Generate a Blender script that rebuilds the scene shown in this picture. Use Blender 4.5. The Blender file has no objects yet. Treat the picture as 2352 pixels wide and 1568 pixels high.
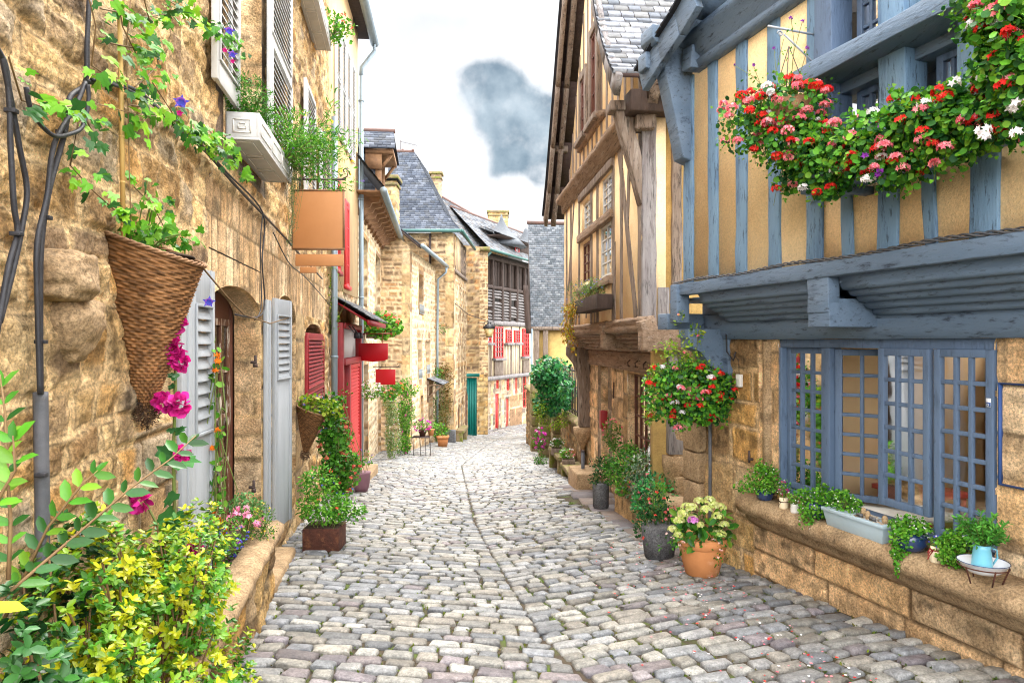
import bpy, math, random
import numpy as np
from mathutils import Vector
SC = bpy.context.scene
COL = SC.collection
F = 1568.0; CX = 1176.0; CY = 784.0; CAMZ = 1.6
# ------------------------------------------------------------------ camera, sky, sun, exposure
cd = bpy.data.cameras.new("camera"); cam = bpy.data.objects.new("camera", cd); COL.objects.link(cam)
cam.location = (0, 0, CAMZ); cam.rotation_euler = (math.radians(90), 0, 0)
cd.sensor_width = 36; cd.lens = 36 * F / 2352.0; cd.clip_start = 0.05; cd.clip_end = 1500
SC.camera = cam
SC.view_settings.view_transform = 'Standard'; SC.view_settings.look = 'None'
SC.view_settings.gamma = 1; SC.view_settings.exposure = 3.22
SUN_EL, SUN_ROT = 62, 4
w = bpy.data.worlds.new("World"); SC.world = w; w.use_nodes = True
nt = w.node_tree; nt.nodes.clear()
def N(t, **k):
    n = nt.nodes.new(t)
    for a, b in k.items(): setattr(n, a, b)
    return n
def mth(op, a, b=None, c=None, clamp=False):
    n = N('ShaderNodeMath', operation=op); n.use_clamp = clamp
    for i, v in enumerate((a, b, c)):
        if v is None: continue
        if isinstance(v, (int, float)): n.inputs[i].default_value = v
        else: nt.links.new(v, n.inputs[i])
    return n.outputs[0]
tc = N('ShaderNodeTexCoord'); sx = N('ShaderNodeSeparateXYZ'); nt.links.new(tc.outputs['Generated'], sx.inputs[0])
ga = mth('DIVIDE', sx.outputs[0], sx.outputs[1]); gb = mth('DIVIDE', sx.outputs[2], sx.outputs[1])
no = N('ShaderNodeTexNoise'); no.inputs['Scale'].default_value = 11; no.inputs['Detail'].default_value = 7; no.inputs['Roughness'].default_value = .58
nt.links.new(tc.outputs['Generated'], no.inputs['Vector'])
tot = None
for px, py, r, k in ((1085, 175, .028, .7), (1115, 215, .045, 1.0), (1150, 175, .03, .6), (1170, 265, .05, 1.0), (1225, 275, .05, 1.0), (1255, 340, .045, 1.), (1245, 395, .025, .6), (1150, 375, .022, .6), (1130, 400, .015, .45), (1215, 330, .04, .6), (1190, 530, .03, .3), (1300, 330, .06, 1.0)):
    da = mth('SUBTRACT', ga, (px - CX) / F); db = mth('SUBTRACT', gb, (CY - py) / F)
    d2 = mth('ADD', mth('MULTIPLY', da, da), mth('MULTIPLY', db, db))
    g = mth('MULTIPLY', mth('EXPONENT', mth('MULTIPLY', d2, -1 / (r * r))), k)
    tot = g if tot is None else mth('ADD', tot, g)
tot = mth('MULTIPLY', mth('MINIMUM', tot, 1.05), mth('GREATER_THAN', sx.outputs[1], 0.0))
v = mth('ADD', tot, mth('MULTIPLY', mth('SUBTRACT', no.outputs['Fac'], .5), 2.3))
mr = N('ShaderNodeMapRange', interpolation_type='SMOOTHSTEP'); nt.links.new(v, mr.inputs[0])
mr.inputs[1].default_value = .42; mr.inputs[2].default_value = 1.25
no2 = N('ShaderNodeTexNoise'); no2.inputs['Scale'].default_value = 4.5; no2.inputs['Detail'].default_value = 5
nt.links.new(tc.outputs['Generated'], no2.inputs['Vector'])
cr = N('ShaderNodeValToRGB'); nt.links.new(no2.outputs['Fac'], cr.inputs[0])
cr.color_ramp.elements[0].position = .28; cr.color_ramp.elements[0].color = (.090, .092, .095, 1)
cr.color_ramp.elements[1].position = .62; cr.color_ramp.elements[1].color = (.130, .130, .131, 1)
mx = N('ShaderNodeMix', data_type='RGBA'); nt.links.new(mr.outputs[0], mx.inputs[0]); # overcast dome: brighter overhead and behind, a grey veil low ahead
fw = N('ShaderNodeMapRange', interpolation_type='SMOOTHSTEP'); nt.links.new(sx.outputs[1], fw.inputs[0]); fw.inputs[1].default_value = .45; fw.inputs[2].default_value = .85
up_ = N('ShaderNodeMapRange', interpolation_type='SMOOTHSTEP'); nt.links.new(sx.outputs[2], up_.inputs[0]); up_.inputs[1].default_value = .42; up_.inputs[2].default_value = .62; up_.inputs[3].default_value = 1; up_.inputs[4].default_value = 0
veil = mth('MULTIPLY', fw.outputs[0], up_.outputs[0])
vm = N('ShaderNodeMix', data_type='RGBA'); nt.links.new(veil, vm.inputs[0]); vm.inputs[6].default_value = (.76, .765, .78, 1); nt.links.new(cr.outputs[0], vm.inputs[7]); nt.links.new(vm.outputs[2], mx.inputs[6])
no3 = N('ShaderNodeTexNoise'); no3.inputs['Scale'].default_value = 17; no3.inputs['Detail'].default_value = 6; nt.links.new(tc.outputs['Generated'], no3.inputs['Vector'])
cc = N('ShaderNodeValToRGB'); nt.links.new(no3.outputs['Fac'], cc.inputs[0])
cc.color_ramp.elements[0].position = .38; cc.color_ramp.elements[0].color = (.024, .034, .042, 1)
cc.color_ramp.elements[1].position = .64; cc.color_ramp.elements[1].color = (.060, .072, .080, 1); nt.links.new(cc.outputs[0], mx.inputs[7])
sky = N('ShaderNodeTexSky', sky_type='NISHITA', sun_disc=False); sky.sun_elevation = math.radians(SUN_EL); sky.sun_rotation = math.radians(SUN_ROT)
b1 = N('ShaderNodeBackground'); b1.inputs[1].default_value = .1; nt.links.new(sky.outputs[0], b1.inputs[0])
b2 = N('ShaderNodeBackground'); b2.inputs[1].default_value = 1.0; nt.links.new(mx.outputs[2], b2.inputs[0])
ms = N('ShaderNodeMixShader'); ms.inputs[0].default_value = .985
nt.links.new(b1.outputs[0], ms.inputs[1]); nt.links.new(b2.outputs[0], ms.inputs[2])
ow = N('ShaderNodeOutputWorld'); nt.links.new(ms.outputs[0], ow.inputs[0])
sd = bpy.data.lights.new("sun", 'SUN'); sd.energy = .65; sd.angle = math.radians(30); sd.color = (1, .95, .86)
so = bpy.data.objects.new("sun", sd); COL.objects.link(so)
sv = Vector((math.sin(math.radians(SUN_ROT)) * math.cos(math.radians(SUN_EL)), math.cos(math.radians(SUN_ROT)) * math.cos(math.radians(SUN_EL)), math.sin(math.radians(SUN_EL))))
so.rotation_euler = sv.to_track_quat('Z', 'Y').to_euler()
SC.cycles.max_bounces = 8; SC.cycles.transparent_max_bounces = 12; SC.cycles.filter_width = 1.1; SC.cycles.caustics_reflective = False; SC.cycles.caustics_refractive = False
try: SC.cycles.use_denoising = True; SC.cycles.denoising_prefilter = 'ACCURATE'
except Exception: pass

# ------------------------------------------------------------------ noise helpers
def h1(i, s=0):
    i = np.asarray(i, dtype=np.float64)
    v = np.sin(i * 127.1 + s * 311.7 + 13.37) * 43758.5453
    return v - np.floor(v)
def h2(i, j, s=0):
    v = np.sin(np.asarray(i, float) * 127.1 + np.asarray(j, float) * 269.5 + s * 74.7 + 3.1) * 43758.5453
    return v - np.floor(v)
def vn(x, y, s=0):
    x = np.asarray(x, float); y = np.asarray(y, float)
    xi = np.floor(x); yi = np.floor(y); fx = x - xi; fy = y - yi
    fx = fx * fx * (3 - 2 * fx); fy = fy * fy * (3 - 2 * fy)
    a = h2(xi, yi, s); b = h2(xi + 1, yi, s); c = h2(xi, yi + 1, s); d = h2(xi + 1, yi + 1, s)
    return a + (b - a) * fx + (c - a) * fy + (a - b - c + d) * fx * fy
def fbm(x, y, s=0, o=4):
    t = 0; a = .5
    for k in range(o):
        t = t + a * vn(x, y, s + k); x = x * 2.03; y = y * 2.03; a *= .5
    return t
# ------------------------------------------------------------------ objects
def thing(name, label, cat, loc, group=None):
    o = bpy.data.objects.new(name, None); COL.objects.link(o); o.location = loc; o.empty_display_size = .1
    o['label'] = label; o['category'] = cat
    if group: o['group'] = group
    return o
def wloc(o):
    v = Vector((0, 0, 0))
    while o is not None:
        v = v + o.location; o = o.parent
    return v
def mk(name, V, Fc, mat, parent=None, cols=None, smooth=False, fcols=None, bevel=0):
    """V (n,3); Fc list of index lists or (m,k) array, world coordinates"""
    V = np.asarray(V, float).reshape(-1, 3)
    if parent is not None:
        V = V - np.array(wloc(parent))
    me = bpy.data.meshes.new(name)
    if isinstance(Fc, np.ndarray):
        m, k = Fc.shape; lt = np.full(m, k, dtype=np.int32); lv = Fc.ravel().astype(np.int32)
    else:
        lt = np.array([len(f) for f in Fc], dtype=np.int32); lv = np.array([i for f in Fc for i in f], dtype=np.int32)
    me.vertices.add(len(V)); me.vertices.foreach_set('co', V.ravel().astype(np.float32))
    me.loops.add(len(lv)); me.loops.foreach_set('vertex_index', lv)
    me.polygons.add(len(lt)); ls = np.concatenate(([0], np.cumsum(lt)[:-1])).astype(np.int32)
    me.polygons.foreach_set('loop_start', ls); me.polygons.foreach_set('loop_total', lt)
    if smooth: me.polygons.foreach_set('use_smooth', np.ones(len(lt), bool))
    me.update(calc_edges=True)
    if cols is not None:
        a = me.color_attributes.new('Col', 'FLOAT_COLOR', 'POINT')
        c = np.ones((len(V), 4), np.float32); c[:, :3] = cols; a.data.foreach_set('color', c.ravel())
    elif fcols is not None:
        a = me.color_attributes.new('Col', 'FLOAT_COLOR', 'CORNER')
        c = np.ones((len(lv), 4), np.float32); c[:, :3] = np.repeat(np.asarray(fcols, float), lt, axis=0); a.data.foreach_set('color', c.ravel())
    me.materials.append(mat)
    o = bpy.data.objects.new(name, me); COL.objects.link(o)
    if parent is not None: o.parent = parent
    if bevel:
        b = o.modifiers.new('b', 'BEVEL'); b.width = bevel; b.segments = 2; b.limit_method = 'ANGLE'; b.angle_limit = math.radians(40)
    return o
class MB:
    def __init__(s): s.v = []; s.f = []; s.c = []; s.n = 0
    def add(s, V, Fc, col=None):
        V = np.asarray(V, float).reshape(-1, 3); s.v.append(V)
        for f in Fc: s.f.append([i + s.n for i in f])
        if col is not None: s.c += [col] * len(Fc)
        s.n += len(V)
    def boxc(s, P8, col=None):   # P8: bottom 4 ccw then top 4
        s.add(P8, [(0, 3, 2, 1), (4, 5, 6, 7), (0, 1, 5, 4), (1, 2, 6, 5), (2, 3, 7, 6), (3, 0, 4, 7)], col)
    def box(s, x0, x1, y0, y1, z0, z1, col=None):
        s.boxc([(x0, y0, z0), (x1, y0, z0), (x1, y1, z0), (x0, y1, z0), (x0, y0, z1), (x1, y0, z1), (x1, y1, z1), (x0, y1, z1)], col)
    def pbox(s, pl, u0, u1, z0, z1, n0, n1, col=None):
        s.boxc([pl.p(u0, z0, n0), pl.p(u1, z0, n0), pl.p(u1, z0, n1), pl.p(u0, z0, n1), pl.p(u0, z1, n0), pl.p(u1, z1, n0), pl.p(u1, z1, n1), pl.p(u0, z1, n1)], col)
    def beam(s, a, b, w, t, nrm, jit=.006, seg=None, col=None, seed=0, w2=None):
        a = np.array(a, float); b = np.array(b, float); d = b - a; L = np.linalg.norm(d); d = d / L
        nrm = np.array(nrm, float); sd_ = np.cross(d, nrm); sd_ /= np.linalg.norm(sd_); nn = np.cross(sd_, d)
        k = seg or max(2, int(L / .22)); rng = np.random.RandomState(seed + int(L * 977) % 9999)
        w2 = w if w2 is None else w2; ring = []
        for i in range(k + 1):
            q = a + d * (L * i / k); ww = w + (w2 - w) * i / k
            for (x, y) in ((-.5, -.5), (.5, -.5), (.5, .5), (-.5, .5)):
                ring.append(q + sd_ * (x * ww + rng.uniform(-jit, jit)) + nn * (y * t + (rng.uniform(-jit, jit) * .6 if y > 0 else 0)))
        fs = [(3, 2, 1, 0), tuple(k * 4 + j for j in range(4))]
        for i in range(k):
            for j in range(4):
                fs.append((i * 4 + j, i * 4 + (j + 1) % 4, (i + 1) * 4 + (j + 1) % 4, (i + 1) * 4 + j))
        s.add(ring, fs, col)
    def tube(s, pts, r, k=6, col=None, r2=None, cap=True):
        pts = [np.array(p, float) for p in pts]; n = len(pts); ring = []
        up = np.array((0.13, 0.31, 1.0))
        for i in range(n):
            d = pts[min(i + 1, n - 1)] - pts[max(i - 1, 0)]; d = d / (np.linalg.norm(d) + 1e-9)
            a = np.cross(d, up)
            if np.linalg.norm(a) < .15: a = np.cross(d, (1, 0, 0))
            a /= np.linalg.norm(a); b = np.cross(d, a)
            rr = r if r2 is None else r + (r2 - r) * i / (n - 1)
            for j in range(k):
                t = 2 * math.pi * j / k; ring.append(pts[i] + (a * math.cos(t) + b * math.sin(t)) * rr)
        fs = []
        for i in range(n - 1):
            for j in range(k): fs.append((i * k + j, i * k + (j + 1) % k, (i + 1) * k + (j + 1) % k, (i + 1) * k + j))
        if cap: fs += [tuple(range(k))[::-1], tuple((n - 1) * k + j for j in range(k))]
        s.add(ring, fs, col)
    def lathe(s, c, prof, k=24, col=None, sx=1, sy=1):
        ring = []
        for (r, z) in prof:
            for j in range(k):
                t = 2 * math.pi * j / k; ring.append((c[0] + r * math.cos(t) * sx, c[1] + r * math.sin(t) * sy, c[2] + z))
        fs = []
        for i in range(len(prof) - 1):
            for j in range(k): fs.append((i * k + j, i * k + (j + 1) % k, (i + 1) * k + (j + 1) % k, (i + 1) * k + j))
        fs += [tuple(range(k))[::-1], tuple((len(prof) - 1) * k + j for j in range(k))]
        s.add(ring, fs, col)
    def prism(s, pl, poly, n0, n1, col=None):   # poly (u,z) ccw extruded along n
        k = len(poly); P = [pl.p(u, z, n0) for u, z in poly] + [pl.p(u, z, n1) for u, z in poly]
        s.add(P, [tuple(range(k))[::-1], tuple(range(k, 2 * k))] + [(j, (j + 1) % k, k + (j + 1) % k, k + j) for j in range(k)], col)
    def profile(s, pl, prof, u0, u1, seg=1, jit=0, col=None, seed=1):  # prof list of (n,z) swept along u, closed
        k = len(prof); rng = np.random.RandomState(seed); P = []
        for i in range(seg + 1):
            u = u0 + (u1 - u0) * i / seg
            for (n, z) in prof: P.append(pl.p(u, z + rng.uniform(-jit, jit), n + rng.uniform(-jit, jit)))
        fs = [tuple(range(k))[::-1], tuple(seg * k + j for j in range(k))]
        for i in range(seg):
            for j in range(k): fs.append((i * k + j, i * k + (j + 1) % k, (i + 1) * k + (j + 1) % k, (i + 1) * k + j))
        s.add(P, fs, col)
    def build(s, name, mat, parent=None, smooth=False, bevel=0):
        return mk(name, np.concatenate(s.v), s.f, mat, parent, fcols=s.c if len(s.c) == len(s.f) else None, smooth=smooth, bevel=bevel)
class Plane:
    def __init__(s, x0, y0, dx, dy, side):
        L = math.hypot(dx, dy); s.o = (x0, y0); s.d = (dx / L, dy / L)
        s.n = (s.d[1] * side, -s.d[0] * side)
    def p(s, u, z, n=0): return (s.o[0] + s.d[0] * u + s.n[0] * n, s.o[1] + s.d[1] * u + s.n[1] * n, z)
    def hit(s, px, py, n=0):
        a = (px - CX) / F; b = -(py - CY) / F
        ox = s.o[0] + s.n[0] * n; oy = s.o[1] + s.n[1] * n
        # a t = ox + dx u ; t = oy + dy u
        u = (ox - a * oy) / (a * s.d[1] - s.d[0]); t = oy + s.d[1] * u
        return u, CAMZ + b * t
    def u(s, px, n=0): return s.hit(px, 784, n)[0]
    def z(s, px, py, n=0): return s.hit(px, py, n)[1]
    def y(s, Y): return (Y - s.o[1]) / s.d[1]      # u at depth Y
    @property
    def N3(s): return (s.n[0], s.n[1], 0)
    @property
    def D3(s): return (s.d[0], s.d[1], 0)
def at(px, py, Y): return ((px - CX) / F * Y, Y, CAMZ - (py - CY) / F * Y)
GUT = [(0, 1.5), (3.9, .56), (5.07, .207), (7.7, -.225), (9.84, -.54), (18.6, -1.38), (28, -1.0), (36, -.4), (50, 3)]
def gut(Y): return np.interp(Y, [g[0] for g in GUT], [g[1] for g in GUT])
def gz(X, Y):
    X = np.asarray(X, float); Y = np.asarray(Y, float)
    b = np.where(Y < 36, -.09 * Y, -3.24 - .03 * (Y - 36))
    return b + .068 * np.minimum(np.abs(X - gut(Y)), 1.9) - .12
def gzf(X, Y): return float(gz(X, Y))
# ------------------------------------------------------------------ materials
def mat(name, c1=(.5, .5, .5), c2=None, scale=6, bump=.3, rough=.8, attr=False, stretch=None, detail=6, spec=.3, fine=None, metal=0, speck=0, stain=None, bscale=None, bdist=.02, transl=0, coat=0, crack=None):
    m = bpy.data.materials.new(name); m.use_nodes = True; t = m.node_tree; t.nodes.clear()
    def n(ty, **k):
        q = t.nodes.new(ty)
        for a, b in k.items(): setattr(q, a, b)
        return q
    L = t.links.new
    out = n('ShaderNodeOutputMaterial'); p = n('ShaderNodeBsdfPrincipled'); 
    tc = n('ShaderNodeTexCoord'); mp = n('ShaderNodeMapping'); L(tc.outputs['Object'], mp.inputs[0])
    if stretch: mp.inputs['Scale'].default_value = stretch
    ns = n('ShaderNodeTexNoise'); ns.inputs['Scale'].default_value = scale; ns.inputs['Detail'].default_value = detail; ns.inputs['Roughness'].default_value = .62
    L(mp.outputs[0], ns.inputs['Vector'])
    rp = n('ShaderNodeMapRange'); L(ns.outputs['Fac'], rp.inputs[0]); rp.inputs[1].default_value = .3; rp.inputs[2].default_value = .7
    if c2 is None: c2 = tuple(min(1, x * .75) for x in c1)
    if attr:
        ca = n('ShaderNodeAttribute', attribute_name='Col')
        mul = n('ShaderNodeMix', data_type='RGBA', blend_type='MULTIPLY'); mul.inputs[0].default_value = 1
        mm = n('ShaderNodeMix', data_type='RGBA'); L(rp.outputs[0], mm.inputs[0]); mm.inputs[6].default_value = (*c1, 1); mm.inputs[7].default_value = (*c2, 1)
        L(ca.outputs['Color'], mul.inputs[6]); L(mm.outputs[2], mul.inputs[7]); col = mul.outputs[2]
    else:
        mm = n('ShaderNodeMix', data_type='RGBA'); L(rp.outputs[0], mm.inputs[0]); mm.inputs[6].default_value = (*c1, 1); mm.inputs[7].default_value = (*c2, 1); col = mm.outputs[2]
    if stain:   # (colour, scale, lo, hi)
        n3 = n('ShaderNodeTexNoise'); n3.inputs['Scale'].default_value = stain[1]; n3.inputs['Detail'].default_value = 8; n3.inputs['Roughness'].default_value = .68
        L(mp.outputs[0], n3.inputs['Vector'])
        r3 = n('ShaderNodeMapRange'); L(n3.outputs['Fac'], r3.inputs[0]); r3.inputs[1].default_value = stain[2]; r3.inputs[2].default_value = stain[3]
        m3 = n('ShaderNodeMix', data_type='RGBA'); L(r3.outputs[0], m3.inputs[0]); L(col, m3.inputs[6]); m3.inputs[7].default_value = (*stain[0], 1); col = m3.outputs[2]
    if crack:   # (scale, lo, hi, depth) dark checks along the grain
        n5 = n('ShaderNodeTexNoise'); n5.inputs['Scale'].default_value = crack[0]; n5.inputs['Detail'].default_value = 4; n5.inputs['Roughness'].default_value = .75
        L(mp.outputs[0], n5.inputs['Vector']); r5 = n('ShaderNodeMapRange'); L(n5.outputs['Fac'], r5.inputs[0]); r5.inputs[1].default_value = crack[1]; r5.inputs[2].default_value = crack[2]; r5.inputs[3].default_value = 1; r5.inputs[4].default_value = crack[3]
        m5 = n('ShaderNodeMix', data_type='RGBA', blend_type='MULTIPLY'); m5.inputs[0].default_value = 1; L(col, m5.inputs[6]); L(r5.outputs[0], m5.inputs[7]); col = m5.outputs[2]
    if speck:
        n4 = n('ShaderNodeTexNoise'); n4.inputs['Scale'].default_value = 62; n4.inputs['Detail'].default_value = 9; n4.inputs['Roughness'].default_value = .8
        L(tc.outputs['Object'], n4.inputs['Vector'])
        r4 = n('ShaderNodeMapRange'); L(n4.outputs['Fac'], r4.inputs[0]); r4.inputs[1].default_value = .38; r4.inputs[2].default_value = .60; r4.inputs[3].default_value = 1 - speck; r4.inputs[4].default_value = 1 + speck
        m4 = n('ShaderNodeMix', data_type='RGBA', blend_type='MULTIPLY'); m4.inputs[0].default_value = 1; L(col, m4.inputs[6]); L(r4.outputs[0], m4.inputs[7]); col = m4.outputs[2]
    L(col, p.inputs['Base Color']); p.inputs['Roughness'].default_value = rough; p.inputs['Specular IOR Level'].default_value = spec; p.inputs['Metallic'].default_value = metal
    if coat: p.inputs['Coat Weight'].default_value = coat
    if bump:
        bs = n('ShaderNodeTexNoise'); bs.inputs['Scale'].default_value = bscale or scale * 3; bs.inputs['Detail'].default_value = 8; bs.inputs['Roughness'].default_value = .7
        L(mp.outputs[0], bs.inputs['Vector'])
        bp = n('ShaderNodeBump'); bp.inputs['Strength'].default_value = bump; bp.inputs['Distance'].default_value = bdist
        L(bs.outputs['Fac'], bp.inputs['Height']); L(bp.outputs[0], p.inputs['Normal'])
    if transl:
        tr = n('ShaderNodeBsdfTranslucent'); L(col, tr.inputs[0]); mx = n('ShaderNodeMixShader'); mx.inputs[0].default_value = transl
        L(p.outputs[0], mx.inputs[1]); L(tr.outputs[0], mx.inputs[2]); L(mx.outputs[0], out.inputs[0])
    else: L(p.outputs[0], out.inputs[0])
    return m
def glassmat(name, tint=(1, 1, 1), base=.06):
    m = bpy.data.materials.new(name); m.use_nodes = True; t = m.node_tree; t.nodes.clear(); L = t.links.new
    out = t.nodes.new('ShaderNodeOutputMaterial'); tr = t.nodes.new('ShaderNodeBsdfTransparent'); tr.inputs[0].default_value = (*tint, 1)
    gl = t.nodes.new('ShaderNodeBsdfGlossy'); gl.inputs['Roughness'].default_value = .03
    fr = t.nodes.new('ShaderNodeFresnel'); fr.inputs[0].default_value = 1.45
    ad = t.nodes.new('ShaderNodeMath'); ad.operation = 'ADD'; ad.use_clamp = True; L(fr.outputs[0], ad.inputs[0]); ad.inputs[1].default_value = base
    ns = t.nodes.new('ShaderNodeTexNoise'); ns.inputs['Scale'].default_value = 4; bp = t.nodes.new('ShaderNodeBump'); bp.inputs['Strength'].default_value = .08; bp.inputs['Distance'].default_value = .01
    tcn = t.nodes.new('ShaderNodeTexCoord'); L(tcn.outputs['Object'], ns.inputs[0]); L(ns.outputs[0], bp.inputs['Height']); L(bp.outputs[0], gl.inputs['Normal'])
    mx = t.nodes.new('ShaderNodeMixShader'); L(ad.outputs[0], mx.inputs[0]); L(tr.outputs[0], mx.inputs[1]); L(gl.outputs[0], mx.inputs[2]); L(mx.outputs[0], out.inputs[0])
    return m
W1 = (1, 1, 1)
M = {}
M['stone'] = mat('stone', (1.2, 1.17, 1.1), (.72, .63, .52), 7, 1.0, .9, attr=True, speck=.5, bscale=24, bdist=.045, stain=((.15, .11, .06), 2.2, .54, .80))
M['stonefar'] = mat('stonefar', (1.2, 1.18, 1.14), (.85, .8, .72), 3, .5, .9, attr=True, speck=.2, bscale=14)
M['granite'] = mat('granite', (.40, .28, .16), (.24, .155, .08), 8, .8, .85, speck=.5, bscale=40, stain=((.10, .07, .04), 3, .55, .75))
M['dkgranite'] = mat('dkgranite', (.13, .13, .13), (.07, .07, .075), 14, .6, .8, speck=.6)
M['mossstone'] = mat('mossstone', (.26, .19, .10), (.13, .10, .06), 6, .9, .95, speck=.3, stain=((.13, .15, .02), 4, .48, .62))
M['cobble'] = mat('cobble', (.62, .62, .61), (.27, .275, .285), 16, .9, .5, attr=True, speck=.4, bscale=60, bdist=.012, spec=.4)
M['dirt'] = mat('dirt', (.045, .033, .022), (.075, .055, .035), 9, .9, .95, stain=((.07, .11, .015), 2.2, .5, .62))
M['pave'] = mat('pave', (.20, .175, .165), (.13, .12, .12), 5, .5, .8, speck=.25, stain=((.16, .14, .12), 7, .6, .75), attr=True)
M['plasterY'] = mat('plasterY', (.93, .70, .40), (.88, .62, .33), 4, .55, .9, bscale=45, speck=.14, stain=((.80, .54, .27), 1.6, .52, .80), crack=(2.2, .58, .78, .8))
M['plasterB'] = mat('plasterB', (.76, .53, .28), (.62, .42, .22), 2, .4, .9, bscale=40, stain=((.5, .38, .26), 1.2, .55, .75), stretch=(1, 1, .5))
M['plasterH'] = mat('plasterH', (.86, .64, .38), (.74, .53, .29), 4, .5, .9, bscale=45, speck=.1)
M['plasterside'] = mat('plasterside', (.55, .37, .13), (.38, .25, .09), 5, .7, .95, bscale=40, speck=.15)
M['blue'] = mat('blue', (.075, .115, .19), (.10, .15, .23), 3, .6, .6, stretch=(1, 1, .22), bscale=16, stain=((.05, .08, .13), 7, .58, .7), spec=.35, crack=(30, .58, .7, .5))
M['blueh'] = mat('blueh', (.095, .145, .215), (.145, .20, .275), 3, .6, .6, stretch=(1, .25, 1.6), bscale=16, stain=((.055, .085, .135), 6, .54, .68), spec=.35, crack=(24, .56, .68, .4))
M['bluepale'] = mat('bluepale', (.115, .205, .32), (.165, .265, .37), 4, .65, .7, stretch=(1.3, 1.3, .25), bscale=14, stain=((.085, .15, .24), 6, .52, .64), crack=(26, .56, .66, .35))
M['wood'] = mat('wood', (.24, .185, .145), (.13, .09, .065), 9, .9, .85, stretch=(1.4, 1.4, .18), bscale=22, stain=((.36, .30, .25), 9, .5, .68), crack=(22, .52, .64, .3))
M['woodh'] = mat('woodh', (.33, .235, .16), (.19, .12, .075), 9, .9, .85, stretch=(1.4, .2, 1.8), bscale=22, stain=((.4, .33, .27), 8, .55, .7), crack=(20, .54, .66, .3))
M['wooddk'] = mat('wooddk', (.075, .05, .04), (.035, .024, .02), 9, .8, .8, stretch=(1.4, 1.4, .3))
M['woodgrey'] = mat('woodgrey', (.30, .28, .27), (.17, .15, .15), 9, .9, .85, stretch=(1.4, 1.4, .15), bscale=24, stain=((.11, .09, .085), 10, .56, .68), crack=(24, .54, .66, .3))
M['bracket'] = mat('bracket', (.28, .15, .07), (.16, .08, .04), 8, .5, .7)
M['shutter'] = mat('shutter', (.30, .325, .35), (.38, .40, .42), 4, .3, .55, stretch=(3, 3, .3), stain=((.28, .29, .31), 12, .6, .75), crack=(30, .6, .72, .6))
M['white'] = mat('white', (.58, .58, .57), (.46, .46, .45), 5, .2, .55, stain=((.42, .37, .28), 9, .62, .8))
M['cream'] = mat('cream', (.80, .68, .48), (.7, .58, .38), 5, .2, .7)
M['red'] = mat('red', (.30, .012, .016), (.22, .009, .013), 5, .2, .5, spec=.4)
M['redbright'] = mat('redbright', (.62, .045, .045), (.5, .03, .03), 5, .15, .5)
M['signred'] = mat('signred', (.45, .006, .012), (.38, .005, .012), 3, .08, .4)
M['signtan'] = mat('signtan', (.52, .24, .095), (.47, .21, .08), 3, .1, .5, stain=((.42, .18, .08), 6, .68, .8))
M['doorbrown'] = mat('doorbrown', (.13, .04, .02), (.08, .025, .014), 6, .3, .5, stretch=(2, 2, .3))
M['peel'] = mat('peel', (.18, .07, .035), (.10, .04, .02), 6, .4, .6, stretch=(2, 2, .3), stain=((.6, .52, .42), 10, .52, .58))
M['slate'] = mat('slate', (.72, .73, .77), (.42, .43, .48), 9, .5, .7, attr=True, spec=.3, bscale=30)
M['zinc'] = mat('zinc', (.20, .26, .30), (.27, .33, .37), 5, .1, .45, metal=.3, stretch=(2, 2, .4))
M['greenpipe'] = mat('greenpipe', (.04, .11, .10), (.06, .14, .12), 5, .1, .5)
M['black'] = mat('black', (.018, .018, .022), (.035, .035, .04), 12, .3, .45)
M['pipegrey'] = mat('pipegrey', (.07, .075, .085), (.12, .12, .13), 10, .3, .5, stain=((.22, .19, .16), 8, .6, .7))
M['iron'] = mat('iron', (.05, .04, .04), (.09, .06, .05), 14, .4, .6, metal=.4)
M['ironlight'] = mat('ironlight', (.30, .33, .38), (.4, .42, .45), 14, .2, .5)
M['rust'] = mat('rust', (.10, .035, .02), (.05, .02, .015), 14, .6, .9, stain=((.22, .09, .04), 10, .55, .7))
M['terra'] = mat('terra', (.58, .24, .085), (.48, .19, .07), 5, .2, .8, stain=((.76, .45, .26), 5, .55, .75))
M['mauve'] = mat('mauve', (.26,.13,.16),(.2,.1,.13),5,.1,.5)
M['navy'] = mat('navy', (.012, .03, .09), (.02, .045, .12), 5, .05, .2, spec=.6, coat=.5)
M['trough'] = mat('trough', (.33, .42, .47), (.38, .47, .51), 5, .05, .5)
M['jug'] = mat('jug', (.12, .36, .46), (.15, .41, .5), 4, .05, .3, coat=.3)
M['enamel'] = mat('enamel', (.8, .82, .84), (.74, .77, .8), 4, .03, .2, coat=.4)
M['wicker'] = mat('wicker', (.95, .95, .95), (.6, .52, .45), 20, .4, .7, attr=True)
M['leaf'] = mat('leaf', (.85, .85, .85), (.50, .57, .50), 8, .15, .5, attr=True, transl=.26, spec=.2)
M['leafglossy'] = mat('leafglossy', (.72, .72, .72), (.46, .5, .46), 8, .1, .36, attr=True, transl=.18, spec=.3)
M['petal'] = mat('petal', (1.15, 1.15, 1.15), (.95, .95, .95), 30, .1, .6, attr=True, transl=.3)
M['stem'] = mat('stem', (.11, .20, .03), (.16, .13, .05), 9, .2, .6)
M['twig'] = mat('twig', (.16, .09, .04), (.22, .14, .06), 9, .3, .7)
M['bamboo'] = mat('bamboo', (.62, .42, .15), (.5, .31, .1), 6, .15, .5, stretch=(3, 3, .3))
M['soil'] = mat('soil', (.04, .025, .015), (.07, .045, .03), 20, .8, .95)
M['white2'] = mat('white2', (.75, .73, .68), (.66, .63, .57), 3, .05, .6)
M['roomwall'] = mat('roomwall', (.90, .70, .42), (.84, .62, .36), 1.5, .05, .8)
M['roomfloor'] = mat('roomfloor', (.40, .24, .12), (.28, .16, .08), 4, .1, .5)
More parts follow.
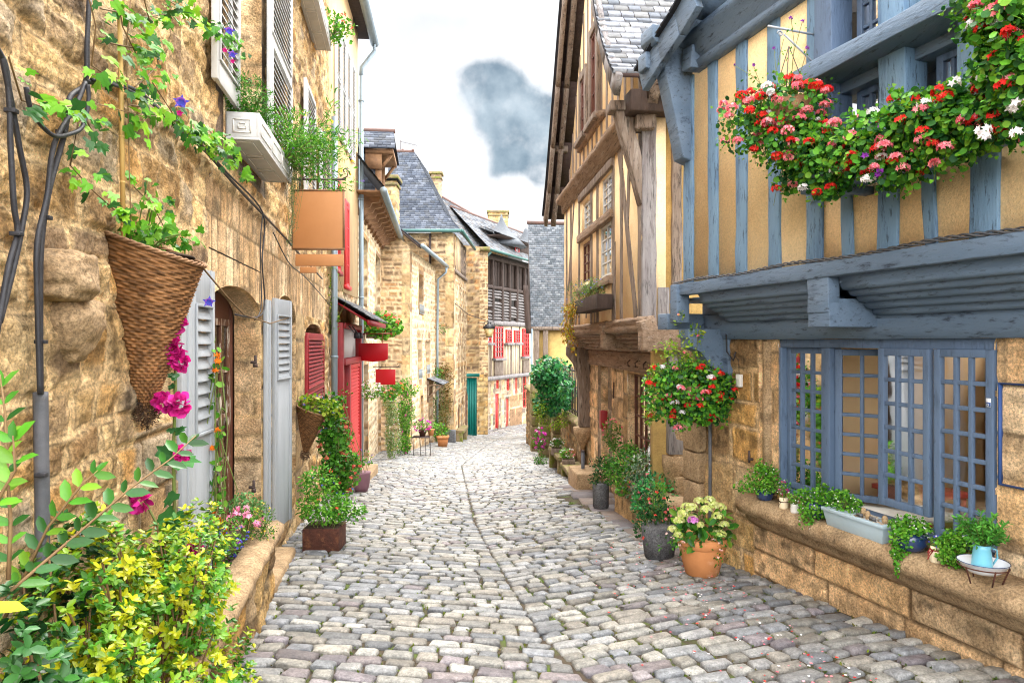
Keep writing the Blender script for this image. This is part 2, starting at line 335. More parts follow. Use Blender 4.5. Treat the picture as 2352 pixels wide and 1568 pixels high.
M['dark'] = mat('dark', (.02, .018, .016), (.03, .026, .022), 4, .1, .8)
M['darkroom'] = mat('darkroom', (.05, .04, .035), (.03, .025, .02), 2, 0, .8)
M['curtain'] = mat('curtain', (.6, .58, .55), (.45, .43, .4), 8, .3, .9, stretch=(8, 8, .3))
M['bluepaint'] = mat('bluepaint', (.03, .07, .22), (.04, .09, .26), 6, .1, .6)
M['green'] = mat('green', (.0, .13, .105), (.0, .10, .085), 5, .1, .5)
M['glass'] = glassmat('glass', base=.0)
M['glassdk'] = glassmat('glassdk', (.7, .75, .75), .12)
M['lampglass'] = mat('lampglass', (.75, .6, .3), (.65, .5, .25), 4, 0, .25)
M['paper'] = mat('paper', (1, 1, 1), (.92, .92, .92), 5, 0, .6, attr=True)
M['foam'] = mat('ridge', (.15, .08, .065), (.10, .07, .06), 5, .4, .85)
M['pebble'] = mat('pebble', (1, 1, 1), (.8, .78, .75), 20, .3, .7, attr=True)

# ------------------------------------------------------------------ masonry relief
PAL = dict(
 warm=[(.60, .38, .15), (.48, .30, .12), (.66, .45, .20), (.40, .25, .10), (.54, .38, .20), (.62, .37, .13), (.34, .22, .11), (.70, .51, .26), (.50, .38, .24)],
 near=[(.66, .43, .19), (.50, .32, .14), (.74, .52, .26), (.40, .26, .13), (.58, .42, .25), (.68, .41, .16), (.34, .24, .15), (.78, .58, .32), (.52, .42, .30)],
 ashlar=[(.62, .43, .22), (.54, .37, .19), (.68, .50, .28), (.46, .32, .17), (.58, .45, .29), (.38, .26, .14)],
 rubble=[(.30, .18, .09), (.42, .26, .12), (.22, .14, .08), (.50, .36, .20), (.18, .12, .08), (.38, .27, .17), (.46, .24, .10)],
 lowj=[(.78, .55, .33), (.84, .62, .39), (.68, .47, .27), (.86, .67, .45), (.58, .40, .23), (.74, .50, .27)],
 pale=[(.52, .38, .23), (.38, .24, .12), (.58, .45, .30), (.30, .19, .10), (.45, .33, .21), (.26, .16, .09), (.47, .29, .13)],
 grey=[(.22, .16, .12), (.28, .21, .15), (.34, .27, .20), (.18, .14, .11), (.40, .3, .2)],
)
def masonry(u, z, rh, cw, warp, seed):
    uw = u + (fbm(u * 1.7, z * 1.7, seed + 5) - .47) * warp * 2; zw = z + (fbm(u * 1.3 + 9, z * 1.6, seed + 9) - .47) * warp * 2.2
    r = zw / rh; r = r + .25 * np.sin(r * 1.7 + seed); ri = np.floor(r); fr = r - ri
    cwr = cw * (.65 + .8 * h1(ri, seed)); c = uw / cwr + h1(ri, seed + 3) * 17; ci = np.floor(c); fc = c - ci
    lo = (h2(ri, ci, seed + 7) - .5) * .5; hi = 1 + (h2(ri, ci + 1, seed + 7) - .5) * .5
    left = fc < lo; right = fc > hi
    cj = np.where(left, ci - 1, np.where(right, ci + 1, ci))
    dl = np.abs(fc - lo) * cwr; dr = np.abs(hi - fc) * cwr
    dz = np.minimum(fr, 1 - fr) * rh * .9
    return np.minimum(np.minimum(dl, dr), dz), ri, cj
def stonecol(d, ri, cj, u, z, pal, mortar, jw, seed):
    P = np.array(PAL[pal]); k = (h2(ri, cj, seed + 11) * len(P)).astype(int) % len(P)
    c = P[k] * (.8 + .4 * h2(ri, cj, seed + 13))[..., None]
    m = np.clip(1 - (d - jw * .5) / (jw * .8), 0, 1)[..., None]
    c = c * (1 - m) + np.array(mortar) * m
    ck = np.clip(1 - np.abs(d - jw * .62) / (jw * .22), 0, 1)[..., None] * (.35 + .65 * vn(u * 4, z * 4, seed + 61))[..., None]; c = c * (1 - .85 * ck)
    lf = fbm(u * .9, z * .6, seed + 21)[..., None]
    pit = np.clip((fbm(u * 7, z * 7, seed + 33, 5) - .60) * 9, 0, 1)[..., None] * (1 - m); c = c * (1 - .55 * pit)  # joint crevices and pits: dirt and relief shade painted into the stone colour
    hf = fbm(u * 15, z * 15, seed + 81, 3)[..., None]
    return c * (.72 + .6 * lf) * (.54 + .96 * hf)
def relief(parent, name, pl, u0, u1, z0, z1, res, rh=.25, cw=.4, warp=.05, seed=1, pal='warm', mortar=(.42, .31, .17), jw=.03, dep=.03, rough=.012, holes=(), clip=None, matl='stone', rev=0, zones=(), n0=0, zbase=None):
    bu = sorted(set([u0, u1] + [h[0] for h in holes] + [h[1] for h in holes])); bu = [b for b in bu if u0 <= b <= u1]
    bz = sorted(set([z0, z1] + [h[2] for h in holes] + [h[3] for h in holes])); bz = [b for b in bz if z0 <= b <= z1]
    def sub(b):
        r = []
        for a, c in zip(b[:-1], b[1:]):
            k = max(1, int(round((c - a) / res))); r += list(np.linspace(a, c, k + 1)[:-1])
        return np.array(r + [b[-1]])
    U = sub(bu); Z = sub(bz); uu, zz = np.meshgrid(U, Z, indexing='ij')
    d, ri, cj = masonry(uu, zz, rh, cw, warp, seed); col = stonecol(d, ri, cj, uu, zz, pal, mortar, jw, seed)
    hh = np.clip(d / (jw * 1.6), 0, 1); hh = hh * hh * (3 - 2 * hh)
    nn = dep * hh * (.2 + 1.1 * h2(ri, cj, seed + 17)) + rough * (fbm(uu * 11, zz * 11, seed + 31) - .5) * 2.4 + rough * .9 * (np.abs(fbm(uu * 26, zz * 22, seed + 71) - .5) * -2 + .4) + dep * .35 * (fbm(uu * 2.2, zz * 2.2, seed + 41) - .5)
    for (a, b, c, e, rh2, cw2, pal2, dep2, mort2) in zones:   # overriding zones of dressed stone
        s_ = (uu >= a) & (uu <= b) & (zz >= c) & (zz <= e)
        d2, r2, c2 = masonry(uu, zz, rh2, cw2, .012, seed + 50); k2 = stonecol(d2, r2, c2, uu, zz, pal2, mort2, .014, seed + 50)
        h2_ = np.clip(d2 / .03, 0, 1); n2 = dep2 * h2_ + .006 * (fbm(uu * 12, zz * 12, seed + 3) - .5)
        col[s_] = k2[s_]; nn[s_] = n2[s_]
    for h in holes:     # arched heads: (u0,u1,z0,z1,zs) arch between springing zs and crown z1
        if len(h) > 4:
            uc = (h[0] + h[1]) / 2; hw = (h[1] - h[0]) / 2
            zc = h[4] + (h[3] - h[4]) * np.sqrt(np.clip(1 - ((uu - uc) / hw) ** 2, 0, 1))
            s_ = (np.abs(uu - uc) <= hw + 1e-6) & (np.abs(zz - zc) < .56 * res); zz = np.where(s_, zc, zz)
    V = np.stack([pl.o[0] + pl.d[0] * uu + pl.n[0] * (nn + n0), pl.o[1] + pl.d[1] * uu + pl.n[1] * (nn + n0), zz], -1)
    nu, nz = uu.shape; idx = np.arange(nu * nz).reshape(nu, nz)
    q = np.stack([idx[:-1, :-1], idx[1:, :-1], idx[1:, 1:], idx[:-1, 1:]], -1).reshape(-1, 4)
    cu = ((uu[:-1, :-1] + uu[1:, 1:]) / 2).ravel(); cz = ((zz[:-1, :-1] + zz[1:, 1:] + zz[:-1, 1:] + zz[1:, :-1]) / 4).ravel()
    keep = np.ones(len(q), bool)
    for h in holes:
        ins = (cu > h[0]) & (cu < h[1]) & (cz > h[2]) & (cz < h[3])
        if len(h) > 4:
            uc = (h[0] + h[1]) / 2; hw = (h[1] - h[0]) / 2
            ins &= cz < h[4] + (h[3] - h[4]) * np.sqrt(np.clip(1 - ((cu - uc) / hw) ** 2, 0, 1))
        keep &= ~ins
    if clip is not None: keep &= clip(cu, cz)
    q = q[keep]; Vs = [V.reshape(-1, 3)]; Cs = [col.reshape(-1, 3)]; Fs = [q]; nb = nu * nz
    if rev:
        for h in holes:
            if len(h) > 4:
                uc = (h[0] + h[1]) / 2; hw = (h[1] - h[0]) / 2
                per = [(h[0], z) for z in np.arange(h[2], h[4], res * 1.5)] + [(uc - hw * math.cos(t), h[4] + (h[3] - h[4]) * math.sin(t)) for t in np.linspace(0, math.pi, 18)] + [(h[1], z) for z in np.arange(h[4], h[2], -res * 1.5)] + [(h[1], h[2]), (h[0], h[2])]
            else:
                per = [(h[0], z) for z in np.linspace(h[2], h[3], max(3, int((h[3] - h[2]) / res / 1.5)))] + [(h[1], z) for z in np.linspace(h[3], h[2], max(3, int((h[3] - h[2]) / res / 1.5)))] + [(h[0], h[2])]
            per = np.array(per); k = len(per); m = max(3, int(rev / res / 1.5)); ds = np.linspace(0, rev, m + 1)
            pu = np.repeat(per[:, 0][:, None], m + 1, 1); pz = np.repeat(per[:, 1][:, None], m + 1, 1); dd = np.repeat(ds[None], k, 0)
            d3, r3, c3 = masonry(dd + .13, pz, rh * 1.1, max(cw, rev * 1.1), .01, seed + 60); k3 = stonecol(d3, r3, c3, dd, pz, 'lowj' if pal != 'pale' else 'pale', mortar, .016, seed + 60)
            hgt = .012 * np.clip(d3 / .03, 0, 1)
            cc = np.sign(pu - (h[0] + h[1]) / 2)
            off = np.where((pz > h[2] + .02) & (pz < h[3] - .02), hgt, 0)
            pn = dep * .6 + n0 - dd; pu2 = pu - cc * off
            Vr = np.stack([pl.o[0] + pl.d[0] * pu2 + pl.n[0] * pn, pl.o[1] + pl.d[1] * pu2 + pl.n[1] * pn, pz], -1)
            ix = np.arange(k * (m + 1)).reshape(k, m + 1) + nb
            Fs.append(np.stack([ix[:-1, :-1], ix[1:, :-1], ix[1:, 1:], ix[:-1, 1:]], -1).reshape(-1, 4)); Vs.append(Vr.reshape(-1, 3)); Cs.append(k3.reshape(-1, 3)); nb += k * (m + 1)
    return mk(name, np.concatenate(Vs), np.concatenate(Fs), M[matl], parent, cols=np.concatenate(Cs), smooth=False if res > .06 else True)

# ------------------------------------------------------------------ leaves, flowers
TPL = dict(
 oval=(np.array([(0, 0, 0), (.3, .24, .05), (.7, .22, .03), (1, 0, -.08), (.7, -.22, .03), (.3, -.24, .05)]), [(0, 1, 2, 3), (0, 3, 4, 5)]),
 blade=(np.array([(0, 0, 0), (.3, .11, .03), (.7, .10, .01), (1, 0, -.1), (.7, -.10, .01), (.3, -.11, .03)]), [(0, 1, 2, 3), (0, 3, 4, 5)]),
 lobed=(np.array([(0, 0, 0), (-.08, .34, .05), (.18, .50, .0), (.38, .30, .05), (.70, .34, -.02), (.72, .12, .04), (1., 0, -.10), (.72, -.12, .04), (.70, -.34, -.02), (.38, -.30, .05), (.18, -.50, 0), (-.08, -.34, .05)]),
        [(0, 1, 2, 3), (0, 3, 4, 5), (0, 5, 6), (0, 6, 7), (0, 7, 8, 9), (0, 9, 10, 11)]),
 round=(np.array([(0, 0, 0)] + [(.5 + .5 * math.cos(t) * (1 if i % 2 else .9), .52 * math.sin(t) * (1 if i % 2 else .9), .10) for i, t in enumerate(np.linspace(math.pi * .9, -math.pi * .9, 10))]), [(0, i, i + 1) for i in range(1, 10)]),
 flower=(np.array([(0, 0, -.12)] + [((.5 if i % 2 == 0 else .22) * math.cos(2 * math.pi * i / 10), (.5 if i % 2 == 0 else .22) * math.sin(2 * math.pi * i / 10), .05) for i in range(10)] ), [(0, 1 + i, 1 + (i + 1) % 10) for i in range(10)]),
 disc=(np.array([(0, 0, -.1)] + [(.5 * math.cos(2 * math.pi * i / 8), .5 * math.sin(2 * math.pi * i / 8), .04 * (-1) ** i) for i in range(8)]), [(0, 1 + i, 1 + (i + 1) % 8) for i in range(8)]),
 bell=(np.array([(0, 0, 0)] * 1 + [(.35, .12 * math.cos(2 * math.pi * i / 8), .12 * math.sin(2 * math.pi * i / 8)) for i in range(8)] + [(.8, .5 * math.cos(2 * math.pi * i / 8), .5 * math.sin(2 * math.pi * i / 8)) for i in range(8)]), [(0, 1 + i, 1 + (i + 1) % 8) for i in range(8)] + [(1 + i, 9 + i, 9 + (i + 1) % 8, 1 + (i + 1) % 8) for i in range(8)]),
)
def unit(a): return a / (np.linalg.norm(a, axis=-1, keepdims=True) + 1e-9)
def leafmesh(name, parent, P, D, Nn, S, shape, C, matl='leaf', asp=1.0):
    P = np.asarray(P, float); D = unit(np.asarray(D, float)); Nn = np.asarray(Nn, float); Nn = unit(Nn - D * (Nn * D).sum(-1, keepdims=True)); B = np.cross(Nn, D)
    S = np.broadcast_to(np.asarray(S, float), (len(P),))
    T, fs = TPL[shape]; k = len(T)
    V = P[:, None] + S[:, None, None] * (T[None, :, 0:1] * D[:, None] + asp * T[None, :, 1:2] * B[:, None] + T[None, :, 2:3] * Nn[:, None])
    base = (np.arange(len(P)) * k)
    q4 = [f for f in fs if len(f) == 4]; q3 = [f for f in fs if len(f) == 3]
    cols = np.repeat(np.asarray(C, float), k, axis=0)
    if q4 and not q3: FF = (base[:, None, None] + np.array(q4)[None]).reshape(-1, 4)
    elif q3 and not q4: FF = (base[:, None, None] + np.array(q3)[None]).reshape(-1, 3)
    else: FF = [[b + i for i in f] for b in base for f in fs]
    return mk(name, V.reshape(-1, 3), FF, M[matl], parent, cols=cols, smooth=False)
def pick(rng, pal, n, var=.25):
    P = np.array(pal); return P[rng.randint(0, len(P), n)] * rng.uniform(1 - var, 1 + var, (n, 1))
def rvec(rng, n): return unit(rng.normal(size=(n, 3)))
def blob(rng, c, r, n, clumps=14, tight=.33, shell=.55):
    c = np.array(c, float); r = np.array(r if np.ndim(r) else (r, r, r), float)
    cc = rvec(rng, clumps) * rng.uniform(shell, .95, (clumps, 1)) ** .8
    k = rng.randint(0, clumps, n); q = cc[k] + rng.normal(size=(n, 3)) * tight
    q = q[np.linalg.norm(q, axis=1) < 1.12]
    return c + q * r, unit(q)
GR = dict(
 green=[(.05, .20, .015), (.09, .30, .02), (.035, .13, .015), (.13, .36, .03)],
 ger=[(.05, .22, .03), (.09, .32, .03), (.03, .13, .02), (.14, .40, .04), (.24, .48, .04)],
 dark=[(.015, .09, .02), (.03, .14, .03), (.02, .07, .02), (.05, .18, .05)],
 ivy=[(.02, .20, .05), (.04, .32, .08), (.012, .12, .035), (.08, .42, .12), (.12, .45, .08)],
 lime=[(.25, .42, .02), (.34, .48, .03), (.15, .34, .02), (.45, .52, .05)],
 yellow=[(.60, .62, .015), (.44, .56, .015), (.72, .70, .02), (.28, .46, .015)],
 autumn=[(.30, .12, .02), (.20, .16, .02), (.10, .16, .02), (.38, .18, .03), (.14, .07, .02)],
 fresh=[(.10, .34, .02), (.16, .44, .03), (.06, .24, .02), (.24, .50, .05)],
 orange=[(.55, .25, .02), (.62, .42, .03), (.40, .15, .02), (.5, .45, .03)],
)
GR['gerd'] = [(.05, .19, .03), (.03, .12, .02), (.09, .28, .03), (.06, .20, .05)]
FL = dict(red=[(.75, .02, .015), (.85, .05, .03), (.6, .01, .01)], pink=[(.85, .22, .25), (.9, .35, .38), (.8, .14, .2)], coral=[(.85, .10, .06), (.85, .2, .2)],
 white=[(.8, .78, .76), (.85, .8, .82)], magenta=[(.55, .01, .20), (.42, .01, .17), (.65, .03, .3)], purple=[(.16, .01, .22), (.22, .03, .32)], blue=[(.07, .08, .5), (.12, .12, .6)],
 yellow=[(.8, .6, .03), (.8, .7, .1)], orange=[(.85, .25, .02)], hydr=[(.62, .68, .2), (.7, .75, .35), (.52, .6, .14), (.66, .6, .3)], lilac=[(.65, .2, .6), (.72, .33, .66)], coralw=[(.8, .5, .45)])
def foliage(name, parent, rng, c, r, n, size, pal, shape='oval', clumps=14, tight=.33, shell=.55, matl='leaf', down=0, asp=1.0, upb=.4):
    P, O = blob(rng, c, r, n, clumps, tight, shell); m = len(P)
    D = O * .6 + rvec(rng, m) * .7 + np.array((0, 0, -down)); Nn = O * .7 + rvec(rng, m) * .5 + np.array((0, -.15, upb))
    return leafmesh(name, parent, P, D, Nn, size * rng.uniform(.6, 1.25, m), shape, pick(rng, GR[pal] if isinstance(pal, str) else pal, m), matl, asp), P
def umbels(name, parent, rng, centers, rad, n, size, pal, shape='flower'):
    if 1 < len(centers) <= 62:      # every flower head is a part of its own
        for c in centers: umbels(name[:-1] if name.endswith('s') else name, parent, rng, [c], rad, n, size, pal, shape)
        return
    Ps = []; Ds = []
    for c in centers:
        o = rvec(rng, n); o[:, 2] = np.abs(o[:, 2]) * .8 - .15; Ps.append(np.array(c) + o * rad * rng.uniform(.6, 1.1)); Ds.append(o)
    P = np.concatenate(Ps); O = np.concatenate(Ds); m = len(P)
    D = np.cross(O, rvec(rng, m)) ; Nn = O + rvec(rng, m) * .3
    return leafmesh(name, parent, P, D, Nn, size * rng.uniform(.8, 1.2, m), shape, pick(rng, FL[pal] if isinstance(pal, str) else pal, m, .15), 'petal')
def onshell(rng, c, r, n, ymax=None, low=None):
    o = rvec(rng, n * 3)
    if ymax is not None: o = o[o[:, 1] < ymax]
    if low is not None: o = o[o[:, 2] > low]
    o = o[:n]; return np.array(c) + o * np.array(r) * rng.uniform(.85, 1.1, (len(o), 1))
def stems(name, parent, rng, base, tips, r=.003, sag=.05, matl='stem'):
    mb = MB()
    for t in tips:
        b = np.array(base) + rng.normal(size=3) * .02; t = np.array(t); mid = (b + t) / 2 + np.array((0, 0, sag)) + rng.normal(size=3) * .03
        mb.tube([b, (b + mid) / 2 + (0, 0, sag * .3), mid, (mid + t) / 2, t], r, 4, cap=False)
    return mb.build(name, M[matl], parent, smooth=True)

# ------------------------------------------------------------------ windows, shutters, slates
def win(parent, pl, u0, u1, z0, z1, n, cols, rows, fm, fr=.05, bar=.02, t=.045, gm='glass', name='window', pane=True, back=None):
    mb = MB()
    mb.pbox(pl, u0, u0 + fr, z0, z1, n - t, n); mb.pbox(pl, u1 - fr, u1, z0, z1, n - t, n)
    mb.pbox(pl, u0 + fr, u1 - fr, z0, z0 + fr, n - t, n); mb.pbox(pl, u0 + fr, u1 - fr, z1 - fr, z1, n - t, n)
    for i in range(1, cols):
        u = u0 + fr + (u1 - u0 - 2 * fr) * i / cols; mb.pbox(pl, u - bar / 2, u + bar / 2, z0 + fr, z1 - fr, n - t * .8, n - .004)
    for j in range(1, rows):
        z = z0 + fr + (z1 - z0 - 2 * fr) * j / rows; mb.pbox(pl, u0 + fr, u1 - fr, z - bar / 2, z + bar / 2, n - t * .85, n - .007)
    o = mb.build(name, M[fm], parent, bevel=.003)
    if pane:
        g = MB(); g.add([pl.p(u0 + fr, z0 + fr, n - t * .5), pl.p(u1 - fr, z0 + fr, n - t * .5), pl.p(u1 - fr, z1 - fr, n - t * .5), pl.p(u0 + fr, z1 - fr, n - t * .5)], [(0, 1, 2, 3)])
        g.build('pane', M[gm], o)
    if back:
        g = MB(); g.pbox(pl, u0 + fr * .2, u1 - fr * .2, z0 + .01, z1 - .01, n - .5, n - .12); g.build('interior', M[back], o)
    return o
def shutter(parent, pl, u0, u1, z0, z1, n, t, lz, fm, fr=.05, name='shutter', pitch=.045, arch=0):
    """lz: list of louvred zones (za,zb); solid panel elsewhere"""
    mb = MB()
    mb.pbox(pl, u0, u0 + fr, z0, z1, n - t, n); mb.pbox(pl, u1 - fr, u1, z0, z1, n - t, n)
    e = [z0] + [v for q in lz for v in q] + [z1]
    for a, b in zip(e[0::2], e[1::2]):
        if b - a > .001: mb.pbox(pl, u0 + fr, u1 - fr, a, b, n - t * .8, n - (.004 if b - a < .2 else .01))
    for (a, b) in lz:
        k = int((b - a) / pitch)
        for i in range(k):
            z = a + (i + .5) * (b - a) / k; h = (b - a) / k * .42
            mb.boxc([pl.p(u0 + fr, z - h - .006, n), pl.p(u1 - fr, z - h - .006, n), pl.p(u1 - fr, z + h - .006, n - t * .9), pl.p(u0 + fr, z + h - .006, n - t * .9),
                     pl.p(u0 + fr, z - h + .004, n), pl.p(u1 - fr, z - h + .004, n), pl.p(u1 - fr, z + h + .004, n - t * .9), pl.p(u0 + fr, z + h + .004, n - t * .9)])
        # raised bead round the louvred panel
        mb.pbox(pl, u0 + fr - .018, u0 + fr, a - .018, b + .018, n, n + .012); mb.pbox(pl, u1 - fr, u1 - fr + .018, a - .018, b + .018, n, n + .012)
        mb.pbox(pl, u0 + fr, u1 - fr, b, b + .018, n - .004, n + .012); mb.pbox(pl, u0 + fr, u1 - fr, a - .018, a, n - .004, n + .012)
    return mb.build(name, M[fm], parent, bevel=.003)
SLP = [(.13, .15, .18), (.18, .20, .23), (.10, .115, .14), (.23, .25, .28), (.15, .16, .17)]
SLG = [(.20, .21, .22), (.27, .275, .27), (.15, .16, .17), (.33, .335, .33), (.24, .21, .18)]
def slates(name, parent, p0, p1, p2, p3, tw=.2, th=.13, pal=SLP, seed=0, lift=.012, tj=.0):
    """p0-p1 bottom edge, p3-p2 top edge"""
    p0, p1, p2, p3 = [np.array(p, float) for p in (p0, p1, p2, p3)]; rng = np.random.RandomState(seed)
    nr = np.cross(p1 - p0, p3 - p0); nr /= np.linalg.norm(nr)
    if nr[2] < -.05: p0, p1, p2, p3 = p1, p0, p3, p2; nr = -nr
    Ls = max(np.linalg.norm(p3 - p0), np.linalg.norm(p2 - p1)); Wb = max(np.linalg.norm(p1 - p0), np.linalg.norm(p2 - p3))
    R = max(2, int(Ls / th)); V = []; Fc = []; C = []; n = 0
    V += [p0 - nr * .02, p1 - nr * .02, p2 - nr * .02, p3 - nr * .02]; Fc.append([0, 1, 2, 3]); C.append((.03, .03, .035)); n = 4
    for r in range(R):
        t0 = r / R; t1 = min(1, (r + 1.25) / R); a0 = p0 + (p3 - p0) * t0; b0 = p1 + (p2 - p1) * t0; a1 = p0 + (p3 - p0) * t1; b1 = p1 + (p2 - p1) * t1
        W = np.linalg.norm(b0 - a0)
        if W < .02: continue
        K = max(1, int(W / tw)); off = .5 if r % 2 else 0
        e = [0] + sorted([(k + off + rng.uniform(-.12, .12)) / K for k in range(1 - (1 if off else 0), K)]) + [1]
        for s0, s1 in zip(e[:-1], e[1:]):
            if s1 - s0 < .004: continue
            g = .004 / max(W, .1); j = rng.uniform(-tj, tj); dz = (p3 - p0) / Ls * j
            q0 = a0 + (b0 - a0) * (s0 + g) + dz; q1 = a0 + (b0 - a0) * (s1 - g) + dz; q2 = a1 + (b1 - a1) * (s1 - g); q3 = a1 + (b1 - a1) * (s0 + g)
            l = lift * rng.uniform(.8, 1.5); tl = rng.uniform(-.003, .003)
            V += [q0 + nr * (l + tl), q1 + nr * (l - tl), q2 + nr * .002, q3 + nr * .002, q0 - nr * .01, q1 - nr * .01]
            Fc += [[n, n + 1, n + 2, n + 3], [n + 4, n + 5, n + 1, n]]; c = tuple(np.array(pal[rng.randint(len(pal))]) * rng.uniform(.8, 1.2)); C += [c, c]; n += 6
    return mk(name, V, Fc, M['slate'], parent, fcols=C)
def part(name, fn, matl, parent, **k):
    mb = MB(); fn(mb); return mb.build(name, M[matl], parent, **k)
def beam_obj(name, a, b, w, t, nrm, matl, parent, jit=.006, seed=0, w2=None, bevel=.006):
    mb = MB(); mb.beam(a, b, w, t, nrm, jit, seed=seed, w2=w2); return mb.build(name, M[matl], parent, bevel=bevel)
def pbeam(name, pl, u0, z0, u1, z1, w, n0, n1, matl, parent, jit=.006, seed=0, w2=None):
    c = (n0 + n1) / 2; return beam_obj(name, pl.p(u0, z0, c), pl.p(u1, z1, c), w, abs(n1 - n0), pl.N3, matl, parent, jit, seed, w2)
# ------------------------------------------------------------------ planes of the facades
PA = Plane(-1.34, 0, -.16, 1, 1)
PAe = PA.u(752)
_x, _y, _ = PA.p(PAe, 0)
PB = Plane(_x, _y, -.09, 1, 1)
PC = Plane(-3.63, 16, -.106, 1, 1)
PD = Plane(-3.37, 22.5, .047, 1, 1); PDf = Plane(-3.37, 22.5, -1, 0, -1)
PE = Plane(-2.39, 28, .044, 1, 1); PEf = Plane(-2.39, 28, -1, 0, -1)
PG = Plane(-1.72, 37, .446, 1, 1)
PJ = Plane(4.126, 0, -.30, 1, -1); PU = Plane(3.656, 0, -.30, 1, -1)
PH = Plane(2.79, 0, -.085, 1, -1); PHu = Plane(2.27, 0, -.085, 1, -1)
PW = Plane(1.52, 14.4, -.075, 1, -1)
def struct(o): o['kind'] = 'structure'; return o
# ------------------------------------------------------------------ ground and street
def street():
    xs = np.concatenate(([-90, -40, -15, -8], np.arange(-6, 6.1, .2), [8, 15, 40, 90])); ys = np.concatenate(([-20, -5], np.arange(0, 50, .25), np.arange(50, 140, 6)))
    X, Y = np.meshgrid(xs, ys, indexing='ij'); Z = gz(X, Y) - .012; V = np.stack([X, Y, Z], -1).reshape(-1, 3); i = np.arange(X.size).reshape(X.shape)
    struct(mk('ground', V, np.stack([i[:-1, :-1], i[1:, :-1], i[1:, 1:], i[:-1, 1:]], -1).reshape(-1, 4), M['dirt'], smooth=True))
    rng = np.random.RandomState(5); V = []; C = []; cnt = 0; tw = []
    pal = np.array([(.40, .41, .42), (.46, .45, .43), (.50, .46, .38), (.33, .35, .38), (.54, .51, .44), (.58, .56, .50), (.43, .38, .31), (.36, .38, .42), (.48, .47, .46)])
    pur = np.array([(.38, .32, .36), (.42, .36, .38), (.36, .29, .30)])
    y = 1.6; ang = np.linspace(0, 2 * math.pi, 9)[:-1] + math.pi / 8
    sup = np.array([(1, .82), (.82, 1), (-.82, 1), (-1, .82), (-1, -.82), (-.82, -1), (.82, -1), (1, -.82)])
    while y < 47:
        rh = rng.uniform(.10, .15) * (1 if y < 26 else 1.3)
        g0 = float(gut(y))
        for sdn in (-1, 1):
            ag = .17 if sdn < 0 else float(np.interp(y, [3, 8, 13, 30], [.30, .26, .10, .06])); s = rng.uniform(-.006, .010); lim = 6.2 if y < 30 else 9
            while s < lim:
                wd = rng.uniform(.12, .29) * (1 if y < 26 else 1.4)
                sc = s + wd / 2; x = g0 + sdn * sc * .99; yy = y + (ag if sdn > 0 else -ag) * sc * (1 if sdn > 0 else -1) * (1 if sdn > 0 else -1) + .06 * math.sin(sc * 2.3 + y * .7) + .04 * math.sin(sc * 5 + y * 1.9)
                s += wd
                if sdn < 0: yy = y - .10 * sc * .3 + .05 * math.sin(sc * 2.1 + y)
                if x < -1.34 - .16 * yy - .15 and yy < 12: break
                if yy < 11.8 and x > 4.2 - .3 * yy: break
                if yy > 7 and x > (2.9 - .085 * yy if yy < 24 else (1.0 if yy < 31 else 6)): break
                if 6.9 < yy < 13.2 and x > 1.28 + .03 * (10 - yy) * 4: continue
                if x < -5 or x > 7: continue
                hx_, hy_ = wd / 2 - .0105, rh / 2 - .0105
                th = (.0 if sdn < 0 else ag) + rng.normal() * .035; ct, st = math.cos(th), math.sin(th); z0 = gzf(x, yy) + rng.normal() * .004 + .012 * float(fbm(x * 1.2, yy * 1.2, 3) - .5)
                tx, ty = rng.normal() * .03, rng.normal() * .03; jj = 1 + rng.normal(size=(8, 2)) * .085; yy += rng.normal() * .004
                for (ins, dz) in ((0, -.04), (.0, .004), (.009, .015), (.026, .021)):
                    q = sup * jj * (hx_ - ins, hy_ - ins); px = x + q[:, 0] * ct - q[:, 1] * st; py = yy + q[:, 0] * st + q[:, 1] * ct
                    V.append(np.stack([px, py, z0 + dz + q[:, 0] * tx + q[:, 1] * ty + rng.normal(size=8) * .0012 + gz(px, py) - gzf(x, yy)], -1))
                V.append(np.array([[x, yy, z0 + .020]]))
                c = pur[rng.randint(3)] if rng.rand() < (.30 if (3.7 < yy < 4.4 and x < 1) else .04) else pal[rng.randint(len(pal))]
                c = (c * .7 + c.mean() * np.array((1.03, 1, .95)) * .3) * rng.uniform(.62, 1.25) * (1.0 if yy < 9 else 1.12); C.append(np.repeat(c[None], 33, 0)); cnt += 1
                if yy < 12 and rng.rand() < (.85 if x < 1 else .5): tw.append((x + sdn * wd / 2, yy + rng.uniform(-.06, .06)))
        y += rh
    k = np.arange(8); k1 = (k + 1) % 8; q = []
    for r in range(3): q.append(np.stack([r * 8 + k, r * 8 + k1, (r + 1) * 8 + k1, (r + 1) * 8 + k], -1))
    q = np.concatenate(q); t = np.stack([24 + k, 24 + k1, np.full(8, 32), np.full(8, 32)], -1)
    # triangles written as separate faces
    Fq = (np.arange(cnt)[:, None, None] * 33 + q[None]).reshape(-1, 4); Ft = (np.arange(cnt)[:, None, None] * 33 + t[None, :, :3]).reshape(-1, 3)
    fl = [list(f) for f in Fq.tolist()] + [list(f) for f in Ft.tolist()]
    o = mk('cobblestone_street', np.concatenate(V), fl, M['cobble'], cols=np.concatenate(C), smooth=True); struct(o)
    # moss and weeds in the joints
    tw = np.array(tw); P = np.repeat(tw, 9, 0) + rng.normal(size=(len(tw) * 9, 2)) * .018
    P3 = np.stack([P[:, 0], P[:, 1], gz(P[:, 0], P[:, 1]) - .004], -1); m = len(P3); D = rvec(rng, m) + (0, 0, .9)
    o = leafmesh('joint_weeds', None, P3, D, rvec(rng, m), rng.uniform(.010, .028, m), 'oval', pick(rng, [(.13, .20, .015), (.20, .27, .02), (.07, .11, .02), (.2, .18, .04)], m))
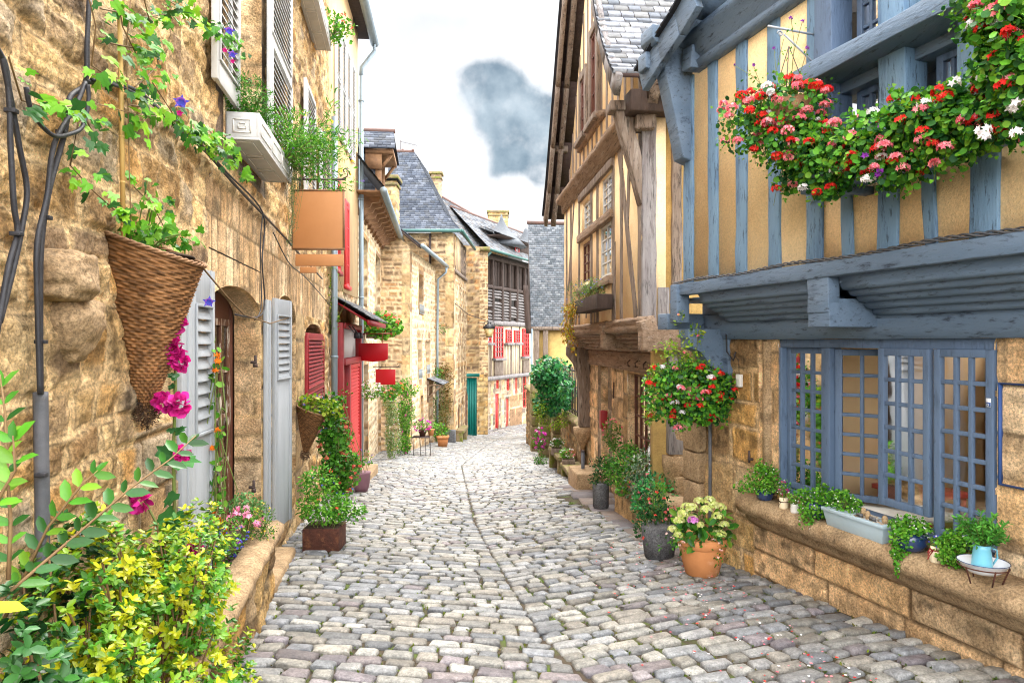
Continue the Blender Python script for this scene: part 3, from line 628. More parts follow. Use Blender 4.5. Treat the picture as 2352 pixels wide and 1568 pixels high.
    o['kind'] = 'stuff'; o['label'] = 'green moss and tiny weeds growing in the joints between cobbles'; o['category'] = 'moss'
    # worn flagstones in front of the troughs
    V = []; Fc = []; C = []; n = 0; yy = 6.9
    while yy < 13.2:
        d = rng.uniform(.5, .8); x0 = 1.16 + .03 * (10 - yy) * 4 + rng.uniform(-.04, .04); x1 = 2.85 - .085 * yy; xs_ = [x0] + sorted(rng.uniform(x0 + .3, x1 - .1, 1)) + [x1]
        for a, b in zip(xs_[:-1], xs_[1:]):
            g = .008; pts = [(a + g, yy + g), (b - g, yy + g), (b - g, yy + d - g), (a + g, yy + d - g)]; z = [gzf(*p) + .012 + rng.normal() * .004 for p in pts]
            c = np.array([(1, .95, .95), (.9, .9, .95), (1.1, 1.0, .9)][rng.randint(3)]) * rng.uniform(.85, 1.1)
            V += [(p[0], p[1], zz) for p, zz in zip(pts, z)] + [(p[0], p[1], zz - .04) for p, zz in zip(pts, z)]; Fc += [[n, n + 1, n + 2, n + 3]] + [[n + 4 + j, n + 4 + (j + 1) % 4, n + (j + 1) % 4, n + j] for j in range(4)]; C += [c] * 5; n += 8
        yy += d
    struct(mk('pavement', V, Fc, M['pave'], fcols=C))
    # fallen petals
    n = 260; Y = rng.uniform(3.9, 8, n); X = 2.5 - .1 * Y - np.abs(rng.normal(size=n)) * .45; ok = X < 4.05 - .3 * Y; X = X[ok]; Y = Y[ok]; n = len(X)
    o = leafmesh('fallen_petals', None, np.stack([X, Y, gz(X, Y) + .026], -1), rvec(rng, n) * (1, 1, .1), np.tile((0, 0, 1.), (n, 1)), rng.uniform(.010, .022, n), 'disc', pick(rng, FL['red'] + FL['white'] + FL['pink'], n), 'petal')
    o['kind'] = 'stuff'; o['label'] = 'red and white petals scattered on the cobbles beside the blue shop'; o['category'] = 'petals'
street()
# ------------------------------------------------------------------ near stone house on the left
def bpt(pl, px, n=0):
    u = pl.u(px, n); x, y, _ = pl.p(u, 0, n); return (x, y, gzf(x, y))
def stone_house():
    t = thing('stone_house', 'rough stone house with grey shutters, arched doorway and vines, nearest on the left', 'house', bpt(PA, 560))
    U = PA.u; S3 = (U(697), U(737), .15, 1.86, 1.66)
    d1 = (U(470), U(597), -.55, 2.04, 1.80); a2 = (U(630), U(677), .05, 2.12, 1.86)
    w1 = (U(512), U(598), 3.12, 5.5); w2 = (U(700), U(722), 3.5, 5.0, 4.7)
    zones = [(U(480) - .1, U(735) + .6, 1.95, 2.75, .9, .19, 'lowj', .008, (.34, .24, .13)), (d1[1] - .02, a2[0] + .02, -.8, 1.95, .42, .62, 'ashlar', .012, (.34, .26, .16)),
             (a2[1], S3[0], -.9, 1.95, .40, .6, 'ashlar', .012, (.34, .26, .16)), (w1[0] - .22, w1[1] + .2, 2.98, 5.7, .45, .4, 'grey', .004, (.3, .28, .24)),
             (U(300), U(475), -.9, 1.15, .40, .42, 'near', .03, (.5, .34, .17))]
    um = U(560)
    kw = dict(rh=.21, cw=.34, warp=.08, seed=3, pal='near', mortar=(.86, .64, .37), jw=.032, dep=.022, zones=zones)
    relief(t, 'wall', PA, 1.6, 3.4, -.4, 3.5, .009, rough=.020, clip=lambda u, z: ~((u > d1[0]) & (z < d1[3] + .2) & (z > d1[2])), **kw)
    relief(t, 'wall', PA, 1.6, 3.4, 3.5, 5.2, .04, rough=.03, **kw)
    relief(t, 'wall', PA, 3.4, w1[0] - .4, -1.2, 5.2, .0125, rough=.020, holes=[(d1[0], w1[0] - .4, d1[2], d1[3] - .0, d1[4])] if 0 else [], clip=lambda u, z: ~((u > d1[0]) & (z < d1[3] + .2) & (z > d1[2])), **kw)
    relief(t, 'wall', PA, w1[0] - .4, PAe, -2.0, 8.2, .026, rough=.024, holes=[(max(d1[0], w1[0] - .4), *d1[1:]), a2, S3, w1, w2] if 0 else [h for h in (d1, a2, S3, w1, w2) if h[0] > w1[0] - .4], clip=lambda u, z: ~((u < d1[1]) & (z > d1[2]) & (z < d1[3] + .2)) if d1[0] < w1[0] - .4 else u > -1, rev=.30, **kw)
    relief(t, 'doorway_wall', PA, d1[0] - .0, d1[1] + .0, d1[2], d1[3] + .2, .02, rough=.01, holes=[d1], rev=.24, **kw)
    relief(t, 'wall', PA, 1.6, w1[0] - .4, 5.2, 8.2, .06, rough=.02, **kw)
    part('wall_core', lambda m: (m.pbox(PA, 1.2, d1[0] - .3, -2.2, 8.2, -.5, -.06), m.pbox(PA, PAe - .3, PAe - .01, -2.2, 8.2, -.6, -.06)), 'granite', t)
    # doorway
    dr = thing  # noqa
    z0 = d1[2]; mb = MB(); zt = 2.02
    u0, u1 = d1[0], d1[1]
    mb.pbox(PA, u1 - .05, u1 + .01, z0, zt, -.42, -.24); mb.pbox(PA, u0, u0 + .09, z0, zt, -.42, -.24); mb.pbox(PA, u0 + .09, u1 - .09, 1.80, zt, -.42, -.25)
    frm = mb.build('door_frame', M['doorbrown'], t, bevel=.004)
    win(t, PA, u0 + .09, (u0 + u1) / 2, z0 + .02, 1.80, -.26, 2, 5, 'peel', fr=.07, bar=.03, name='door', gm='glassdk')
    win(t, PA, (u0 + u1) / 2, u1 - .05, z0 + .62, 1.80, -.25, 3, 4, 'peel', fr=.06, bar=.035, name='door', gm='glassdk')
    part('door_panel', lambda m: (m.pbox(PA, (u0 + u1) / 2, u1 - .05, z0 - .3, z0 + .62, -.40, -.26), m.pbox(PA, (u0 + u1) / 2 + .09, u1 - .16, z0 - .1, z0 + .5, -.36, -.33)), 'doorbrown', t, bevel=.006)
    part('curtain', lambda m: m.profile(PA, [(-.52 + .02 * ((i % 2) * 2 - 1) * (1 if k == 0 else 1) + (-.005 if k else 0), z) for k, (i, z) in enumerate([(0, z0), (0, 1.9), (1, 1.9), (1, z0)])], u0, u1, 6), 'curtain', t)
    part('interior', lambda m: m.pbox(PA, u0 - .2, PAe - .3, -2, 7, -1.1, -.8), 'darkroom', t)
    # shutters by the doors
    sz = [(1.02, 1.82)]
    def open_shutter(px, dx_, z0_, z1_, wd, lz, ang, fm='shutter', fr=.07, **k):
        u = U(px); x, y, _ = PA.p(u, 0, .03); pl = Plane(x, y, -.16 + math.sin(ang), 1 * math.cos(ang), 1); return shutter(t, pl, 0, wd, z0_, z1_, .02, .035, lz, fm, fr=fr, **k)
    open_shutter(397, 0, -.75, 2.04, .20, [], .0)
    open_shutter(422, 0, -.75, 2.07, .43, sz, .05, pitch=.075)
    open_shutter(601, 0, -.32, 2.0, .22, [], .0)
    open_shutter(621, 0, -.33, 2.04, .56, [(1.22, 1.86)], .14, pitch=.07)
    # the second arched window, grey leaf inside
    part('window_board', lambda m: m.pbox(PA, a2[0], a2[1], a2[2], a2[3], -.40, -.31), 'wooddk', t)
    shutter(t, PA, S3[0] + .03, S3[0] + .16, .2, 1.74, -.02, .03, [], 'white', fr=.04)
    shutter(t, PA, S3[0] + .18, S3[1] + .22, .18, 1.72, .03, .04, [(.30, .85), (.95, 1.62)], 'red', fr=.07, pitch=.055)
    # upstairs shutters
    shutter(t, PA, U(463), U(521), 3.36, 5.4, .10, .04, [(3.52, 4.35), (4.5, 5.3)], 'white', fr=.07, pitch=.06)
    shutter(t, PA, U(597), U(650), 3.36, 5.6, .10, .04, [(3.5, 4.4), (4.55, 5.5)], 'white', fr=.07, pitch=.06)
    shutter(t, PA, U(686), U(709), 3.3, 5.0, .10, .04, [(3.45, 4.9)], 'white', fr=.07, pitch=.06)
    shutter(t, PA, U(723), U(746), 3.3, 4.85, .10, .04, [(3.45, 4.75)], 'white', fr=.07, pitch=.06)
    win(t, PA, w1[0] + .04, w1[1] - .04, 3.2, 5.4, -.22, 2, 4, 'white', gm='glassdk')
    win(t, PA, w2[0] + .02, w2[1] - .02, 3.5, 4.9, -.22, 2, 3, 'white', gm='glassdk')
    # iron hinge pins
    for (px, z, n) in ((570, 1.42, .0), (566, .35, .0), (655, 1.35, .0)):
        u = U(px); part('hinge_pin', lambda m: (m.tube([PA.p(u, z, .02), PA.p(u, z, .07)], .014, 6), m.tube([PA.p(u, z - .03, .06), PA.p(u, z + .06, .06)], .012, 6), m.tube([PA.p(u, z - .045, .06), PA.p(u, z - .01, .06)], .02, 6)), 'iron', t)
    # corbel stones beside the basket
    rng = np.random.RandomState(4)
    def rock(name, u, z, n, ru, rz, rn, seed, mt='granite', flat=1.):
        th, ph = np.meshgrid(np.linspace(0, 2 * math.pi, 41)[:-1], np.linspace(.02, math.pi - .02, 24), indexing='ij')
        sx_, sy_, sz_ = np.sin(ph) * np.cos(th), np.sin(ph) * np.sin(th), np.cos(ph)
        def sq(v, e=.75): return np.sign(v) * np.abs(v) ** e
        nz = 1 + .55 * (fbm(th * 1.1 + seed, ph * 2.6, seed) - .5) * np.sin(ph) + .05 * (vn(th * 8 + seed, ph * 8, seed) - .5) * np.sin(ph)
        uu = u + ru * sq(sx_) * nz; nn = n + rn * sq(sy_) * nz; zz = z + rz * sq(sz_) * nz * (1 + .0 * uu)
        if name == 'lower_corbel_stone': k_ = np.clip((zz - (z - rz)) / (2 * rz), 0, 1); uu = u + (uu - u) * (.45 + .6 * k_); nn = n + (nn - n) * (.5 + .6 * k_)
        V = np.stack([PA.o[0] + PA.d[0] * uu + PA.n[0] * nn, PA.o[1] + PA.d[1] * uu + PA.n[1] * nn, zz], -1).reshape(-1, 3); i = np.arange(40 * 24).reshape(40, 24); i2 = np.roll(i, -1, 0)
        mk(name, V, np.stack([i[:, :-1], i2[:, :-1], i2[:, 1:], i[:, 1:]], -1).reshape(-1, 4), M[mt], t, smooth=True)
    ua, za = PA.hit(168, 634, .08)
    rock('corbel_stone', ua, za, .05, .13, .10, .11, 2)
    rock('lower_corbel_stone', ua + .12, za - .205, .03, .17, .13, .11, 7)
    # plaster house next door follows
stone_house()
def plaster_house():
    t = thing('plaster_house', 'tall ochre plaster house with red shopfront between stone houses', 'house', bpt(PB, 790)); U = PB.u
    ue = U(819); z = PB.z
    rw = [(U(764), U(777), 2.95, 4.72), (U(787), U(797), 2.75, 4.5)]
    relief(t, 'stone_plinth', PB, 0, ue, -2.2, 2.65, .05, rh=.25, cw=.4, warp=.04, seed=8, pal='pale', mortar=(.6, .5, .36), dep=.02, n0=0)
    us = np.linspace(0, ue, 30); zs = np.linspace(2.6, 8.75, 60)
    def pl_wall(m):
        e = [2.6] ; m.pbox(PB, 0.0, ue, 2.6, 8.75, -.35, .03)
    part('plaster_wall', pl_wall, 'plasterB', t)
    for k, (a, b, c, d) in enumerate(rw):
        part('window_frame', lambda m: (m.pbox(PB, a, a + .12, c, d, .03, .06), m.pbox(PB, b - .12, b, c, d, .03, .06), m.pbox(PB, a + .12, b - .12, d - .12, d, .03, .06), m.pbox(PB, a - .05, b + .05, c - .08, c, .03, .09)), 'redbright' if k else 'red', t)
        win(t, PB, a + .12, b - .12, c, d - .12, .07, 2, 4, 'redbright', fr=.05, gm='glassdk')
    for px, w_ in ((762, 1), (775, 1), (787, 1), (799, 1)):
        u = U(px); shutter(t, PB, u, u + .50, 5.5, 7.6, .09, .04, [(5.65, 6.5), (6.6, 7.5)], 'white', fr=.06, pitch=.07)
    for a in (764, 788):
        part('upstairs_window', lambda m: m.pbox(PB, U(a) + .55, U(a) + .95, 5.5, 7.6, .03, .045), 'dark', t)
    part('gutter', lambda m: m.tube([PB.p(-.2, 8.75, .38), PB.p(ue + .35, 8.7, .38)], .10, 10), 'zinc', t, smooth=True)
    part('eave', lambda m: (m.pbox(PB, -3, ue + .25, 8.75, 8.9, -.3, .33)), 'wooddk', t)
    slates('roof', t, PB.p(-3, 8.9, .4), PB.p(ue + .3, 8.9, .4), PB.p(ue + .3, 11.5, -2.3), PB.p(-3, 11.5, -2.3), seed=2)
    part('downpipe', lambda m: (m.tube([PB.p(ue + .2, 8.65, .38), PB.p(ue + .2, 8.45, .38), PB.p(ue + .05, 8.0, .10), PB.p(ue + .05, 7.8, .10)], .055, 8), m.tube([PB.p(ue + .05, 7.8, .10), PB.p(ue + .05, -1.3, .10)], .055, 8),
         *[m.tube([PB.p(ue + .05, q, .10), PB.p(ue + .05, q + .05, .10)], .066, 8) for q in (7.2, 4.9, 2.6, .5)]), 'zinc', t, smooth=True)
    part('downpipe', lambda m: (m.tube([PB.p(.02, 5.6, .12), PB.p(.02, -1.15, .12)], .055, 8), *[m.tube([PB.p(.02, q, .12), PB.p(.02, q + .05, .12)], .066, 8) for q in (5.3, 3.0, 1.3, .1)]), 'zinc', t, smooth=True)
    # red shopfront
    s0, s1 = U(762), U(810); zb = -1.15; n1 = .20
    part('shopfront', lambda m: (m.pbox(PB, s0, s0 + .18, zb, 1.95, .0, n1), m.pbox(PB, s1 - .14, s1, zb, 1.95, 0, n1), m.pbox(PB, s0 + .18, s1 - .14, 1.15, 1.27, 0, n1 + .03), m.pbox(PB, s0 + .18, s1 - .14, 1.85, 1.95, 0, n1 + .03),
         m.pbox(PB, s0 + .9, s0 + 1.05, zb, 1.15, 0, n1), m.pbox(PB, s0 + .18, s0 + .9, zb, -.45, .0, n1 - .05), m.pbox(PB, s0 + .3, s0 + .8, -.4, 1.05, .0, n1 - .09)), 'red', t, bevel=.01)
    part('transom_window', lambda m: m.pbox(PB, s0 + .18, s1 - .14, 1.27, 1.85, .06, .08), 'curtain', t)
    shutter(t, PB, s0 + 1.05, s1 - .16, zb + .1, 1.13, n1 - .02, .04, [(zb + .7, 1.05)], 'redbright', fr=.10, pitch=.07)
    def canopy(m):
        for i in range(9):
            a = s0 - .15 + (s1 - s0 + .5) * i / 9; b = s0 - .15 + (s1 - s0 + .5) * (i + 1) / 9 - .02
            m.boxc([PB.p(a, 2.35, .02), PB.p(b, 2.35, .02), PB.p(b, 1.95, .66), PB.p(a, 1.95, .66), PB.p(a, 2.39, .02), PB.p(b, 2.39, .02), PB.p(b, 1.99, .66), PB.p(a, 1.99, .66)])
        m.pbox(PB, s0 - .17, s1 + .37, 1.9, 2.0, .66, .70)
    part('canopy', canopy, 'red', t)
    slates('canopy_roof', t, PB.p(s0 - .2, 2.03, .74), PB.p(s1 + .4, 2.03, .74), PB.p(s1 + .4, 2.46, .02), PB.p(s0 - .2, 2.46, .02), seed=4, pal=SLG)
    for q in (.3, .75):
        x = s0 + q + .1
        part('spotlight', lambda m: (m.tube([PB.p(x, 1.9, .25), PB.p(x, 1.78, .34)], .012, 6), m.lathe(PB.p(x, 1.66, .40), [(.02, .12), (.05, .10), (.06, 0), (.05, 0)], 10)), 'black', t)
    x = s1 + .05
    part('wall_lamp', lambda m: (m.tube([PB.p(x, 1.5, .1), PB.p(x, 1.5, .34)], .012, 6), m.lathe(PB.p(x, 1.36, .38), [(.02, .14), (.06, .10), (.07, 0), (.05, 0)], 10)), 'black', t)
    part('step', lambda m: m.pbox(PB, s0 - .25, s1 + .1, -1.6, zb, 0, .55), 'granite', t, bevel=.02)
plaster_house()

def house_c():
    t = thing('low_stone_house', 'pale rubble stone house with curved wooden eave brackets and slate dormer', 'house', bpt(PC, 860)); U = PC.u
    ue = 7.4; zt = 4.75; w = [(U(832), U(843), 2.5, 4.25), (U(862), U(872), 2.5, 4.25)]
    dr = [(U(838) - .3, U(842) + .3, -1.9, 1.0), (U(868), U(874), -1.9, 1.2)]
    zones = [(a - .25, b + .25, c - .25, d + .3, .45, .5, 'pale', .006, (.6, .5, .36)) for a, b, c, d in w + dr]
    relief(t, 'wall', PC, -.4, ue, -2.6, zt, .04, rh=.17, cw=.24, warp=.06, seed=11, pal='pale', mortar=(.62, .51, .36), jw=.05, dep=.02, holes=w + dr, rev=.25, zones=zones, matl='stonefar')
    for q in w: win(t, PC, q[0] + .02, q[1] - .02, q[2], q[3], -.2, 2, 4, 'white', gm='glassdk')
    for q in dr: part('door', lambda m: (m.pbox(PC, q[0], q[1], q[2], q[3], -.28, -.2), *[m.pbox(PC, q[0] + .1 + i * .22, q[0] + .26 + i * .22, q[2] + .1, q[3] - .1, -.2, -.185) for i in range(int((q[1] - q[0] - .1) / .22))]), 'woodgrey', t)
    part('eave_board', lambda m: m.pbox(PC, -.3, ue + .3, zt + .28, zt + .34, -.2, .56), 'bracket', t)
    for i in range(11):
        u = .2 + i * .68
        part('bracket', lambda m: m.boxc and m.add([PC.p(u + a, z, n) for a in (-.07, .07) for (n, z) in ((0, zt + .28), (.52, zt + .28), (.50, zt + .16), (.33, zt + .13), (.28, zt + .02), (.14, zt - .02), (.10, zt - .13), (0, zt - .16))],
            [tuple(range(8)), tuple(range(15, 7, -1))] + [(j, (j + 1) % 8 + 8 * 0, (j + 1) % 8 + 8, j + 8) for j in range(8)]), 'bracket', t)
    part('gutter', lambda m: m.tube([PC.p(-.4, zt + .32, .64), PC.p(ue + .5, zt + .30, .64)], .085, 8), 'zinc', t, smooth=True)
    part('downpipe', lambda m: m.tube([PC.p(ue + .3, zt + .2, .64), PC.p(ue + .3, zt + .0, .62), PC.p(ue - .05, zt - .4, .12), PC.p(ue - .1, zt - .8, .10), PC.p(ue - .1, 1.0, .10), PC.p(ue - .1, -2.2, .10)], .05, 8), 'zinc', t, smooth=True)
    slates('roof', t, PC.p(-.4, zt + .40, .66), PC.p(ue + .5, zt + .40, .66), PC.p(ue + .5, zt + 3.4, -1.8), PC.p(-.4, zt + 3.4, -1.8), seed=6)
    # dormer
    a, b = 1.9, 3.1; nf = .30; z0, z1 = zt + .75, zt + 1.75
    def cheeks(m): m.pbox(PC, a, a + .06, zt + .4, z1, -1.6, nf - .05); m.pbox(PC, b - .06, b, zt + .4, z1, -1.6, nf - .05)
    # cheek slates facing the camera
    slates('dormer_cheek', t, PC.p(a - .01, zt + .4, -1.6), PC.p(a - .01, zt + .4, nf - .05), PC.p(a - .01, z1, nf - .05), PC.p(a - .01, z1, -1.6), tw=.18, th=.14, seed=8)
    dm = part('dormer', cheeks, 'wooddk', t)
    part('dormer_frame', lambda m: (m.pbox(PC, a - .06, a + .10, z0 - .5, z1, nf - .05, nf + .10), m.pbox(PC, b - .10, b + .06, z0 - .5, z1, nf - .05, nf + .10), m.pbox(PC, a - .15, b + .15, z1, z1 + .12, nf - .3, nf + .42), m.pbox(PC, a + .1, b - .1, z0 - .5, z0 - .05, nf - .05, nf + .06),
        m.pbox(PC, a - .12, a - .04, z1 - .4, z1, nf - .3, nf + .12), m.beam(PC.p(a, z1 - .38, nf + .08), PC.p(a, z1, nf + .36), .07, .08, PC.D3, .0), m.beam(PC.p(b, z1 - .38, nf + .08), PC.p(b, z1, nf + .36), .07, .08, PC.D3, .0)), 'bracket', t)
    win(t, PC, a + .1, b - .1, z0 - .05, z1, nf, 2, 3, 'bracket', gm='glassdk')
    slates('dormer_roof', t, PC.p(a - .25, z1 + .12, -1.6), PC.p(a - .25, z1 + .12, nf + .48), PC.p((a + b) / 2, z1 + .80, nf + .38), PC.p((a + b) / 2, z1 + .80, -1.6), tw=.2, th=.14, seed=9)
    slates('dormer_roof', t, PC.p(b + .25, z1 + .12, nf + .48), PC.p(b + .25, z1 + .12, -1.6), PC.p((a + b) / 2, z1 + .80, -1.6), PC.p((a + b) / 2, z1 + .80, nf + .38), tw=.2, th=.14, seed=10)
    part('dormer_ridge', lambda m: m.tube([PC.p((a + b) / 2, z1 + .81, -1.6), PC.p((a + b) / 2, z1 + .81, nf + .42)], .06, 8), 'foam', t, smooth=True)
house_c()
def chimney(t, x0, x1, y0, y1, z0, z1, seed, pal='warm', cap='mossstone'):
    P1 = Plane(x0, y0, 1, 0, 1); rngz = z1 - z0
    o = relief(t, 'chimney', P1, 0, x1 - x0, z0, z1, .06, rh=.18, cw=.3, warp=.03, seed=seed, pal=pal, dep=.015, matl='stonefar')
    P2 = Plane(x1, y0, 0, 1, 1); relief(o, 'chimney_side', P2, 0, y1 - y0, z0, z1, .06, rh=.18, cw=.3, warp=.03, seed=seed + 1, pal=pal, dep=.015, matl='stonefar')
    P3 = Plane(x0, y1, 0, -1, 1); relief(o, 'chimney_side', P3, 0, y1 - y0, z0, z1, .06, rh=.18, cw=.3, warp=.03, seed=seed + 1, pal=pal, dep=.015, matl='stonefar')
    mb = MB(); mb.box(x0 - .06, x1 + .06, y0 - .06, y1 + .06, z1 - .22, z1 - .12); mb.box(x0 - .1, x1 + .1, y0 - .1, y1 + .1, z1, z1 + .12)
    mb.build('chimney_cap', M[cap], o, bevel=.02)
def house_d():
    t = thing('quoined_stone_house', 'stone house with corner quoins, tall windows and a small slate door canopy', 'house', bpt(PD, 960)); U = PD.u
    zt = 4.62; ue = 5.3
    w = [(U(962), U(972), 2.55, 4.0), (U(962) - .2, U(968), -.1 + .35, 1.65), (U(978), U(986), .35, 1.6), (U(966), U(972), -1.95, -.35)]
    dr = [(U(984), U(992) + .1, -2.7, -.15)]
    zones = [(-.1, .35, -2.6, zt, .42, .8, 'pale', .01, (.55, .45, .3))] + [(a - .18, b + .18, c - .2, d + .32, .45, .5, 'pale', .006, (.6, .5, .36)) for a, b, c, d in w + dr]
    relief(t, 'wall', PD, 0, ue, -3, zt, .045, rh=.19, cw=.28, warp=.05, seed=21, pal='pale', mortar=(.60, .48, .33), jw=.05, dep=.02, holes=w + dr, rev=.22, zones=zones, matl='stonefar')
    for q in w: win(t, PD, q[0] + .02, q[1] - .02, q[2], q[3], -.18, 2, 4, 'white', gm='glassdk')
    for q in w[1:3] + w[:1]: part('window_railing', lambda m: (m.tube([PD.p(q[0], q[2] + .35, .04), PD.p(q[1], q[2] + .35, .04)], .014, 4), m.tube([PD.p(q[0], q[2] + .05, .04), PD.p(q[1], q[2] + .05, .04)], .014, 4), *[m.tube([PD.p(q[0] + (q[1] - q[0]) * k / 6, q[2] + .05, .04), PD.p(q[0] + (q[1] - q[0]) * k / 6, q[2] + .35, .04)], .010, 4) for k in range(7)]), 'zinc', t)
    part('door', lambda m: m.pbox(PD, dr[0][0], dr[0][1], -2.7, -.15, -.2, -.14), 'woodgrey', t)
    rk = .79
    relief(t, 'gable_wall', PDf, 0, 3.4, -3, 7.4, .035, rh=.17, cw=.34, warp=.06, seed=22, pal='rubble', mortar=(.66, .50, .32), jw=.05, dep=.02, clip=lambda u, z: z < zt + .12 + rk * u, zones=[(0, .26, -2.6, zt, .42, .75, 'ashlar', .012, (.45, .35, .22))], matl='stonefar')
    slates('roof', t, PD.p(-.15, zt + .1, .42), PD.p(ue + .2, zt + .1, .42), PD.p(ue + .2, zt + 3.2, -3.4), PD.p(-.15, zt + 3.2, -3.4), seed=23)
    part('verge_board', lambda m: m.boxc([PD.p(-.17, zt + .0, .40), PD.p(-.10, zt + .0, .40), PD.p(-.10, zt + 3.1, -3.4), PD.p(-.17, zt + 3.1, -3.4), PD.p(-.17, zt + .09, .40), PD.p(-.10, zt + .09, .40), PD.p(-.10, zt + 3.19, -3.4), PD.p(-.17, zt + 3.19, -3.4)]), 'wooddk', t)
    part('gutter', lambda m: m.tube([PD.p(-.2, zt + .1, .46), PD.p(ue + .2, zt + .05, .46)], .075, 8), 'zinc', t, smooth=True)
    part('downpipe', lambda m: m.tube([PD.p(ue, zt, .46), PD.p(ue, zt - .2, .44), PD.p(ue - .1, zt - .5, .12), PD.p(ue - .1, 2.0, .10), PD.p(ue - .1, -2.6, .10)], .05, 8), 'zinc', t, smooth=True)
    q = dr[0]
    slates('door_canopy', t, PD.p(q[0] - .4, -.02, .62), PD.p(q[1] + .4, -.02, .62), PD.p(q[1] + .4, .22, .02), PD.p(q[0] - .4, .22, .02), seed=24, pal=SLG)
    part('canopy_strut', lambda m: (m.beam(PD.p(q[0] - .3, -.55, .04), PD.p(q[0] - .3, -.08, .52), .06, .06, PD.D3, 0), m.beam(PD.p(q[0] - .3, -.05, .0), PD.p(q[0] - .3, -.05, .6), .06, .06, (0, 0, 1), 0), m.beam(PD.p(q[0] - .3, -.7, .04), PD.p(q[0] - .3, .1, .04), .06, .06, PD.N3, 0)), 'woodh', t)
    chimney(t, -4.62, -3.9, 22.9, 23.6, 4.9, 7.05, 25)
    part('chimney_flashing', lambda m: m.box(-4.7, -3.82, 22.82, 23.68, 7.0, 7.12), 'slate', t)
house_d()
def house_e():
    t = thing('hip_roofed_stone_house', 'tall narrow stone house with steep hipped slate roof and ivy at its foot', 'house', bpt(PE, 1055)); U = PE.u
    ue = 4.6; zt = 6.05
    w = [(U(1055), U(1058), 1.9, 4.0), (U(1063), U(1065.5), 1.9, 3.9), (U(1071), U(1073), 1.9, 3.9), (U(1052), U(1055), -.35, 1.5), (U(1059), U(1062), -.3, 1.5), (U(1066), U(1068.5), -.3, 1.5)]
    w = [(a, b, c, d, d - .15) if c < 0 else (a, b, c, d) for a, b, c, d in w]
    dr = [(U(1051), U(1056), -3.0, -1.1, -1.4), (U(1059), U(1063), -2.6, -.9, -1.2), (U(1068), U(1074), -3.2, -.8, -1.2)]
    relief(t, 'wall', PE, 0, ue, -3.6, zt, .06, rh=.22, cw=.3, warp=.04, seed=31, pal='pale', mortar=(.6, .48, .32), jw=.035, dep=.02, holes=w + dr, rev=.2, matl='stonefar', zones=[(0, .5, -3, zt, .45, .8, 'pale', .01, (.5, .4, .28))])
    for q in w: part('window', lambda m: m.pbox(PE, q[0], q[1], q[2], q[3], -.2, -.14), 'dark', t)
    for q in dr: part('door', lambda m: m.pbox(PE, q[0], q[1], q[2], q[3], -.1, -.04), 'doorbrown' if q is not dr[1] else 'woodgrey', t)
    relief(t, 'side_wall', PEf, 0, 3.4, -3.6, zt, .04, rh=.20, cw=.38, warp=.08, seed=32, pal='rubble', mortar=(.56, .41, .25), jw=.055, dep=.025, zones=[(0, .32, -3.2, zt, .45, .8, 'ashlar', .012, (.45, .35, .22))], matl='stonefar')
    eL = (-5.3, 27.7, 6.12); eR = (-2.08, 27.7, 6.12); rL = (-5.3, 29.6, 9.85); rR = (-4.25, 29.7, 9.85); eB = (-1.85, 33.0, 6.12); rB = (-4.1, 33, 9.85)
    mL = (-5.3, 28.35, 6.95); mR = (-2.78, 28.35, 6.95); mB = (-2.6, 33, 6.95)
    slates('roof', t, eL, eR, mR, mL, tw=.2, th=.13, seed=33); slates('roof', t, mL, mR, rR, rL, tw=.2, th=.13, seed=34)
    slates('roof', t, eR, eB, mB, mR, seed=35); slates('roof', t, mR, mB, rB, rR, seed=36)
    part('ridge_tiles', lambda m: (m.tube([rL, rR], .07, 8), *[m.lathe((x, 29.65, 9.86), [(.05, 0), (.06, .06), (.02, .10)], 8) for x in (-5.2, -4.75, -4.3)]), 'foam', t)
    part('gutter', lambda m: (m.tube([(-5.2, 27.62, 6.08), (-2.05, 27.62, 6.08)], .07, 8), m.tube([(-2.02, 27.65, 6.08), (-1.8, 33, 6.05)], .07, 8)), 'greenpipe', t)
    part('downpipe', lambda m: m.tube([(-3.35, 27.9, 6.0), (-3.35, 27.9, 3.6), (-3.75, 27.9, 3.2), (-3.75, 27.9, -2.3)], .055, 8), 'iron', t, smooth=True)
    part('tv_antenna', lambda m: (m.tube([(-4.85, 29.7, 9.8), (-4.85, 29.7, 10.35)], .012, 4), m.tube([(-4.9, 29.7, 10.3), (-4.15, 29.7, 10.12)], .008, 4), *[m.tube([(-4.8 + k * .09, 29.6, 10.27 - k * .02), (-4.8 + k * .09, 29.8, 10.27 - k * .02)], .006, 4) for k in range(8)]), 'iron', t)
    part('plinth_stone', lambda m: m.box(-2.7, -2.3, 27.6, 28.0, -3.2, -2.0), 'dkgranite', t, bevel=.03)
    part('wall_bench', lambda m: (m.pbox(PE, .5, 2.3, -2.25, -2.1, 0, .35), m.pbox(PE, .5, .7, -3.2, -2.25, 0, .3), m.pbox(PE, 2.1, 2.3, -3.2, -2.25, 0, .3)), 'mossstone', t, bevel=.02)
    part('timber_band', lambda m: [m.beam(PE.p(.5 + .45 * k, 4.6, .02), PE.p(.6 + .45 * k, 5.95, .02), .12, .05, PE.N3, .01) for k in range(9)] and m.beam(PE.p(.2, 4.5, .04), PE.p(4.5, 4.5, .04), .16, .08, PE.N3, .01), 'wood', t)
    part('plaster_band', lambda m: m.pbox(PE, .45, 2.2, 4.5, 6.0, .0, .035), 'plasterH', t)
house_e()
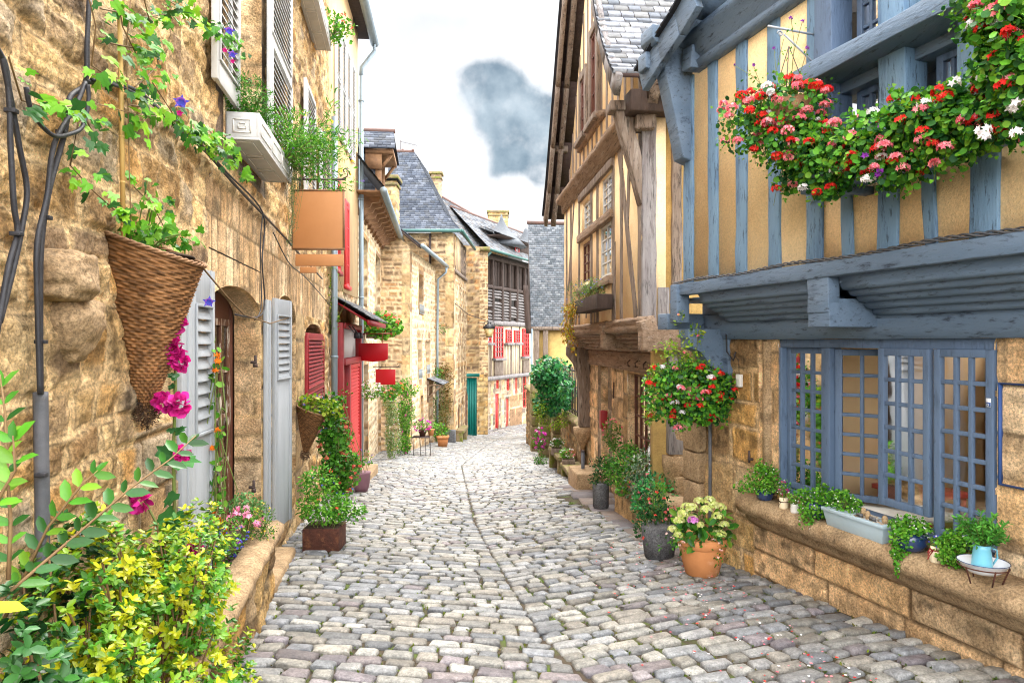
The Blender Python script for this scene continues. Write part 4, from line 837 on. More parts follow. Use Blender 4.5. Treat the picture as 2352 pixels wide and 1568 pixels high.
def house_f():
    t = thing('long_roofed_house', 'house behind with long weathered slate roof and two stone chimneys', 'house', (-2.2, 36, -3.2))
    P = Plane(-2.45, 33.2, .03, 1, 1)
    relief(t, 'wall', Plane(-2.55, 33.4, 1, .35, 1), 0, 1.0, .2, 6.3, .07, rh=.2, cw=.3, warp=.04, seed=41, pal='rubble', matl='stonefar')
    e0 = at(1050, 560, 33.5); e1 = at(1122, 588, 37); r0 = at(1005, 448, 37); r1 = at(1148, 528, 44)
    m0 = at(1030, 515, 35); m1 = at(1130, 560, 39.5)
    slates('roof', t, e0, e1, m1, m0, tw=.25, th=.16, seed=42, pal=SLG); slates('roof', t, m0, m1, r1, r0, tw=.25, th=.16, seed=43, pal=SLG)
    mb = MB(); mb.tube([r0, r1], .09, 6); mb.build('ridge_tiles', M['foam'], t)
    a = at(990, 560, 34); b = at(1012, 400, 34); chimney(t, a[0], b[0], 34, 34.5, 6.2, b[2], 44, 'grey')
    a = at(1122, 560, 43); b = at(1166, 488, 43); chimney(t, a[0], b[0], 43, 43.8, 6.5, b[2], 45, 'warm')
    # green garden door with stone pier
    part('garden_door', lambda m: (m.box(-2.35, -1.75, 33.9, 33.96, -3.4, -.2), m.box(-2.45, -1.62, 33.7, 34.2, -.15, .0), *[m.box(-2.33 + i * .12, -2.24 + i * .12, 33.87, 33.9, -3.3, -.3) for i in range(5)]), 'green', t)
    relief(t, 'pier', Plane(-1.78, 35.2, 1, 0, 1), 0, .52, -3.8, -.1, .06, rh=.25, cw=.3, warp=.03, seed=46, pal='warm', matl='stonefar')
    relief(t, 'upper_wall', Plane(-2.45, 35.6, 1, 0, 1), 0, 1.2, -3.8, 6.4, .045, rh=.2, cw=.36, warp=.05, jw=.05, mortar=(.6, .45, .28), seed=47, pal='rubble', matl='stonefar')
    part('parapet', lambda m: m.box(-2.1, -1.15, 35.3, 36, 6.3, 6.5), 'mossstone', t)
house_f()
# ------------------------------------------------------------------ timber house with red windows, closing the street
def house_g():
    t = thing('timber_house_with_red_windows', 'far three storey timber house with open louvred loft and bright red windows', 'house', bpt(PG, 1160)); U = PG.u
    zz = lambda px, py, n=0: PG.z(px, py, n)
    ue = U(1236); zg0 = -4.2; za = zz(1150, 866); ze = zz(1160, 597); zl = zz(1150, 743)
    # stone ground floor
    D = [(1107, 1121, 882, 1000), (1137, 1146, 904, 990), (1162, 1168, 914, 985)]; Wn = [(1139, 1146, 872, 892), (1163, 1170, 868, 897), (1183, 1188, 866, 905), (1200, 1209, 862, 936)]
    rect = lambda q: (U(q[0]), U(q[1]), zz((q[0] + q[1]) / 2, q[3]), zz((q[0] + q[1]) / 2, q[2]))
    hd = [rect(q) for q in D]; hw = [rect(q) for q in Wn]
    relief(t, 'ground_floor_wall', PG, -.2, ue, zg0, za, .07, rh=.3, cw=.45, warp=.02, seed=51, pal='ashlar', mortar=(.6, .5, .36), jw=.03, dep=.02, holes=hd + hw, rev=.2, matl='stonefar',
           zones=[(a - .3, b + .3, max(c - .3, zg0), d + .3, .4, .35, 'grey', .02, (.5, .4, .3)) for a, b, c, d in hd + hw] + [(U(1171), U(1199), zg0, zz(1185, 907), .5, 3, 'pale', .0, (.7, .55, .3))])
    for q in hd: part('door', lambda m: (m.pbox(PG, q[0], q[1], q[2], q[3], -.10, -.05), *[m.pbox(PG, q[0] + .06 + i * .2, q[0] + .2 + i * .2, q[2] + .1, q[3] - .5, -.05, -.03) for i in range(int((q[1] - q[0]) / .2))]), 'redbright', t)
    for q in hw: win(t, PG, *q, -.04, 2, 4, 'redbright', fr=.08, bar=.04, gm='glassdk', back='darkroom')
    # first floor: plaster with timber
    part('first_floor_wall', lambda m: m.pbox(PG, -.1, ue, za, zl, -.3, .04), 'cream', t)
    part('floor_beam', lambda m: (m.beam(PG.p(-.2, za, .10), PG.p(ue, za, .10), .22, .2, PG.N3, .015), m.beam(PG.p(-.2, zl, .10), PG.p(ue, zl, .10), .26, .2, PG.N3, .015)), 'woodgrey', t)
    RW = [(1107, 1123, 753, 787), (1131, 1151, 750, 822), (1159, 1171, 757, 787), (1178, 1190, 758, 787), (1197, 1211, 755, 818)]
    for k, q in enumerate(RW):
        r = rect(q); win(t, PG, *r, .16, 3 if k in (1, 4) else 2, 6 if k in (1, 4) else 4, 'redbright', fr=.09, bar=.045, t=.1, gm='glassdk')
        part('window_sill', lambda m: m.pbox(PG, r[0] - .15, r[1] + .15, r[2] - .14, r[2], .05, .3), 'woodgrey', t, bevel=.02)
    def studs(m):
        for px in (1104, 1126, 1153, 1173, 1192, 1213): m.beam(PG.p(U(px), za, .0), PG.p(U(px), zl, .0), .17, .14, PG.N3, .010)
        for a, b, z1 in ((1107, 1124, 790), (1155, 1172, 790), (1173, 1192, 790)):
            z_ = zz((a + b) / 2, z1); m.beam(PG.p(U(a), z_, .0), PG.p(U(b), z_, .0), .14, .13, PG.N3, .01)
            for i in range(5): u = U(a) + (U(b) - U(a)) * (i + .5) / 5; m.beam(PG.p(u, za, .0), PG.p(u, z_, .0), .08, .1, PG.N3, .006)
        for a, b in ((1132, 1150), (1198, 1211)):
            for i in range(7): u = U(a) + (U(b) - U(a)) * (i + .5) / 7; m.beam(PG.p(u, za, .09), PG.p(u, zz((a + b) / 2, 826), .09), .13, .1, PG.N3, .01)
    part('timber_frame', studs, 'wood', t)
    # louvred loft
    zm = zz(1160, 665)
    part('loft_wall', lambda m: (m.pbox(PG, -.3, ue + 3, zl, ze + 1.6, -2.5, -2.4), m.pbox(PG, -.3, ue + 3, ze + .0, ze + .1, -2.4, .3), m.pbox(PG, 0, ue, zl, zl + .06, -2.4, .0)), 'dark', t)
    def posts(m):
        for px in (1106, 1128, 1150, 1167, 1184, 1202, 1214): m.beam(PG.p(U(px), zl, .05), PG.p(U(px), ze, .05), .22, .22, PG.N3, .02)
        m.beam(PG.p(0, zm, .07), PG.p(ue, zm, .07), .2, .2, PG.N3, .02); m.beam(PG.p(0, ze - .1, .07), PG.p(ue, ze - .1, .07), .25, .2, PG.N3, .02)
    part('loft_posts', posts, 'wooddk', t)
    def vert(m):
        u = .1
        while u < ue: m.beam(PG.p(u, zm, -.02), PG.p(u, ze, -.02), .10, .03, PG.N3, .008); u += .2
    part('loft_boards', vert, 'wooddk', t)
    def lou(m):
        rng = np.random.RandomState(3); px = [1106, 1128, 1150, 1167, 1184, 1202, 1214]
        for a, b in zip(px[:-1], px[1:]):
            z = zl + .12
            while z < zm - .12:
                if rng.rand() > .1: tl = rng.uniform(-.03, .03); m.beam(PG.p(U(a) + .1, z + tl, .06), PG.p(U(b) - .1, z - tl, .06), .07, .17, (PG.n[0], PG.n[1], -.8), .005)
                z += .17
    part('loft_louvres', lou, 'woodgrey', t)
    # roof with two bell turrets
    A = PG.p(-.4, ze + .15, .8); B = PG.p(ue + 2, ze + .15, .8); C_ = PG.p(ue + 2, ze + 2.6, -1.6); D_ = PG.p(-.4, ze + 2.6, -1.6)
    slates('roof', t, A, B, C_, D_, tw=.28, th=.18, seed=52, pal=SLG)
    part('gutter', lambda m: m.tube([PG.p(-.5, ze + .1, .86), PG.p(ue + 2, ze + .1, .86)], .07, 6), 'greenpipe', t)
    part('downpipe', lambda m: m.tube([PG.p(-.3, ze, .8), PG.p(-.3, ze - .6, .2), PG.p(-.3, zg0, .15)], .06, 6), 'greenpipe', t, smooth=True)
    part('ridge_tiles', lambda m: m.tube([D_, C_], .08, 6), 'foam', t)
    for px, s in ((1143, 1.0), (1200, .85)):
        u = U(px, -.6); c = PG.p(u, ze + 1.15, -.35)
        mb = MB(); mb.lathe(c, [(1.5 * s, -.35), (1.15 * s, .0), (.8 * s, .3), (.5 * s, .65), (.28 * s, .95), (.13 * s, 1.25), (.02, 1.6 * s)], 16); tur = mb.build('turret_roof', M['slateplain'], t, smooth=True)
        uw = u + .1; win(t, PG, uw + .2, uw + .8, ze + .5, ze + 1.1, .42, 2, 2, 'redbright', fr=.08, gm='glassdk')
    part('dormer_band', lambda m: (m.pbox(PG, U(1160), ue + .5, ze + .45, ze + 1.1, -.5, .35), m.pbox(PG, U(1125), ue + 1, ze + 1.1, ze + 1.2, -.6, .62)), 'wooddk', t)
    slates('dormer_roof', t, PG.p(U(1122), ze + 1.2, .7), PG.p(ue + 1.5, ze + 1.2, .7), PG.p(ue + 1.5, ze + 1.75, -.6), PG.p(U(1122), ze + 1.75, -.6), tw=.28, th=.18, seed=53, pal=SLG)
M['slateplain'] = mat('slateplain', (.09, .10, .11), (.05, .055, .065), 9, .6, .6, stretch=(1, 1, 3))
house_g()
def house_i():
    t = thing('slate_hung_house', 'house with a tall slate-hung side wall above dark timber posts', 'house', (2.0, 30, gzf(2, 30)))
    Y = 30; a = at(1213, 750, Y); b = at(1216, 512, Y); x0, x1 = a[0], 3.6
    slates('slate_wall', t, (x0 + .12, Y, a[2]), (x1, Y, a[2]), (x1, Y, b[2]), (x0, Y, b[2]), tw=.16, th=.095, seed=61, pal=[(.36, .40, .43), (.44, .47, .50), (.30, .34, .37), (.50, .53, .55)], lift=.02)
    part('wall_core', lambda m: m.box(x0 + .13, x1, Y + .03, Y + 5, a[2] - .05, b[2]), 'wooddk', t)
    part('ridge_tiles', lambda m: m.tube([(x0 - .05, Y, b[2] + .02), (x1, Y, b[2] - .05)], .08, 8), 'foam', t)
    part('sill_beam', lambda m: m.beam((x0 + .1, Y - .02, a[2] - .08), (x1, Y - .02, a[2] - .08), .16, .2, (0, -1, 0), .01), 'wood', t)
    zb = gzf(1.4, Y) - .4
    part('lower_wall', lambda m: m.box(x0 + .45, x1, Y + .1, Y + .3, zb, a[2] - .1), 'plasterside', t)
    for px, w_ in ((1232, .26), (1253, .22)): beam_obj('post', (at(px, 750, Y)[0], Y + .02, zb), (at(px, 750, Y)[0], Y + .02, a[2] - .1), w_, .2, (0, -1, 0), 'wood', t, .012)
    P = Plane(x0 + .45, Y + .3, .05, 1, -1)
    part('street_wall', lambda m: m.pbox(P, 0, 4.8, zb, 3, -.2, 0), 'cream', t)
    part('downpipe', lambda m: m.tube([(x0 + .16, Y - .1, a[2] - .1), (x0 + .16, Y - .1, zb)], .05, 6), 'zinc', t)
    # timber house verge seen just beside it
    part('street_post', lambda m: m.beam((x0 + .02, Y - .1, a[2] - .3), (x0 - .12, Y - .1, a[2] + 1.8), .22, .2, (0, -1, 0), .015), 'wooddk', t)
house_i()
# ------------------------------------------------------------------ blue timber shop house on the right
def blue_house():
    t = thing('blue_timber_house', 'blue and ochre half-timbered shop with stone base and small-paned windows', 'house', bpt(PJ, 1900)); U = PJ.u; V = PU.u
    zs = .20; u0 = PJ.u(1605); ur = .6          # u grows with depth; near end ur, far end u0
    wa, wb = U(2292), U(1790)
    relief(t, 'wall', PJ, ur, u0, -1.6, 1.72, .014, rh=.36, cw=.5, warp=.05, seed=71, pal='warm', mortar=(.66, .48, .28), jw=.03, dep=.025, rough=.014, holes=[(wa, wb, .30, 1.62)], rev=.22,
           zones=[(ur, wa, .2, 1.7, .36, .8, 'lowj', .008, (.42, .30, .18)), (wb, U(1745), .2, 1.7, .40, .26, 'lowj', .008, (.42, .30, .18)), (ur, U(1735), -1.6, .05, .30, .62, 'lowj', .03, (.34, .23, .13))])
    # round pilaster at the window side, rope-moulded
    part('pilaster', lambda m: m.tube([PJ.p(U(1765), .25, .0), PJ.p(U(1765), 1.6, .0)], .05, 12), 'granite', t, smooth=True)
    part('pillar', lambda m: [m.beam(PJ.p(u0 - .02, z, -.05), PJ.p(u0 - .02, z + .30, -.05), .30, .34, PJ.N3, .012, seed=k) for k, z in enumerate(np.arange(-1.4, 1.5, .31))], 'granite', t, bevel=.02)
    part('window_ledge', lambda m: m.profile(PJ, [(.0, .24), (.20, .215), (.245, .17), (.25, .12), (.21, .07), (.14, .04), (.13, -.0), (.07, -.05), (.0, -.09)], ur, U(1742), 60, .0035), 'granite', t, smooth=False)
    # windows
    zt, zb = 1.60, .36
    def cas(a, b, cols, rows, zb_, n=-.05, name='casement'): return win(t, PJ, b, a, zb_, zt - .05, n, cols, rows, 'blue', fr=.05, bar=.028, t=.04, name=name)
    part('window_frame', lambda m: (m.pbox(PJ, wa, wb, zt - .05, zt + .03, -.12, .0), m.pbox(PJ, wb - .035, wb, zb - .1, zt - .05, -.12, .01), m.pbox(PJ, U(1905), U(1886), zb - .1, zt - .05, -.12, .0), m.pbox(PJ, wa, wa + .03, zb - .1, zt - .05, -.12, .0), m.pbox(PJ, wa, wb, .25, .33, -.12, .0)), 'blue', t, bevel=.004)
    cas(U(1796), U(1886), 3, 7, .34)
    cas(U(2024), U(2142), 3, 6, .44, n=.03); cas(U(2152), U(2290), 3, 7, .34, n=.03)
    # casement standing open into the room
    uh = U(1905); x, y, _ = PJ.p(uh, 0, -.06); po = Plane(x, y, -PJ.d[0] * .80 - PJ.n[0] * .60, -PJ.d[1] * .80 - PJ.n[1] * .60, 1)
    win(t, po, 0, .52, .36, zt - .06, .02, 3, 7, 'blue', fr=.05, bar=.028, t=.04, name='casement')
    # room behind the windows
    R = lambda m: (m.pbox(PJ, wa - .3, wb + .2, .0, 1.75, -3.05, -3.0), m.pbox(PJ, wb + .2, wb + .26, -.6, 2.0, -3.0, -.25), m.pbox(PJ, wa - .9, wa - .84, -.6, 2.0, -3.0, -.25), m.pbox(PJ, wa - .9, wb + .3, 1.9, 1.95, -3.0, -.2))
    part('room_walls', R, 'roomwall', t); part('room_floor', lambda m: m.pbox(PJ, wa - .9, wb + .3, -.62, -.56, -3.0, -.25), 'roomfloor', t)
    part('room_beam', lambda m: (m.pbox(PJ, wa + .3, wa + .5, -.5, 1.9, -2.9, -2.8), m.pbox(PJ, wa + 1.0, wa + 1.15, -.5, 1.9, -2.6, -2.5)), 'wooddk', t)
    part('counter', lambda m: (m.pbox(PJ, U(2060), U(1905), .30, .33, -.62, -.14)), 'white2', t)
    # upper jetty -----------------------------------------------------
    LE = PU.u(1560); RE = .5
    part('lower_beam', lambda m: m.profile(PJ, [(-.15, 1.62), (.06, 1.62), (.07, 1.66), (.09, 1.68), (.09, 1.86), (-.15, 1.86)], ur, u0 - .15, 40, .004), 'blueh', t)
    # nested mouldings stepping out towards the street
    part('floor_structure', lambda m: m.pbox(PJ, ur, u0 - .1, 1.87, 2.6, -.6, .02), 'blueh', t)
    def mould(a, b, seed):
        m = MB(); st = [(.10, 1.80), (.17, 1.845), (.24, 1.89), (.31, 1.93), (.375, 1.97)]
        for k, (n, z) in enumerate(st): m.profile(PJ, [(n - .03, z), (n + .0, z - .018), (n + .045, z - .012), (n + .06, z + .012), (n + .05, z + .04), (n + .09, z + .09), (n - .03, z + .09)], a, b, 16, .002, seed=seed + k)
        return m.build('jetty_moulding', M['blueh'], t)
    ua1 = PU.u(1585); j0, j1 = PU.u(1889), PU.u(1837)
    mould(j1 + .02, ua1, 1); mould(RE, j0 - .02, 9)
    part('joist_end', lambda m: (m.beam(PJ.p((j0 + j1) / 2, 1.80, -.1), PJ.p((j0 + j1) / 2, 1.80, .50), .21, .20, (0, 0, 1), .004), m.beam(PJ.p((j0 + j1) / 2, 1.80, .46), PJ.p((j0 + j1) / 2, 2.05, .46), .21, .10, PJ.N3, .004)), 'blueh', t, bevel=.008)
    part('joist_end', lambda m: (m.beam(PJ.p(u0 - .13, 1.80, -.1), PJ.p(u0 - .13, 1.80, .50), .20, .16, (0, 0, 1), .004), m.beam(PU.p(LE - .06, 1.78, .03), PU.p(LE - .06, 2.15, .03), .13, .14, PJ.N3, .004)), 'blueh', t, bevel=.008)
    pbeam('jetty_beam', PU, RE, 2.10, LE, 2.10, .11, -.08, .07, 'blueh', t, .005)
    part('jetty_soffit', lambda m: m.pbox(PJ, ur, u0 - .1, 1.99, 2.02, .0, .40), 'blueh', t)
    # corbel bracket under the jetty corner
    uc = U(1640); zc0 = PJ.z(1660, 922); 
    part('corner_bracket', lambda m: (m.pbox(PJ, U(1684), U(1668) + .16, zc0, 1.74, .0, .06), m.prism(Plane(PJ.p(U(1660), 0)[0], PJ.p(U(1660), 0)[1], PJ.n[0], PJ.n[1], 1), [(.03, 1.05), (.12, 1.05), (.14, 1.12), (.12, 1.16), (.17, 1.25), (.22, 1.40), (.30, 1.50), (.42, 1.54), (.42, 1.62), (.44, 1.64), (.44, 1.72), (.03, 1.72)], -.09, .09)), 'blueh', t, bevel=.006)
    # upper wall ------------------------------------------------------
    LEu = PU.u(1576); zt2 = 6.6
    part('plaster_wall', lambda m: (m.pbox(PU, RE, V(1862), 2.14, 2.75, -.30, 0), m.pbox(PU, V(1862), LEu, 2.14, 6.2, -.30, 0), m.pbox(PU, RE, V(1862), 4.35, 6.2, -.30, 0), m.pbox(PU, RE, V(2300), 2.75, 4.35, -.30, 0)), 'plasterY', t)
    st = [(1573, 1594), (1632, 1652), (1694, 1717), (1770, 1796), (1855, 1892), (1941, 1963), (2017, 2066), (2128, 2156), (2231, 2297)]
    for k, (a, b) in enumerate(st):
        u_ = (V(a) + V(b)) / 2; wd = abs(V(a) - V(b)); top = 4.12 if k < 4 else (4.3 if k == 4 else 2.72)
        o = pbeam('stud', PU, u_, 2.14, u_ + (.02 if k % 2 else -.01), top, wd, -.03, .022, 'bluepale', t, .007, seed=k)
    pbeam('stud', PU, V(1880), 2.6, V(1880), 4.3, .12, -.03, .03, 'bluepale', t, .005, seed=31)
    # gable beam with moulding
    part('gable_beam', lambda m: m.profile(PU, [(-.05, 4.10), (.07, 4.10), (.10, 4.16), (.06, 4.20), (.12, 4.24), (.14, 4.33), (.17, 4.36), (.17, 4.42), (-.05, 4.42)], RE, V(1606), 20, .004), 'blueh', t)
    pbeam('gable_beam_end', PU, V(1622), 4.2, V(1600), 4.22, .20, -.05, .15, 'blueh', t, .005)
    for a, z1, b, z2 in ((1690, 4.4, 1655, 6.2), (1610, 4.4, 1700, 6.2), (1762, 4.4, 1755, 6.2), (1840, 4.4, 1845, 6.2)): pbeam('gable_stud', PU, V(a), z1, V(b), z2, .10, -.03, .03, 'bluepale', t, .006, seed=a)
    # projecting bracket post and bargeboard at the far corner
    uq = V(1578)
    PX = Plane(PU.p(uq, 0)[0], PU.p(uq, 0)[1], PU.n[0], PU.n[1], 1)
    part('eave_bracket', lambda m: (m.prism(PX, [(-.02, 3.30), (.10, 3.34), (.16, 3.62), (.24, 3.95), (.30, 4.20), (.27, 4.36), (-.02, 4.40)], -.10, .08), m.prism(PX, [(-.1, 4.38), (.40, 4.38), (.44, 4.42), (.44, 4.54), (-.1, 4.54)], -.13, .11)), 'blueh', t, bevel=.01)
    ub = V(1540)
    VP = [PU.hit(1478, 185, .34), PU.hit(1520, 118, .34), PU.hit(1562, 55, .34), PU.hit(1600, -10, .34)]; VP.append((VP[-1][0] - .45, VP[-1][1] + 1.1)); VP = [tuple(q) for q in VP]
    def barge(m):
        pts = VP
        for (a, za), (b, zb_) in zip(pts[:-1], pts[1:]): m.beam(PU.p(a, za, .34), PU.p(b, zb_, .34), .26, .07, PU.N3, .003)
    part('bargeboard', barge, 'blueh', t, bevel=.005)
    def soffit(m):
        pts = [(a - .02, z + .05) for a, z in VP]
        for (a, za), (b, zb_) in zip(pts[:-1], pts[1:]): m.boxc([PU.p(a, za, -.1), PU.p(b, zb_, -.1), PU.p(b, zb_, .33), PU.p(a, za, .33), PU.p(a + .03, za + .03, -.1), PU.p(b + .03, zb_ + .03, -.1), PU.p(b + .03, zb_ + .03, .33), PU.p(a + .03, za + .03, .33)])
    part('eave_soffit', soffit, 'blueh', t)
    part('eave_beam', lambda m: m.beam(PU.p(uq + .12, 4.28, -.5), PU.p(uq + .12, 4.28, .42), .16, .16, (0, 0, 1), .004), 'blueh', t, bevel=.008)
    for k in range(4): slates('roof', t, PU.p(VP[k][0] + .06, VP[k][1] + .12, -3.5), PU.p(VP[k][0] + .06, VP[k][1] + .12, .42), PU.p(VP[k + 1][0] + .06, VP[k + 1][1] + .12, .42), PU.p(VP[k + 1][0] + .06, VP[k + 1][1] + .12, -3.5), seed=72 + k, pal=SLG)
    # upstairs windows and projecting ledge
    zl = 3.43
    wz = (V(2300), V(1900))
    part('window_recess', lambda m: m.pbox(PU, wz[0], V(1892), 2.72, 4.4, -.34, -.30), 'blue', t)
    for a, b in ((1940, 2022), (2120, 2216), (2224, 2300)):
        win(t, PU, V(b), V(a), 3.52, 4.25, -.10, 3, 4, 'blue', fr=.045, bar=.022, gm='glassdk'); win(t, PU, V(b), V(a), 2.78, 3.30, -.10, 3, 3, 'blue', fr=.045, bar=.022, gm='glassdk')
    for a in (1905, 2064, 2250): pbeam('window_post', PU, V(a), 2.72, V(a), 4.3, .17 if a != 2064 else .20, -.12, .06, 'bluepale' if a != 1905 else 'blue', t, .006, seed=a)
    pbeam('window_ledge_beam', PU, RE, zl, V(1876), zl, .12, -.05, .24, 'blueh', t, .006)
    part('window_lintel', lambda m: m.pbox(PU, RE, V(1895), 3.30, 3.38, -.28, -.02), 'blueh', t, bevel=.005)
    # twisted electric cable along the jetty
    def cable(m):
        for ph in (0, 2.1, 4.2):
            pts = []
            for k in range(240):
                u = RE + (LE - RE) * k / 239; a = u * 26 + ph; sg = .010 * math.sin(u * 5)
                pts.append(PU.p(u, 2.170 + sg + .010 * math.sin(a), .062 + .010 * math.cos(a)))
            m.tube(pts, .006, 4)
    part('twisted_cable', cable, 'pipegrey', t)
    part('doorbell', lambda m: (m.pbox(PJ, U(1710), U(1700), 1.17, 1.29, .015, .05), m.tube([PJ.p(U(1704), 1.25, .05), PJ.p(U(1704), 1.25, .057)], .017, 12)), 'white2', t, bevel=.004)
    part('doorbell_cable', lambda m: (m.tube([PJ.p(U(1704), 1.29, .03), PJ.p(U(1703), 1.42, .03), PJ.p(U(1692), 1.48, .04)], .003, 4), m.tube([PJ.p(U(1684), 1.73, .08), PJ.p(U(1686), 1.5, .08), PJ.p(U(1695), 1.42, .05), PJ.p(U(1700), 1.50, .05)], .008, 5)), 'black', t)
    part('drain_pole', lambda m: m.tube([PJ.p(PJ.u(1631, .12), 1.6, .12), PJ.p(PJ.u(1631, .12), -1.2, .12)], .017, 8), 'pipegrey', t)
    ub_ = U(1736); part('hinge_pin', lambda m: (m.tube([PJ.p(ub_, .52, .02), PJ.p(ub_, .52, .08)], .014, 6), m.tube([PJ.p(ub_, .49, .07), PJ.p(ub_, .60, .07)], .010, 6)), 'iron', t)
    # blue painted outline on the stones by the window
    z1, z2 = PJ.z(2300, 878), PJ.z(2300, 1112); ua_, ub2 = U(2301), .9
    part('painted_outline', lambda m: (m.pbox(PJ, ua_ - .010, ua_, z2, z1, .0, .030), m.pbox(PJ, ub2, ua_ - .010, z1 - .010, z1, .0, .030), m.pbox(PJ, ub2, ua_ - .010, z2, z2 + .010, .0, .030)), 'bluepaint', t)
    o = part('window_sticker', lambda m: m.pbox(PJ, U(2286), U(2275), PJ.z(2280, 934), PJ.z(2280, 914), .034, .036), 'enamel', t)
    mb = MB(); mb.pbox(PJ, U(2286), U(2276), PJ.z(2280, 933), PJ.z(2280, 923), .036, .038); s2 = mb.build('sticker_band', M['bluepaint'], o)
    cu = bpy.data.curves.new('letter', 'FONT'); cu.body = 'D'; cu.size = .022; cu.extrude = .0004; tmp = bpy.data.objects.new('letter_curve', cu); lm = bpy.data.meshes.new_from_object(tmp); lo = bpy.data.objects.new('letter', lm); bpy.data.objects.remove(tmp); COL.objects.link(lo)
    lo.data.materials.append(M['enamel']); x, y, z = PJ.p(U(2277), PJ.z(2280, 932), .039); lo.parent = s2; lo.location = Vector((x, y, z)) - wloc(s2); lo.rotation_euler = (math.pi / 2, 0, math.atan2(-PJ.d[1], -PJ.d[0]))
    return t
blue_house()
# things on show in the shop
def shop_items():
    U = PJ.u
    c = PJ.p(U(1940) , -.56, -1.7)
    def table(nm, lab, u, n, w_, d_, h, m_):
        c = PJ.p(u, -.56, n); t = thing(nm, lab, 'table', c)
        part('table_top', lambda m: m.pbox(PJ, u - w_ / 2, u + w_ / 2, -.56 + h - .04, -.56 + h, n - d_ / 2, n + d_ / 2), m_, t)
        for a in (-1, 1):
            for b in (-1, 1): part('leg', lambda m: m.pbox(PJ, u + a * (w_ / 2 - .06) - .025, u + a * (w_ / 2 - .06) + .025, -.56, -.56 + h - .04, n + b * (d_ / 2 - .06) - .025, n + b * (d_ / 2 - .06) + .025), m_, t)
    table('display_table', 'white display table inside the shop behind the open casement', U(1990), -1.5, .7, .5, .75, 'white2')
    table('display_table', 'red-topped table inside the shop seen through the far casement', U(1835), -1.3, .6, .5, .85, 'redbright')
    table('display_table', 'pale table inside the shop behind the near casements', U(2160), -1.5, 1.0, .5, .70, 'cream')
    u = U(1950); n = -1.9; c = PJ.p(u, .10, n)
    t = thing('statue', 'dark slim standing statue on a white block inside the shop', 'statue', c)
    part('figure', lambda m: m.lathe(c, [(.05, 0), (.07, .05), (.05, .2), (.075, .42), (.10, .58), (.04, .66), (.03, .69), (.05, .74), (.045, .80), (.01, .84)], 10), 'dkgranite', t, smooth=True)
    part('plinth', lambda m: m.pbox(PJ, u - .12, u + .12, -.56, .10, n - .12, n + .12), 'white2', t)
    for k, (px, n, lab) in enumerate(((1960, -2.9, 'dark framed picture on the cream shop wall behind the open casement'), (2240, -2.9, 'dark framed picture on the shop wall behind the nearest casement'))):
        u = U(px) + .4; t = thing('framed_picture', lab, 'picture', PJ.p(u, 1.0, n)); part('frame', lambda m: m.pbox(PJ, u - .22, u + .22, .85, 1.4, n, n + .03), 'dark', t); part('print', lambda m: m.pbox(PJ, u - .17, u + .17, .9, 1.35, n + .03, n + .034), 'white2', t)
    rng = np.random.RandomState(2)
    for k, (px, lab) in enumerate(((1985, 'dark shelf unit of small wares seen through the open casement'), (2110, 'dark shelf unit of pottery behind the middle casement'), (2240, 'dark shelf unit of boxes behind the nearest casement'))):
        u = U(px) + .75; t = thing('shelf_unit', lab, 'shelf', PJ.p(u, -.56, -2.7))
        part('shelf_frame', lambda m: (m.pbox(PJ, u - .35, u + .35, -.56, 1.45, -2.95, -2.9), *[m.pbox(PJ, u - .35, u + .35, z, z + .03, -2.9, -2.6) for z in (-.3, .1, .5, .9, 1.3)], m.pbox(PJ, u - .38, u - .35, -.56, 1.45, -2.95, -2.6), m.pbox(PJ, u + .35, u + .38, -.56, 1.45, -2.95, -2.6)), 'wooddk', t)
        for z in (-.27, .13, .53, .93):
            a = u - .30
            while a < u + .26:
                w_ = rng.uniform(.05, .12); h = rng.uniform(.1, .28); mb = MB()
                if rng.rand() < .5: mb.lathe(PJ.p(a + w_ / 2, z, -2.7), [(w_ * .3, 0), (w_ * .45, h * .4), (w_ * .2, h * .8), (w_ * .25, h)], 8, col=tuple(rng.uniform(.1, .6, 3)))
                else: mb.pbox(PJ, a, a + w_, z, z + h, -2.78, -2.66, tuple(np.array((.6, .4, .25)) * rng.uniform(.4, 1.3)))
                mb.build('ware', M['paper'], t); a += w_ + rng.uniform(.02, .08)
    u = U(2195); n = -.45; t = thing('card_rack', 'black rack of small colourful cards inside the shop window', 'rack', PJ.p(u, .2, n))
    part('rack_board', lambda m: m.pbox(PJ, u - .09, u + .09, .25, .95, n - .02, n), 'black', t)
    mb = MB()
    for i in range(5):
        for j in range(8): mb.pbox(PJ, u - .078 + i * .032, u - .056 + i * .032, .30 + j * .08, .345 + j * .08, n, n + .008, tuple(rng.uniform(.1, .8, 3)))
    mb.build('cards', M['paper'], t)
shop_items()
M['soffit'] = mat('soffit', (.10, .065, .055), (.055, .035, .035), 7, .8, .8, stretch=(1, 3, 1))
